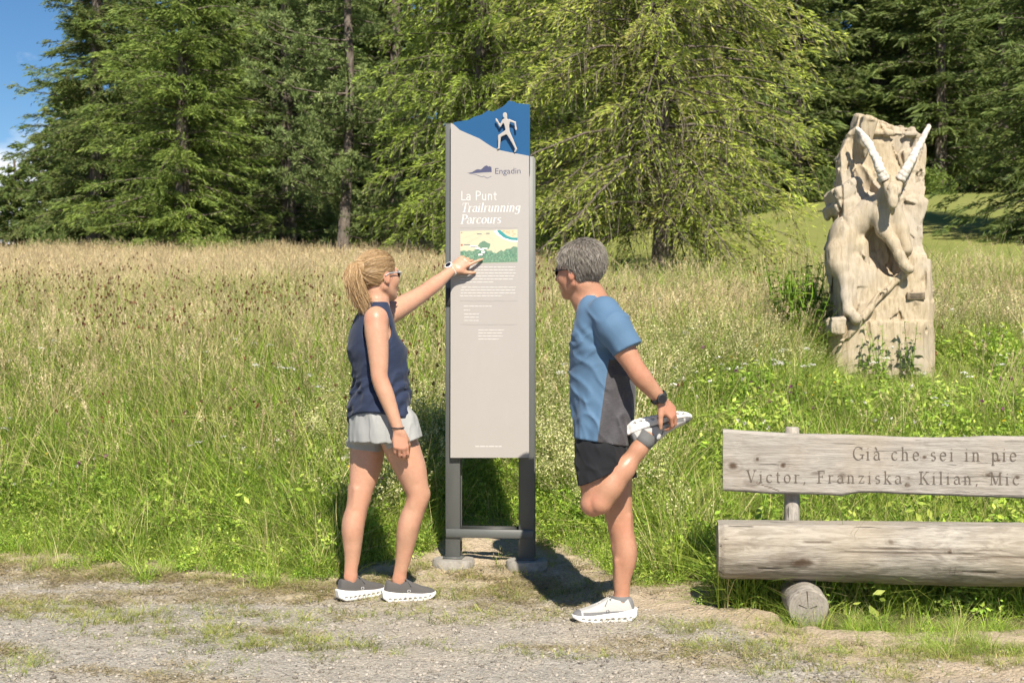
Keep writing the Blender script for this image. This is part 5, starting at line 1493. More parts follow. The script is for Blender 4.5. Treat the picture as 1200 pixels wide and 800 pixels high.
# rough facets of the rear slab
def facet(x, y, dy, nrm): vl_planes.append((IZ(x, y, dy), nrm))
vl.box(IZ(62, 215, -.34), (.16, .16, .20), np.array(Matrix.Rotation(.7, 3, 'Z')), .0, 'cut'); vl.plane(IZ(345, 300, -.25), (.8, -.6, .05)); vl.plane(IZ(215, 36, .06), (-.05, -.75, .66))
vl.plane(IZ(356, 700, -.36), (.85, -.5, 0)); vl.plane(IZ(60, 700, -.40), (-.8, -.6, 0))
vl.plane(IZ(215, 300, .28), (.3, .95, .1)); vl.plane(IZ(215, 300, .28), (-.4, .9, .1))
for cx, cy, dy, sz, rot in ((130, 150, -.02, (.05, .16, .30), (.2, .1, .25)), (96, 262, -.05, (.12, .15, .05), (.0, .2, -.5)), (96, 302, -.03, (.12, .15, .035), (.0, .1, -.45)), (212, 92, -.02, (.245, .12, .017), (.06, 0, .05)), (222, 76, .02, (.20, .10, .013), (.1, 0, .09)), (290, 230, -.04, (.05, .07, .24), (.1, .35, -.22))):
    Mr = np.array(Matrix.Rotation(rot[2], 3, 'Y') @ Matrix.Rotation(rot[0], 3, 'X') @ Matrix.Rotation(rot[1], 3, 'Z'))
    vl.box(IZ(cx, cy, dy + .02), sz, Mr, .012, .0)
# grooves and recesses
def groove(a, b, dy, r_): vl.cap(IZ(*a, dy), IZ(*b, dy), r_, r_, 'cut')
groove((118, 118), (166, 255), -.115, .055); groove((136, 200), (180, 262), -.13, .05); groove((302, 104), (258, 200), -.055, .024); groove((334, 180), (276, 330), -.13, .026); groove((322, 200), (290, 270), -.10, .03); groove((332, 255), (285, 340), -.14, .025)
groove((200, 400), (240, 465), -.25, .125); groove((190, 440), (232, 475), -.29, .12); groove((178, 470), (128, 610), -.38, .05); groove((222, 420), (238, 468), -.34, .075)
groove((150, 250), (120, 190), -.10, .05); groove((262, 300), (300, 240), -.26, .03)
groove((165, 668), (335, 668), -.372, .014); groove((216, 490), (212, 660), -.352, .012); groove((262, 500), (262, 660), -.352, .011); groove((180, 680), (176, 800), -.405, .012); groove((300, 675), (304, 780), -.405, .012); groove((165, 640), (170, 690), -.41, .03)
groove((328, 520), (352, 516), -.33, .01)
# carved ridge running down the block
vl.chain([IZ(285, 490, -.33), IZ(215, 560, -.37), IZ(150, 635, -.41), IZ(85, 712, -.42)], [.018, .022, .022, .018], .012)
vl.box(IZ(75, 655, -.36), (.06, .10, .06), None, .01, .006)
def tooling(p, amp=.036):
    a_ = np.abs(fbm(p * [9, 9, 5], 2, 6) - .5); b_ = np.abs(noise(p * [22, 22, 7], 16) - .5)
    c_ = np.abs(noise(np.stack([p[:, 0] * 5.5, p[:, 1] * 3, p[:, 2] * .8], -1), 44) - .5)
    q = p / np.array([.13, .13, .20]); f_ = np.floor(q).astype(int); best = np.full(len(p), 9.0); val = np.zeros(len(p))
    for i_ in (-1, 0, 1):
        for j_ in (-1, 0, 1):
            for k_ in (-1, 0, 1):
                c3 = f_ + [i_, j_, k_]; h3 = np.stack([_hash(c3[:, 0], c3[:, 1], c3[:, 2] + 17 * m_) for m_ in range(6)], -1)
                dl = q - (c3 + h3[:, :3]); d2 = (dl ** 2).sum(1); m = d2 < best
                best[m] = d2[m]; val[m] = (dl * (h3[:, 3:] - .5)).sum(1)[m]
    return amp * val * np.where(p[:, 2] > IZ(0, 640)[2], 1, .4) + amp * .4 * a_ + .007 * b_ + .014 * np.clip(.05 - c_, 0, 1) / .05 - .006
vl.disp(tooling)
# the animal: body from rump to chest, neck, head, legs, half sunk in the slab
vl.push()
vl.ell(IZ(98, 405, -.16), (.115, .15, .19), None, .04); vl.chain([IZ(104, 392, -.14), IZ(134, 350, -.17), IZ(176, 318, -.20), IZ(214, 302, -.22)], [.115, .108, .10, .088], .04)
vl.chain([IZ(210, 305, -.25), IZ(228, 272, -.30), IZ(235, 250, -.35)], [.10, .078, .064], .035)
vl.chain([IZ(86, 440, -.22), IZ(88, 480, -.27)], [.11, .085], .04); vl.chain([IZ(82, 470, -.25), IZ(104, 520, -.32), IZ(104, 568, -.37), IZ(112, 612, -.42), IZ(132, 634, -.46)], [.088, .052, .038, .036, .045], .03)
vl.chain([IZ(140, 420, -.22), IZ(156, 470, -.24)], [.075, .04], .03)
vl.chain([IZ(204, 330, -.27), IZ(216, 374, -.31), IZ(243, 412, -.36), IZ(262, 450, -.40), IZ(276, 478, -.42), IZ(288, 488, -.44)], [.085, .058, .043, .034, .030, .036], .025)
vl.chain([IZ(240, 318, -.25), IZ(262, 370, -.27), IZ(280, 430, -.30)], [.075, .06, .045], .03)
# head, muzzle down
vl.chain([IZ(238, 238, -.38), IZ(240, 262, -.45), IZ(241, 290, -.50), IZ(241, 302, -.52)], [.064, .056, .036, .027], .02)
vl.cap(IZ(222, 240, -.43), IZ(223, 250, -.44), .028, .023, .015); vl.cap(IZ(257, 240, -.43), IZ(256, 250, -.44), .028, .023, .015)
vl.cap(IZ(212, 238, -.36), IZ(197, 226, -.34), .026, .010, .012); vl.cap(IZ(267, 238, -.36), IZ(281, 228, -.34), .026, .010, .012)
for x_ in (226, 254): vl.cap(IZ(x_, 257, -.49), IZ(x_ + (240 - x_) * .25, 264, -.50), .013, .010, ('cut', .006))
for x_ in (235, 247): vl.cap(IZ(x_, 297, -.545), IZ(x_ + .5, 300, -.55), .008, .008, ('cut', .004))
vl.cap(IZ(232, 306, -.54), IZ(250, 306, -.54), .005, .005, ('cut', .003))
vl.cap(IZ(240, 304, -.50), IZ(241, 330, -.43), .020, .008, .012)
vl.pop(.008)
vl.disp(lambda p: tooling(p, .012))
vl.plane((0, 0, zg0 - .15), (0, 0, -1))
me = vl.mesh('wood_block', relax=0)
t = NT('carved_wood'); v = t.coord((9, 9, 1.3)); v1 = t.coord()
f = t.noise(v, 4.5, 7, .66, .3); f3 = t.noise(v1, 1.8, 4); f4 = t.noise(v, 16, 4)
c = t.ramp(f, [(.3, (.26, .20, .125)), (.48, (.40, .325, .22)), (.66, (.475, .40, .29))])
c = t.mix(t.rng(f3, .42, .65, 0, .7), c, (.38, .345, .295)); c = t.mix(t.rng(f4, .52, .8, 0, .5), c, (.27, .22, .16))
crk = t.rng(t.noise(v, 3.1, 2, .5, .15), .285, .265); c = t.mix(t.math('MULTIPLY', crk, .75), c, (.07, .055, .04))
t.bump(t.math('SUBTRACT', f, crk), .55, .012)
M_IBEX = t.fin(c, .85, spec=.2)
blk = link('wood_block', me, M_IBEX, ibex)
# horns: ringed, white
t = NT('horn_white'); v = t.coord(); f = t.noise(v, 26, 5); c = t.ramp(f, [(.3, (.36, .31, .26)), (.5, (.56, .51, .455)), (.72, (.64, .60, .545))]); t.bump(f, .5, .006)
M_HORN = t.fin(c, .8, spec=.2)
for pts in ([(216, 228, -.42), (203, 196, -.43), (188, 158, -.41), (168, 118, -.36), (148, 92, -.30), (133, 76, -.25)], [(261, 228, -.42), (281, 196, -.43), (300, 160, -.42), (318, 126, -.39), (335, 93, -.35), (349, 66, -.31)]):
    c_ = np.array([IZ(x, y, d) for x, y, d in pts]); tt = np.linspace(0, 1, len(c_)); q = np.linspace(0, 1, 130)
    # smooth centre line through the points
    cc = np.stack([np.interp(q, tt, c_[:, k]) for k in range(3)], 1)
    for _ in range(40): cc[1:-1] = (cc[:-2] + cc[1:-1] * 2 + cc[2:]) / 4
    ring = np.abs(np.sin(q * PI * 14 * (1 - .15 * q))) ** .6
    rad = (.043 - .024 * q ** 1.2) * (1 - .13 * (1 - ring) * (q < .9)); rad[-4:] *= [.9, .75, .5, .2]
    g = Geo(); tube(g, cc, rad, 18)
    me = g.mesh('horn', True); V = np.empty(len(me.vertices) * 3); me.vertices.foreach_get('co', V); V = V.reshape(-1, 3); V += .020 * (fbm(V * 24, 3, 3) - .5)[:, None]; me.vertices.foreach_set('co', V.ravel())
    link('horn', me, M_HORN, ibex)
q = IZ(270, 571, 0); ii = [int(round((q[k] - vl.lo[k]) / H_)) for k in (0, 2)]
q[1] = vl.ax[1][np.argmax((vl.d[ii[0] - 7:ii[0] + 8, :, ii[1] - 3:ii[1] + 4] < 0).any((0, 2)))] + .004
g = Geo(); boxg(g, q, (.070, .014, .029))
pq = link('plaque', g.mesh('plaque'), mat_simple('bronze_plaque', (.20, .155, .10), .5, .25, 40, metal=.3), ibex); bevel(pq, .004, 2)
g = Geo()
for k in range(4): boxg(g, q + [0, -.0145, .016 - k * .0105], (.050 - .006 * (k % 2), .001, .0022))
link('plaque_text', g.mesh('plaque_text'), mat_simple('plaque_groove', (.07, .055, .04), .8), pq)
# ------------------------------------------------------------------ people
def mat_skin(name, col, red):
    t = NT(name); v = t.coord()
    f = t.noise(v, 9, 4); f2 = t.noise(v, 140, 3)
    f3 = t.noise(v, 34, 5, .7); c = t.mix(t.rng(f, .35, .65), col, red); c = t.mix(t.rng(f2, .4, .8, 0, .35), c, tuple(x * .72 for x in col)); c = t.mix(t.rng(f3, .42, .72, 0, .55), c, (col[0] * .86, col[1] * .76, col[2] * .72))
    rd = t.attr('red'); c = t.mix(t.math('MULTIPLY', rd, .62), c, (red[0] * .93, red[1] * .70, red[2] * .66))
    t.bump(t.math('ADD', f2, f3), .3, .0018)
    t.b.inputs['Subsurface Weight'].default_value = .12
    t.b.inputs['Subsurface Radius'].default_value = (.012, .005, .003)
    return t.fin(c, .40, spec=.4)
def mat_cloth(name, col, rough=.8, sc=420):
    t = NT(name); v = t.coord(); f = t.noise(v, sc, 2); f2 = t.noise(v, 7, 4)
    c = t.mix(f, tuple(x * .82 for x in col), tuple(min(1, x * 1.15) for x in col)); c = t.mix(t.rng(f2, .4, .75, 0, .25), c, tuple(x * .8 for x in col))
    t.bump(f, .15, .001)
    t.b.inputs['Sheen Weight'].default_value = .08
    return t.fin(c, rough, spec=.2)
SKIN_W = mat_skin('skin_fair', (.50, .295, .195), (.54, .285, .195)); SKIN_M = mat_skin('skin_tanned', (.42, .232, .145), (.46, .228, .148))
HAIR_MAT = mat_leaf('hair_strands', 0.12, .42, 0.0)
CL_NAVY = mat_cloth('navy_jersey', (.022, .032, .066)); CL_SILVER = mat_cloth('silver_grey_cloth', (.31, .315, .31), .6); CL_BLACK = mat_cloth('black_cloth', (.012, .013, .016))
M_GLASS = mat_simple('dark_lens', (.012, .013, .018), .12, .1, 10, spec=.6); M_FRAME = mat_simple('pale_frame', (.42, .42, .44), .35, .1, 20); M_FRAMED = mat_simple('black_frame', (.02, .02, .022), .4, .1, 20)
M_RUB = mat_simple('black_rubber', (.022, .023, .026), .5, .15, 40); M_WSTRAP = mat_simple('white_strap', (.72, .70, .68), .5, .05, 40)
SOLE_W = mat_simple('white_foam_sole', (.66, .645, .615), .75, .10, 45, .15)
KNIT_D = mat_cloth('charcoal_knit', (.095, .090, .088), .85, 260); KNIT_L = mat_cloth('pale_grey_knit', (.42, .415, .40), .8, 260); MID_G = mat_cloth('mid_grey_knit', (.16, .16, .16), .8, 260)
M_MARK = mat_simple('shoe_mark_white', (.6, .6, .6), .6, .05, 30); M_MARKD = mat_simple('shoe_mark_dark', (.05, .05, .055), .6, .05, 30)
LACE = mat_simple('lace_cord', (.10, .10, .10), .8, .2, 60)

def frame(fwd, up):
    f = unit(fwd); s = unit(np.cross(up, f)); u = np.cross(f, s)          # s = the body's left
    return np.stack([f, s, u], 1)
def head(v, c, M, jaw=1.0, k=.02, ears=True):
    """c: middle of the head, M: columns forward, left, up"""
    T = lambda x, y, z: c + M @ np.array([x, y, z])
    v.push()
    v.ell(T(-.012, 0, .030), (.096, .076, .088), M, k); v.ell(T(.022, 0, -.035), (.070, .061, .084), M, .03)
    for s_ in (-1, 1):
        v.cap(T(-.012, s_ * .056 * jaw, -.050), T(.055, s_ * .020, -.098), .019, .016, .025); v.ell(T(.052, s_ * .040, -.024), (.030, .024, .030), M, .025)
    v.ell(T(.066, 0, -.100), (.022, .024, .018), M, .022)
    v.cap(T(.080, -.032, .020), T(.080, .032, .020), .012, .012, .02)
    for s_ in (-1, 1): v.ell(T(.098, s_ * .033, .0), (.016, .020, .013), M, ('cut', .012))
    v.chain([T(.084, 0, .012), T(.098, 0, -.010), T(.110, 0, -.030)], [.009, .010, .0125], .012)
    for s_ in (-1, 1): v.cap(T(.094, s_ * .012, -.034), T(.096, s_ * .013, -.032), .0085, .0085, .008)
    v.cap(T(.086, -.018, -.060), T(.086, .018, -.060), .0085, .0085, .010); v.cap(T(.084, -.015, -.070), T(.084, .015, -.070), .009, .009, .008)
    v.cap(T(.098, -.02, -.0645), T(.098, .02, -.0645), .0035, .0035, ('cut', .004))
    if ears:
        for s_ in (-1, 1):
            Me = M @ np.array(Matrix.Rotation(s_ * .35, 3, 'Z'))
            v.ell(T(-.014, s_ * .080, -.004), (.019, .009, .032), Me, .006); v.ell(T(-.009, s_ * .089, .002), (.010, .006, .017), Me, ('cut', .004)); v.ell(T(-.010, s_ * .079, -.028), (.010, .008, .010), Me, .006)
    v.pop(.004)
    return T
def hand(v, w, f, n, side, curls, spread=.16, thumb=(.5, .6, .3), sc=1.0, tpos=None):
    """w wrist, f finger direction, n palm normal (fingers curl towards it), side direction towards the thumb; curls per finger (index..little) in rad per joint"""
    f = unit(f); n = unit(n - (n @ f) * f); s_ = np.cross(n, f); s_ = s_ if s_ @ side > 0 else -s_
    v.push()
    L = [(.082, .040, .024, .020), (.086, .044, .028, .021), (.082, .040, .026, .020), (.074, .031, .020, .018)]
    kn = []
    for i in range(4):
        o = (1.5 - i) * .0195 * sc
        k0 = w + s_ * o * .65 + f * .012 * sc; k1 = w + f * L[i][0] * sc + s_ * o * 1.0 - n * (.004 if i in (1, 2) else 0)
        v.cap(k0, k1, .0135 * sc, .0105 * sc, .012); kn.append(k1)
        d = unit(f + s_ * (1.5 - i) * spread * .35); p = k1; nn = n; r_ = .0093 * sc
        cs = curls[i]
        for j in range(3):
            c_ = cs[j]; d2 = d * math.cos(c_) + nn * math.sin(c_); nn = nn * math.cos(c_) - d * math.sin(c_); d = d2
            q = p + d * L[i][j + 1] * sc; v.cap(p, q, r_, r_ * .93, .004); p = q; r_ *= .92
    v.ell(w + f * .045 * sc + n * .010 * sc, np.array([.036, .038, .017]) * sc, np.stack([f, s_, n], 1), .012)
    # thumb leaves the side of the palm near its base
    b = w + f * .024 * sc + s_ * .028 * sc + n * .006
    a, o_, c_ = thumb
    d = unit(f * math.cos(a) + s_ * math.sin(a) + n * o_); v.cap(w + f * .014 * sc + s_ * .014 * sc, b + d * .030 * sc, .0165 * sc, .0125 * sc, .012)
    p = b + d * .030 * sc; d = unit(d * math.cos(c_) + unit(n * .6 + f * .5 - s_ * .3) * math.sin(c_)); v.cap(p, p + d * .032 * sc, .0112 * sc, .0102 * sc, .005)
    p = p + d * .032 * sc; d = unit(d * math.cos(c_) + unit(n * .6 + f * .6 - s_ * .4) * math.sin(c_)); v.cap(p, p + d * .026 * sc, .0102 * sc, .008 * sc, .004)
    v.pop(.010)

# ---- running shoes
def shoe_parts(L, h=.003):
    wid = lambda x: np.interp(x / L, [0, .04, .12, .30, .45, .62, .75, .86, .94, 1.0], [.016, .027, .035, .036, .035, .043, .046, .042, .031, .012]) * (L / .28)
    zbot = lambda x: np.interp(x / L, [0, .08, .2, .6, .75, .9, 1.0], [.018, .005, 0, 0, .003, .014, .027])
    ztop = lambda x: np.interp(x / L, [0, .1, .3, .5, .7, .9, 1.0], [.060, .054, .046, .042, .038, .038, .042])
    def solid(lo, hi, fn):
        v = Vol(lo, hi, h); X, Y, Z = v.ax[0][:, None, None], v.ax[1][None, :, None], v.ax[2][None, None, :]; v.d = fn(X, Y, Z).astype(np.float32) + 0 * (X + Y + Z).astype(np.float32); return v
    def smax(a, b, k=.006):
        hh = np.clip(.5 + .5 * (a - b) / k, 0, 1); return b + (a - b) * hh + k * hh * (1 - hh)
    lo, hi = (-.02, -.065, -.01), (L + .02, .065, .15)
    def sole_f(X, Y, Z):
        w = wid(X) + .004 + .004 * np.sin(np.clip(Z / .04, 0, 1) * PI)
        return smax(smax(np.abs(Y) - w, smax(zbot(X) - Z, Z - ztop(X))), smax(-X - .004 + (Z - .02) * -.15, X - L))
    sv = solid(lo, hi, sole_f)
    for k in range(9):           # holes along the sidewall
        x = L * (.10 + .094 * k); zc = float(zbot(x) * .6 + .017); w = float(wid(x))
        for s_ in (-1, 1): sv.ell((x, s_ * (w + .005), zc), (.0078, .012, .0058), None, ('cut', .002))
        if k < 8: sv.cap((x + L * .047, -.06, -.001), (x + L * .047, .06, -.001), .004, .004, ('cut', .003))
    hgt = lambda x: np.interp(x / L, [0, .05, .20, .32, .42, .58, .75, .9, 1.0], [.102, .106, .101, .108, .108, .084, .066, .056, .046])
    def upper_f(X, Y, Z):
        zt = ztop(X) - .012; H = hgt(X) - zt; q = np.clip((Z - zt) / H, 0, 1)
        w = (wid(X) + .001) * (1 - .34 * q ** 2.6) * np.interp(X / L, [0, .3, 1], [.93, .97, .96])
        return smax(smax(np.abs(Y) - w, smax(zt - Z, Z - hgt(X), .01), .012), smax(-X + .003 - .25 * (.06 - Z) * (Z > .06), X - L + .003 + .3 * np.clip(Z - .045, 0, 1)), .012)
    uv = solid(lo, hi, upper_f)
    uv.ell((L * .25, 0, .114), (L * .150, .030, .027), None, ('cut', .006))       # opening for the foot
    uv.ell((L * .50, 0, .080), (L * .16, .0045, .012), None, ('cut', .004))      # throat
    return sv, uv
def build_shoe(L, upper_mats, toe_fn, mark_mat):
    sv, uv = shoe_parts(L)
    sm = sv.mesh('sole', relax=1)
    um = uv.mesh('shoe', toe_fn, relax=1)
    g = Geo()
    for k in range(5):           # laces crossing the throat, and a bow
        x = L * (.40 + .055 * k); z = float(np.interp(x / L, [.4, .58, .75], [.106, .080, .064])); 
        for s_ in (-1, 1): tube(g, [[x - .004, -s_ * .014, z - .005], [x, 0, z + .001], [x + .006, s_ * .014, z - .006]], .0022, 5)
    for s_ in (-1, 1):
        tube(g, [[L * .40, 0, .108], [L * .38, s_ * .018, .114], [L * .41, s_ * .034, .104], [L * .42, s_ * .022, .102], [L * .40, 0, .108]], .002, 5); tube(g, [[L * .40, 0, .108], [L * .45, s_ * .024, .098], [L * .50, s_ * .036, .076]], .0018, 5)
    lm = g.mesh('laces', True)
    # two small letter-like rings on each side, standing on end
    g = Geo()
    for s_ in (-1, 1):
        for (cx, cz) in ((.46, .052), (.46, .066)):
            a = np.linspace(0, 2 * PI, 13) if cz < .06 else np.linspace(-.5 * PI, .5 * PI, 9); y = s_ * (.0352 if cz < .06 else .0305) * L / .28
            pts = np.column_stack([L * cx + .0068 * np.cos(a), np.full(len(a), y), cz + .006 * np.sin(a)]); tube(g, pts, .0015, 4)
    mk = g.mesh('mark', True)
    return sm, um, lm, mk, upper_mats, mark_mat
def place_shoe(kit, name, parent, heel, toe, up, mirror=False):
    sm, um, lm, mk, ums, mm = kit
    x = unit(np.asarray(toe) - heel); up = np.asarray(up, float); z = unit(up - (up @ x) * x); y = np.cross(z, x)
    M = Matrix(((x[0], y[0], z[0], heel[0]), (x[1], y[1], z[1], heel[1]), (x[2], y[2], z[2], heel[2]), (0, 0, 0, 1)))
    if not len(um.materials):
        for m in ums: um.materials.append(m)
        sm.materials.append(SOLE_W); lm.materials.append(LACE); mk.materials.append(mm)
    o = link(name, um, None, parent); o.matrix_basis = M
    for nm, me in (('sole', sm), ('laces', lm), ('logo_mark', mk)):
        c_ = link(nm, me, None, o, False)
        if nm == 'logo_mark': c_['kind'] = 'stuff'
    return o, M

def ribbons(g, paths, width, cols, r):
    """paths (n,k,3) -> thin flat strands facing roughly outward"""
    n, k, _ = paths.shape
    T = unit(np.gradient(paths, axis=1)); S_ = unit(np.cross(T, r.normal(size=(n, 1, 3)) + [0, -1.0, .3]))
    w = width * (1 - .6 * np.linspace(0, 1, k) ** 3)[None, :, None] / 2
    V = np.stack([paths - S_ * w, paths + S_ * w], 2).reshape(-1, 3)
    b = (np.arange(n) * k * 2)[:, None] + (np.arange(k - 1) * 2)[None]
    g.add(V, np.stack([b, b + 1, b + 3, b + 2], -1).reshape(-1, 4), np.repeat(cols, k * 2, 0))

def watch(parent, c, axis, face_dir, r_, strap, body):
    axis = unit(axis); fd = unit(face_dir - (face_dir @ axis) * axis); sd = np.cross(axis, fd)
    g = Geo(); a = np.linspace(0, 2 * PI, 25)
    ring = c + r_ * (np.cos(a)[:, None] * fd + np.sin(a)[:, None] * sd * 1.05)
    V = []; n = len(a)
    for dx, k in ((-.010, 1.0), (-.010, 1.09), (.010, 1.09), (.010, 1.0)): V.append(c + (ring - c) * k + axis * dx)
    V = np.concatenate(V); i = np.arange(3)[:, None] * n; j = np.arange(n - 1)[None]
    g.add(V, np.stack([i + j, i + j + 1, i + n + j + 1, i + n + j], -1).reshape(-1, 4))
    w = link('wrist_watch', g.mesh('wrist_watch', True), strap, parent)
    g = Geo(); p = c + fd * (r_ * 1.0); tube(g, [p, p + fd * .004, p + fd * .012, p + fd * .0135], [.019, .021, .021, .0185], 20); me = g.mesh('watch_case', True); me.set_sharp_from_angle(angle=R(40)); wc = link('watch_case', me, body, w)
    g = Geo(); tube(g, [p + fd * .0136, p + fd * .0141], [.0155, .0155], 20); link('watch_face', g.mesh('watch_face'), M_GLASS, w)

def folds(p, dirs, amp, freq, seed):
    q = p * freq
    n = fbm(q * np.array(dirs), 3, seed) - .5
    return amp * n
def red_spots(pts):
    pts = [np.asarray(q, float) for q in pts]
    def fn(V):
        r_ = np.zeros(len(V))
        for q in pts: r_ = np.maximum(r_, np.exp(-(((V - q) ** 2).sum(1)) / .055 ** 2))
        return {'red': r_ * (.55 + .9 * fbm(V * 30, 3, 2) - .2)}
    return fn
def ridge(p, sx_, sy_, sz_, seed):
    n = fbm(np.stack([p[:, 0] * sx_, p[:, 1] * sy_, p[:, 2] * sz_], -1), 2, seed)
    return (1 - np.clip(np.abs(n - .5) * 5, 0, 1)) ** 2
def turn(p, ax, ang):
    return p @ np.array(Matrix.Rotation(ang, 3, ax)).T
def glasses(parent, T, M, rim, wrap=.0):
    g = Geo(); h = Geo()
    for s_ in (-1, 1):
        a = np.linspace(0, 2 * PI, 18, endpoint=False)
        V = np.array([T(.103 - .020 * abs(.034 + .026 * math.cos(t)) / .06 * .9 - .004, s_ * (.034 + .028 * math.cos(t)), .002 + .018 * math.sin(t)) for t in a] + [T(.101, s_ * .034, .002)])
        F = np.array([[k, (k + 1) % 18, 18] for k in range(18)]); g.add(V if s_ > 0 else V, F if s_ > 0 else F[:, ::-1])
        tube(h, np.concatenate([V[:18], V[:1]]), .0022, 5)
        tube(h, [T(.090, s_ * .063, .008), T(.065, s_ * .074, .010), T(.0, s_ * .085, .012), T(-.028, s_ * .086, .002)], .0028, 5)
    tube(h, [T(.104, -.008, .006), T(.107, 0, .008), T(.104, .008, .006)], .0022, 5)
    fr_ = link('sunglasses', h.mesh('sunglasses', True), rim, parent); link('lens', g.mesh('lens', True), M_GLASS, fr_)

# =================================================================== the woman
WY = 6.64
W = lambda px, py, dy=0.0: P(px, py, WY + dy)
woman = empty('person', (W(445, 700)[0], WY, z1(W(445, 700)[0], WY)), 'blonde woman in navy singlet and silver shorts pointing at the trail sign', 'person')
S = FPX / WY
vb = Vol((-.90, 6.30, -.02), (-.13, 7.36, 1.72), .0052)
wz = lambda py: W(0, py)[2]
YW = R(22)                         # the trunk faces right and a little away
def wrow(py, l, r, side, dy=0.0, grow=0):   # silhouette left and right edge in photograph pixels
    c = W((l + r) / 2, py, dy); rf = (r - l) / 2 / S
    # ellipse turned by YW: its half width in the picture
    a = math.cos(YW); b = math.sin(YW); f = math.sqrt(max((rf ** 2 - (side * b) ** 2), .0009)) / a
    return (c[2], c[0], c[1], f, side, YW)
torso = [wrow(352, 428, 452, .050), wrow(360, 425, 456, .075), wrow(368, 420, 459, .125), wrow(378, 415, 460, .150), wrow(392, 412, 464, .150), wrow(410, 412, 475, .140), wrow(430, 417, 474, .125), wrow(450, 420, 473, .122), wrow(470, 416, 478, .145), wrow(490, 414, 479, .150), wrow(504, 418, 474, .145)]
vb.zloft(torso, .02)
vb.chain([W(440, 372), W(443, 345, .01)], [.055, .047], .03)                                  # neck
HWf = np.array([.70, .66, .12]); WM = frame(HWf, np.array([-.08, -.05, 1.0])); WHC = W(443.5, 324, .005)
vb.chain([W(441, 360, .0), WHC + WM @ np.array([-.025, 0, -.06])], [.050, .050], .025)
WT = head(vb, WHC, WM, .92)
# shoulders
vb.ell(W(441, 374, -.150), (.055, .06, .06), None, .03); vb.ell(W(450, 372, .165), (.05, .06, .055), None, .03)
# near arm hanging
vb.push()
ARM_F = [(0, .050, 0), (.10, .053, 0), (.28, .046, .002), (.42, .040, 0), (.50, .036, -.003), (.58, .0375, -.002), (.66, .037, 0), (.80, .030, 0), (.93, .0245, 0), (1, .0235, 0)]
vb.limb([W(440, 374, -.165), W(445, 442, -.195), W(467, 504, -.205)], ARM_F, [1, -.2, 0])
hand(vb, W(467.5, 505, -.205), W(472.5, 540, -.205) - W(467.5, 505, -.205), np.array([-.25, .9, 0]), np.array([.9, -.3, 0]), [(.35, .6, .35), (.45, .7, .4), (.5, .75, .45), (.55, .8, .45)], .10, (.42, .45, .3), .92)
vb.pop(.012)
# far arm reaching to the sign
WH_Y = SY - .058 + .02
wr = P(530.5, 316, 7.215)
vb.push()
el = (W(459, 362, .19) * .45 + wr * .55) + np.array([.0, -.02, -.025])
vb.limb([W(450, 371, .165), el, wr], ARM_F, [0, 0, -1.0])
tip = P(560.5, 295, SY + .01)
fdir = unit(P(562, 293, 7.235) - wr)
hand(vb, wr, P(549, 303, 7.225) - wr, np.array([.05, .95, -.28]), np.array([.2, 0, -1]), [(.10, .12, .1), (.85, 1.0, .6), (.95, 1.05, .6), (1.0, 1.05, .6)], .30, (.75, .25, .25), .95)
vb.pop(.012)
# legs: hip, knee, ankle
LEG_F = [(0, .080, 0), (.12, .081, -.004), (.28, .072, -.010), (.42, .056, -.006), (.50, .0500, -.004), (.57, .0465, .004), (.66, .0495, .014), (.74, .046, .013), (.84, .036, .006), (.94, .029, .002), (1, .028, 0)]
LEG_M = [(0, .086, 0), (.12, .084, -.004), (.28, .073, -.008), (.42, .057, -.005), (.50, .0525, -.004), (.57, .048, .006), (.66, .0515, .018), (.74, .046, .016), (.84, .036, .006), (.94, .0305, .002), (1, .030, 0)]
def leg(v, hip, knee, ankle, back, rows, lean=False):
    back = unit(back); ax_ = unit(knee - ankle); sd_ = np.cross(back, ax_)
    v.push()
    v.limb([hip, knee, ankle], rows, back, 36)
    rk = rows[4][1]
    v.ell(knee - back * (rk * .58), (.026, .026, .032), None, .022)                              # knee cap
    v.cap(knee - back * rk * .62 - ax_ * .045, knee - back * rk * .60 - ax_ * .085, .017, .013, .02)   # below it, to the shin
    v.cap(knee * .75 + ankle * .25 - back * .028, knee * .2 + ankle * .8 - back * .018, .012, .010, .02)   # shin bone
    for q_ in (-1, 1):                                                                          # the calf's two heads, the cords behind the knee
        v.ell(knee * .68 + ankle * .32 + back * .028 + sd_ * q_ * .019, (.026, .026, .070), frame(sd_, ax_), .025)
        v.cap(knee + back * rk * .62 + sd_ * q_ * .030 + ax_ * .05, knee + back * rk * .55 + sd_ * q_ * .030 - ax_ * .03, .009, .010, .02)
    v.cap(knee * .22 + ankle * .78 + back * .022, ankle + back * .024, .010, .011, .014)          # heel tendon
    if lean:
        v.cap(knee * .55 + ankle * .45 + sd_ * .030 - back * .012, knee * .15 + ankle * .85 + sd_ * .016 - back * .006, .016, .010, .014)
        v.cap(knee * .55 + ankle * .45 - sd_ * .030 - back * .012, knee * .15 + ankle * .85 - sd_ * .016 - back * .006, .016, .010, .014)
    v.pop(.02)
hipF, kneeF, ankF = W(433, 508, .065), W(420, 584, .03), W(412, 684, .075)
hipN, kneeN, ankN = W(464, 508, -.065), W(490, 581, -.045), W(472, 684, -.055)
shL = .250
hF, tF = P(396.5, 704, WY + .0), P(447.5, 701, WY + .14); tF = hF + unit((tF - hF) * [1, 1, 0]) * shL
hN, tN = P(449.5, 704, WY - .02), P(510.5, 703, WY + .05); tN = hN + unit((tN - hN) * [1, 1, 0]) * shL
hF[2] = z1(*hF[:2]) + .012; hN[2] = z1(*hN[:2]) + .012; tF[2] = z1(*tF[:2]) + .012; tN[2] = z1(*tN[:2]) + .012
ankF = hF + (tF - hF) * .27 + [0, 0, .105]; ankN = hN + (tN - hN) * .30 + [0, 0, .105]
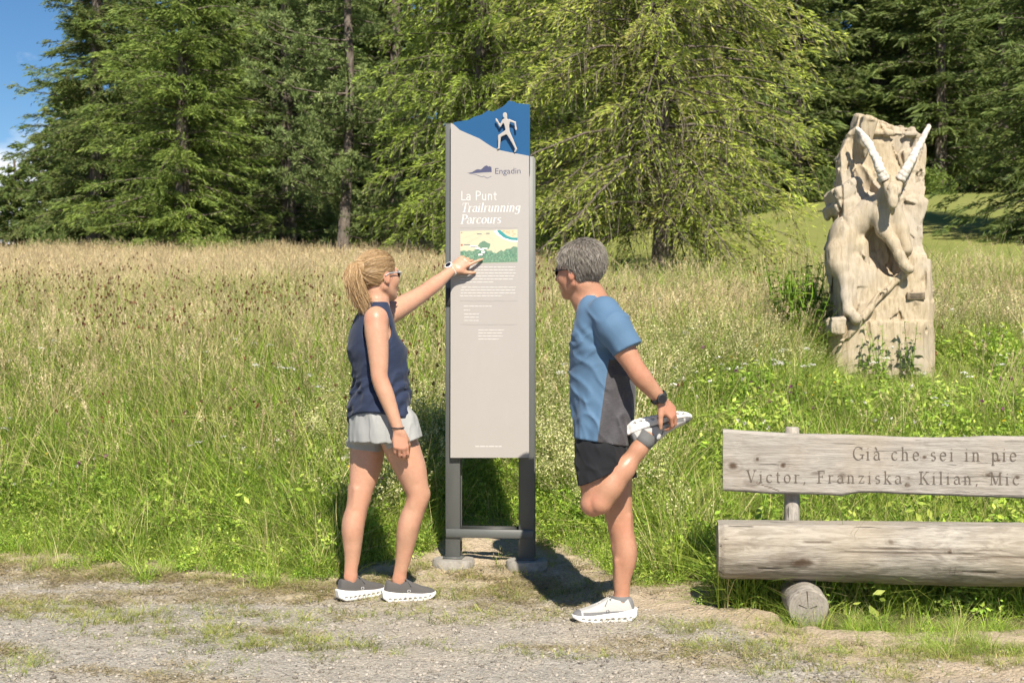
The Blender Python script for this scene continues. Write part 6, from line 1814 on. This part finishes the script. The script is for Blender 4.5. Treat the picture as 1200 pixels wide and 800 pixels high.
leg(vb, hipF, kneeF, ankF, np.array([-.85, -.5, 0]), LEG_F)
leg(vb, hipN, kneeN, ankN, np.array([-.9, -.3, -.2]), LEG_F)
# feet inside the shoes
for a_, h_, t_ in ((ankF, hF, tF), (ankN, hN, tN)):
    d = unit(t_ - h_); vb.chain([a_, h_ + d * .065 + [0, 0, .065], h_ + d * .11 + [0, 0, .055], h_ + d * .17 + [0, 0, .045]], [.028, .022, .016, .012], .015)
    for q_ in (-1, 1): vb.ell(a_ + np.array([0, q_ * .018, .022]), (.011, .011, .013), None, .012)
vb.disp(lambda p: .0018 * (fbm(p * 22, 2, 5) - .5), .02)
me = vb.mesh('body', red_spots([kneeF, kneeN, W(446, 444, -.195), el, W(471, 528, -.205), tip, W(440, 372, -.20), ankF, ankN, WT(.085, 0, -.03), WT(-.014, .08, 0), WT(-.014, -.08, 0)]), relax=2); link('body', me, SKIN_W, woman)
# singlet
vc = Vol((-.86, 6.38, .80), (-.40, 6.95, 1.46), .0052)
shirt = [wrow(355, 427, 455, .085), wrow(363, 421, 458, .120), wrow(372, 415, 461, .150), wrow(390, 408.5, 465, .168), wrow(410, 407.5, 477, .160), wrow(430, 413, 477, .150), wrow(450, 415.5, 477, .150), wrow(470, 411.5, 479.5, .168), wrow(484, 409, 480.5, .178), wrow(492, 408, 482, .18), wrow(499, 408, 481, .18)]
vc.zloft(shirt, 0)
vc.disp(lambda p: .014 * (fbm(np.stack([(p[:, 0] - .5 * p[:, 1]) * 9 + p[:, 2] * 6, p[:, 1] * 8, p[:, 2] * 13 - p[:, 0] * 12], -1), 3, 31) - .5) * sstep(1.33 - p[:, 2], 0, .12)
        - .009 * ridge(turn(p, 'Y', .75), 5, 6, 17, 61) * sstep(1.30 - p[:, 2], 0, .2) - .007 * ridge(turn(p, 'Y', -.35), 20, 12, 5, 62) * sstep(1.20 - p[:, 2], 0, .2) - .007 * ridge(turn(p, 'Y', .3), 6, 7, 30, 63) * np.exp(-((p[:, 2] - W(0, 455)[2]) / .07) ** 2)
        + .006 * np.sin((p[:, 2] * 1.0 - p[:, 0] * .75 + .05 * np.sin(p[:, 1] * 20)) * 95) * np.exp(-((p[:, 2] - W(0, 455)[2]) / .055) ** 2) - .004, .03)
vc.cap(W(442, 392, -.30), W(442, 388, -.085), .070, .062, ('cut', .012)); vc.cap(W(442, 372, -.30), W(442, 378, -.115), .058, .05, ('cut', .012))
vc.cap(W(456, 385, .095), W(462, 380, .40), .07, .085, ('cut', .012)); vc.cap(W(456, 365, .13), W(462, 360, .40), .06, .08, ('cut', .012))
vc.ell(W(452, 345, .03), (.075, .085, .075), None, ('cut', .01))
hem = W(0, 494)[2]; vc.plane((W(410, 490)[0], WY, W(0, 491.5)[2]), (-.14, -.35, -1.0))
vc.plane(W(445, 497), (.15, 0, -1))
link('singlet', vc.mesh('singlet', relax=1), CL_NAVY, woman)
# shorts
vs = Vol((-.86, 6.38, .64), (-.36, 6.92, .96), .004)
vs.zloft([wrow(470, 413, 480, .155), wrow(488, 410, 481.5, .172), wrow(505, 409, 487, .178), wrow(516, 409, 489, .178)], .0)
vs.cap(W(431, 500, .065), W(428, 534, .06), .084, .089, .03); vs.cap(W(468, 498, -.07), W(475, 524, -.085), .086, .087, .03)
vs.disp(lambda p: -.005 * ridge(p, 24, 18, 6, 64) + .005 * (fbm(np.stack([p[:, 0] * 18, p[:, 1] * 14, p[:, 2] * 5], -1), 3, 77) - .5) + .0018 * np.sin(p[:, 0] * 75 + p[:, 2] * 20 + 3 * np.sin(p[:, 1] * 9)), .03)
mid = W(454, 0)[0]
Xs, Zs = vs.ax[0][:, None, None], vs.ax[2][None, None, :]; Ys = vs.ax[1][None, :, None]
hemL = W(0, 525)[2] - (Xs - W(409, 0)[0]) * .13; hemR = W(0, 523.5)[2] + (Xs - W(458, 0)[0]) * .36
cut = np.maximum(hemL - Zs, 0 * Zs + hemL - Zs); inL = (Xs < mid + (Ys - WY) * .1)
vs.d = np.maximum(vs.d, np.where(inL, hemL - Zs, hemR - Zs).astype(np.float32))
vs.cap(W(485, 515, -.19), W(487, 500, -.16), .010, .003, ('cut', .003))
link('shorts', vs.mesh('shorts', relax=1), CL_SILVER, woman)
kitW = build_shoe(shL, [KNIT_D], None, M_MARK)
for h_, t_ in ((hF, tF), (hN, tN)): place_shoe(kitW, 'running_shoe', woman, h_, t_, np.array([0, 0, 1.0]))
# hair: swept back into a pony tail
def hair_woman():
    r = np.random.default_rng(5); g = Geo(); base = [(.40, .265, .135), (.47, .32, .17), (.32, .205, .10), (.54, .385, .22)]
    tie = WT(-.112, .0, .052)
    c0 = np.array([-.012, 0, .032]); rad = np.array([.102, .084, .093])
    v = Vol(WHC - .16, WHC + .16, .003)
    v.ell(WT(*c0), rad, WM, 0)
    # clear the face and the nape
    v.plane(WT(.052, 0, .03), WM @ np.array([1.0, 0, -.55])); v.plane(WT(-.02, 0, -.045), WM @ np.array([.35, 0, -1.0]))
    for s_ in (-1, 1): v.ell(WT(.035, s_ * .085, -.03), (.052, .05, .05), WM, ('cut', .01)); v.ell(WT(-.010, s_ * .092, -.018), (.026, .03, .030), WM, ('cut', .006))
    v.chain([WT(-.085, 0, .045), tie, WT(-.140, 0, .045)], [.040, .026, .030], .02)
    tail = [tie, WT(-.138, .0, .046), WT(-.146, .004, .010), WT(-.137, .0, -.05), WT(-.118, -.006, -.105), WT(-.098, -.012, -.145)]
    v2 = Vol(WHC - .24, WHC + .24, .004); v2.chain(tail, [.016, .022, .026, .022, .013, .004], .02)
    cap_me = v.mesh('hair'); Vc = np.array([q.co[:] for q in cap_me.vertices]); Fc = np.array([p.vertices[:] for p in cap_me.polygons]); g.add(Vc, Fc, np.array((.36, .235, .118)))
    t_me = v2.mesh('hair'); Vc = np.array([q.co[:] for q in t_me.vertices]); Fc = np.array([p.vertices[:] for p in t_me.polygons]); g.add(Vc, Fc, np.array((.38, .25, .13)))
    bpy.data.meshes.remove(cap_me); bpy.data.meshes.remove(t_me)
    # scalp strands
    n = 6500; k = 8; u = unit(r.normal(size=(n, 3))); u[:, 0] = np.abs(u[:, 0]) * .95 + r.normal(0, .25, n); u[:, 2] = u[:, 2] * .9 + .25; u = unit(u)
    e = unit(np.array([-.94, 0, .12])); s = np.linspace(0, 1, k)[None, :, None]
    om = np.arccos(np.clip(u @ e, -.98, .98))[:, None, None]
    d = (np.sin((1 - s) * om) * u[:, None] + np.sin(s * om) * e) / np.sin(om)
    loc_ = c0 + d * rad * (1.012 + r.uniform(0, .03, (n, 1, 1)) + .012 * np.sin(s * PI) * r.random((n, 1, 1)))
    ok = (loc_[:, 0, 0] - .045 < (loc_[:, 0, 2] - .03) * .55) & (loc_[:, 0, 2] > -.05 - .3 * loc_[:, 0, 0]) & ~((np.abs(loc_[:, 0, 1]) > .06) & (loc_[:, 0, 2] < .02) & (loc_[:, 0, 0] > -.04))
    P_ = WHC + loc_[ok] @ WM.T
    ribbons(g, P_, .0016, np.array(base)[r.integers(0, 4, len(P_))] * r.uniform(.75, 1.25, (len(P_), 1)), r)
    # tail strands
    n = 2600; k = 9; tl = np.array(tail); q = np.linspace(0, 1, k); end = r.uniform(.62, 1.08, n)
    tt = np.linspace(0, 1, len(tl)); pr = np.array([.018, .034, .042, .038, .026, .016])
    pos = np.clip(q[None] * end[:, None], 0, 1.06)
    ctr = np.stack([np.interp(pos, tt, tl[:, i]) for i in range(3)], -1); rr = np.interp(pos, tt, pr)
    o = unit(r.normal(size=(n, 3))) * (r.random((n, 1)) ** .4)
    P_ = ctr + rr[..., None] * o[:, None] * 1.05 + r.normal(0, .002, (n, k, 3)) + (q[None, :, None] ** 2) * r.normal(0, .016, (n, 1, 3)) + .0022 * np.sin(q[None, :, None] * 7 + r.uniform(0, 6.28, (n, 1, 1))) * r.normal(0, 1, (n, 1, 3)) * q[None, :, None]
    ribbons(g, P_, .0018, np.array(base)[r.integers(0, 4, n)] * r.uniform(.75, 1.3, (n, 1)), r)
    # loose fine hairs
    n = 260; u = unit(r.normal(size=(n, 3)) * [1, 1, .6] + [0, 0, .4]); st_ = c0 + u * rad * 1.01; q = np.linspace(0, 1, 5)[None, :, None]
    P_ = st_[:, None] + q * (u[:, None] * .012 + r.normal(0, .012, (n, 1, 3)) + np.array([-.03, 0, -.01])); ok = (st_[:, 0] < .05)
    P_ = WHC + P_[ok] @ WM.T; ribbons(g, P_, .0011, np.tile(np.array([[.6, .46, .3]]), (len(P_), 1)), r)
    h = link('hair', g.mesh('hair', True), HAIR_MAT, woman)
    g2 = Geo(); a = np.linspace(0, 2 * PI, 13); ax = unit(WM @ np.array([-1.0, 0, -.1])); s1 = WM[:, 1]; s2 = np.cross(ax, s1)
    tube(g2, tie + .024 * (np.cos(a)[:, None] * s1 + np.sin(a)[:, None] * s2), .006, 6); link('hair_tie', g2.mesh('hair_tie', True), mat_simple('tan_elastic', (.33, .22, .12), .8), h)
hair_woman()
glasses(woman, WT, WM, M_FRAME)
watch(woman, wr - fdir * .006, fdir, np.array([-.25, -.55, .75]), .0275, M_WSTRAP, M_WSTRAP)
g = Geo(); bc = W(466.2, 501, -.205); a = np.linspace(0, 2 * PI, 21); ax = unit(W(472, 540, -.2) - W(467, 500, -.2)); s1 = unit(np.cross(ax, [0, 1, 0])); s2 = np.cross(ax, s1)
tube(g, bc + .0285 * (np.cos(a)[:, None] * s1 + np.sin(a)[:, None] * s2) + ax * (.003 * np.cos(a))[:, None], .0026, 6); link('bracelet', g.mesh('bracelet', True), M_RUB, woman)

# =================================================================== the man
MY = 6.20
Q = lambda px, py, dy=0.0: P(px, py, MY + dy)
man = empty('person', (Q(712, 735)[0], MY, z1(Q(712, 735)[0], MY)), 'grey-haired man in blue shirt and black shorts on one leg, holding his other foot', 'person')
S2 = FPX / MY; YM = R(180 - 18)
def mrow(py, l, r, side, dy=0.0):
    c = Q((l + r) / 2, py, dy); rf = (r - l) / 2 / S2; a = abs(math.cos(YM)); b = math.sin(YM); f = math.sqrt(max(rf ** 2 - (side * b) ** 2, .0016)) / a
    return (c[2], c[0], c[1], f, side, YM)
vb = Vol((.16, 5.82, -.02), (.86, 6.56, 1.73), .0052)
vb.zloft([mrow(352, 678, 706, .075), mrow(362, 676, 718, .15), mrow(378, 674, 728, .175), mrow(400, 672, 735, .175), mrow(430, 672, 738, .16), mrow(460, 673, 739, .15), mrow(490, 675, 738, .152), mrow(515, 676, 739, .162), mrow(535, 678, 740, .165), mrow(552, 682, 738, .15)], .02)
HMf = np.array([-.80, .56, -.02]); MM = frame(HMf, np.array([-.16, .02, 1.0])); MHC = Q(678, 318, .0)
vb.chain([Q(699, 366), Q(694, 352), MHC + MM @ np.array([-.03, 0, -.06])], [.068, .062, .060], .03); vb.cap(Q(688, 362, -.0), MHC + MM @ np.array([.02, 0, -.09]), .045, .040, .03)
MT = head(vb, MHC, MM, 1.02)
vb.ell(Q(711, 372, -.165), (.065, .07, .065), None, .03); vb.ell(Q(700, 372, .175), (.06, .07, .065), None, .03)
# near arm reaching back to the foot
el = Q(744, 432, -.225); wr2 = Q(774, 468, -.185)
vb.push()
vb.limb([Q(712, 373, -.185), el, wr2], [(0, .056, 0), (.12, .058, 0), (.30, .050, .003), (.42, .043, 0), (.5, .0385, -.003), (.60, .0415, .002), (.68, .040, .002), (.82, .033, 0), (.94, .0275, 0), (1, .0265, 0)], [-.5, -.6, -.6])
hand(vb, wr2, Q(795, 492, -.165) - wr2, unit(np.array([-.62, .55, -.25])), np.array([-.8, -.35, -.55]), [(.55, .75, .5), (.55, .8, .5), (.6, .8, .5), (.65, .85, .5)], .16, (.85, .25, .25), 1.0)
vb.pop(.012)
# far arm hanging out of sight
vb.push(); vb.chain([Q(700, 374, .185), Q(704, 412, .215), Q(702, 440, .22)], [.058, .05, .043], .02); vb.chain([Q(702, 440, .22), Q(698, 470, .21), Q(694, 500, .19)], [.043, .042, .029], .015)
hand(vb, Q(694, 501, .19), np.array([-.08, 0, -1.0]), np.array([0, -.95, 0]), np.array([-1.0, 0, 0]), [(.3, .4, .3)] * 4, .06, (.5, .3, .3), 1.0); vb.pop(.012)
# standing leg and raised leg
hipR, kneeR, ankR = Q(716, 532, .085), Q(729, 618, .080), Q(727.5, 704, .07)
leg(vb, hipR, kneeR, ankR, np.array([.95, -.25, 0]), LEG_M, True)
hipL, kneeL, ankL = Q(703, 535, -.075), Q(696, 588, -.10), Q(757, 515, -.115)
vb.push()
vb.chain([hipL, hipL * .5 + kneeL * .5, kneeL], [.086, .069, .0550], .03)
vb.ell(kneeL + np.array([-.006, -.004, -.014]), (.049, .049, .044), None, .02)
vb.pop(.02); vb.push(); kneeL = kneeL + np.array([.016, -.028, -.006])
shin = ankL - kneeL; sd = unit(np.cross(shin, [0, 1, 0])); sd = sd if sd[2] > 0 else -sd
vb.chain([kneeL + shin * .03 - sd * .004, kneeL + shin * .25 + sd * .004, kneeL + shin * .55, kneeL + shin * .85, ankL], [.050, .051, .043, .034, .033], .025)
vb.ell(kneeL + shin * .32 + sd * .012, (.046, .048, .11), frame(np.array([0, 1.0, 0]), unit(shin)), .03)
vb.pop(.003)
mL = .285
hR, tR = P(744, 735, MY + .07), P(667, 731, MY + .02); d = unit((tR - hR) * [1, 1, 0]); tR = hR + d * mL; hR[2] = z1(*hR[:2]) + .012; tR[2] = z1(*tR[:2]) + .010
vb.chain([ankR, hR + d * .065 + [0, 0, .075], hR + d * .12 + [0, 0, .055], hR + d * .18 + [0, 0, .045]], [.032, .026, .02, .015], .02)
fx = unit(np.array([.955, .10, .18])); fup = unit(np.array([.22, -.22, -.95])); hL = Q(733.5, 494, -.085); tL = hL + fx * mL
fup = unit(fup - (fup @ fx) * fx)
vb.chain([ankL, hL + fx * .065 + fup * .075, hL + fx * .12 + fup * .055, hL + fx * .18 + fup * .045], [.032, .026, .02, .015], .02)
vb.disp(lambda p: .0022 * (fbm(p * 20, 2, 15) - .5), .02)
link('body', vb.mesh('body', red_spots([kneeR, kneeL, el, Q(788, 486, -.17), ankR, MT(.085, 0, -.03), MT(-.014, .08, 0), MT(-.014, -.08, 0), Q(696, 352, 0)]), relax=2), SKIN_M, man)
# technical shirt: blue with a charcoal side panel
t = NT('blue_grey_shirt'); v = t.coord(); f = t.noise(v, 420, 2); f2 = t.noise(t.coord((1, 1, 6)), 60, 4)
blue = t.mix(f, (.070, .135, .225), (.090, .165, .265)); gry = t.mix(t.rng(f2, .3, .7), (.052, .050, .056), (.085, .081, .088))
c = t.mix(t.math('GREATER_THAN', t.attr('panel'), 0.0), blue, gry); t.bump(f, .15, .001); t.b.inputs['Sheen Weight'].default_value = .1
M_SHIRT = t.fin(c, .7, spec=.2)
vc = Vol((.18, 5.84, .72), (.66, 6.58, 1.46), .0052)
vc.zloft([mrow(346, 684, 706, .080), mrow(352, 679, 711, .115), mrow(362, 675, 721, .165), mrow(378, 672, 730, .190), mrow(400, 668, 738, .190), mrow(430, 667.5, 742, .180), mrow(460, 669, 744.5, .175), mrow(490, 671, 744, .182), mrow(510, 671.5, 742, .187), mrow(532, 672, 740, .188)], 0)
vc.disp(lambda p: .013 * (fbm(np.stack([p[:, 0] * 12 + p[:, 2] * 5, p[:, 1] * 9, p[:, 2] * 7 - p[:, 0] * 6], -1), 3, 53) - .5) * sstep(1.36 - p[:, 2], 0, .15)
        - .008 * ridge(turn(p, 'Y', -.9), 6, 5, 15, 71) * sstep(1.40 - p[:, 2], 0, .1) - .006 * ridge(turn(p, 'Y', .25), 17, 12, 4, 72) * sstep(1.15 - p[:, 2], 0, .2) - .008 * ridge(turn(p, 'Y', .6), 7, 6, 26, 73) * np.exp(-((p[:, 2] - Q(0, 405)[2]) / .07) ** 2)
        + .004 * np.sin((p[:, 2] + .9 * p[:, 0] + .06 * np.sin(p[:, 1] * 17)) * 80) * np.exp(-((p[:, 2] - Q(0, 392)[2]) / .05) ** 2 - ((p[:, 0] - Q(690, 0)[0]) / .08) ** 2)
        + .006 * np.sin((p[:, 0] - .25 * p[:, 2]) * 70 + 2 * np.sin(p[:, 1] * 13)) * sstep(Q(0, 430)[2] - p[:, 2], 0, .25), .03)
vc.push(); vc.chain([Q(708, 366, -.16), Q(719, 384, -.205), Q(737, 410, -.222)], [.070, .073, .066], .02); vc.disp(lambda p: -.007 * ridge(turn(p, 'Y', -.9), 7, 5, 16, 75)); vc.plane(Q(736.5, 409, -.22), el - Q(712, 372, -.185)); vc.pop(.03)
vc.push(); vc.chain([Q(700, 368, .16), Q(702, 390, .205), Q(704, 412, .215)], [.068, .070, .066], .02); vc.plane(Q(704, 410, .21), (0, .1, -1)); vc.pop(.03)
vc.ell(Q(688, 346, 0), (.078, .075, .050), None, ('cut', .01))
vc.plane(Q(672, 513), (-.16, -.05, -1)); vc.plane(Q(738, 524), (.05, .05, -1))
def panel_attr(V):
    # the charcoal panel: a wedge from the armpit down to the hem, on the side of the trunk
    px = V[:, 0] / V[:, 1] * FPX + 600; py = 400 - (V[:, 2] - CAM_H) / V[:, 1] * FPX
    X = V[:, 0]; Z = V[:, 2]
    zA = Q(0, 404)[2]; xa = Q(713, 404)[0]; zB = Q(0, 513)[2]; xb = Q(697, 513)[0]
    line = xa + (zA - Z) / (zA - zB) * (xb - xa)
    arm = np.linalg.norm(np.cross(V - Q(708, 366, -.16), unit(Q(737, 410, -.222) - Q(708, 366, -.16))), axis=1)
    sleeve = (arm < .098) & (Z > Q(0, 424)[2]) & (V[:, 1] < MY - .12)
    return {'panel': np.where(sleeve | (Z > Q(0, 396)[2]), -.01, X - line)}
link('running_shirt', vc.mesh('running_shirt', panel_attr, relax=1), M_SHIRT, man)
# shorts
vs = Vol((.20, 5.92, .58), (.62, 6.48, .90), .004)
vs.zloft([mrow(505, 675, 738, .168), mrow(520, 674, 740, .178), mrow(540, 675, 744, .176)], 0)
vs.cap(Q(702, 530, -.075), hipL * .30 + kneeL * .70, .100, .086, .03); vs.cap(Q(716, 530, .085), Q(721, 566, .082), .102, .094, .03)
vs.disp(lambda p: -.006 * ridge(turn(p, 'Y', .5), 20, 14, 7, 74) + .006 * (fbm(np.stack([p[:, 0] * 16, p[:, 1] * 14, p[:, 2] * 7], -1), 3, 87) - .5), .03)
Xs, Ys, Zs = vs.ax[0][:, None, None], vs.ax[1][None, :, None], vs.ax[2][None, None, :]
near = Ys < MY - .0
hemN = Q(0, 566)[2] + (Xs - Q(677, 0)[0]) * .45; hemF = Q(0, 561)[2] + 0 * Xs
vs.d = np.maximum(vs.d, np.where(near, hemN - Zs, hemF - Zs).astype(np.float32))
link('shorts', vs.mesh('shorts', relax=1), CL_BLACK, man)
g = Geo()
for a_, top in ((ankR, np.array([0, 0, 1.0])), (ankL, unit(kneeL - ankL))):
    tube(g, [a_ - top * .03, a_ + top * .0, a_ + top * .022, a_ + top * .024], [.044, .0405, .0395, .036], 18)
    link('sock', g.mesh('sock', True), MID_G, man); g = Geo()
def toe_attr(V):
    return {'trim': np.maximum(np.maximum(.025 - (mL - V[:, 0] - .012), .016 - V[:, 0] + (V[:, 2] - .05) * .4), np.minimum(.052 - V[:, 2], .15 - np.abs(V[:, 0] - .09))) }
t = NT('pale_shoe_knit'); v = t.coord(); f = t.noise(v, 260, 2)
c = t.mix(t.math('GREATER_THAN', t.attr('trim'), 0.0), t.mix(f, (.36, .355, .34), (.50, .49, .47)), t.mix(f, (.13, .13, .135), (.20, .20, .20))); t.bump(f, .2, .001)
M_SHOE = t.fin(c, .8, spec=.2)
kitM = build_shoe(mL, [M_SHOE], toe_attr, M_MARKD)
place_shoe(kitM, 'running_shoe', man, hR, tR, np.array([0, 0, 1.0])); place_shoe(kitM, 'running_shoe', man, hL, tL, fup)
def hair_man():
    r = np.random.default_rng(8); g = Geo(); base = np.array([(.20, .18, .15), (.27, .245, .21), (.35, .32, .285), (.15, .13, .108)])
    c0 = np.array([-.014, 0, .034]); rad = np.array([.103, .084, .097])
    v = Vol(MHC - .17, MHC + .17, .003); v.ell(MT(*c0), rad * 1.03, MM, 0)
    v.ell(MT(-.05, 0, .055), (.075, .082, .078), MM, .03)
    v.plane(MT(.066, 0, .05), MM @ np.array([1.0, 0, -.30])); v.plane(MT(-.05, 0, -.078), MM @ np.array([.45, 0, -1.0]))
    for s_ in (-1, 1): v.ell(MT(.046, s_ * .085, -.015), (.058, .05, .052), MM, ('cut', .01)); v.ell(MT(-.010, s_ * .094, -.020), (.022, .03, .036), MM, ('cut', .006))
    m0 = v.mesh('hair'); Vc = np.array([q.co[:] for q in m0.vertices]); Fc = np.array([p.vertices[:] for p in m0.polygons]); N0 = np.array([q.normal[:] for q in m0.vertices])
    bpy.data.meshes.remove(m0)
    g.add(Vc, Fc, np.array((.17, .15, .125)))
    n = 11000; i = r.integers(0, len(Vc), n); b = Vc[i]; nn = N0[i]
    flow = unit(MM @ np.array([-.55, 0, -.75])) + r.normal(0, .2, (n, 3)); crown = unit(b - MT(-.09, 0, .09)); flow = unit(flow + .5 * crown)
    flow = unit(flow - (flow * nn).sum(1, keepdims=True) * nn)
    L = r.uniform(.016, .036, n)[:, None, None]; q = np.linspace(0, 1, 4)[None, :, None]
    P_ = b[:, None] + L * (nn[:, None] * (.28 * q - .12 * q ** 2) + flow[:, None] * q)
    ribbons(g, P_, .0013, base[r.integers(0, 4, n)] * r.uniform(.75, 1.35, (n, 1)), r)
    link('hair', g.mesh('hair', True), HAIR_MAT, man)
hair_man()
glasses(man, MT, MM, M_FRAMED)
ax = unit(wr2 - el); watch(man, wr2 - ax * .012, ax, np.array([-.05, -.95, .25]), .0325, M_RUB, M_RUB)
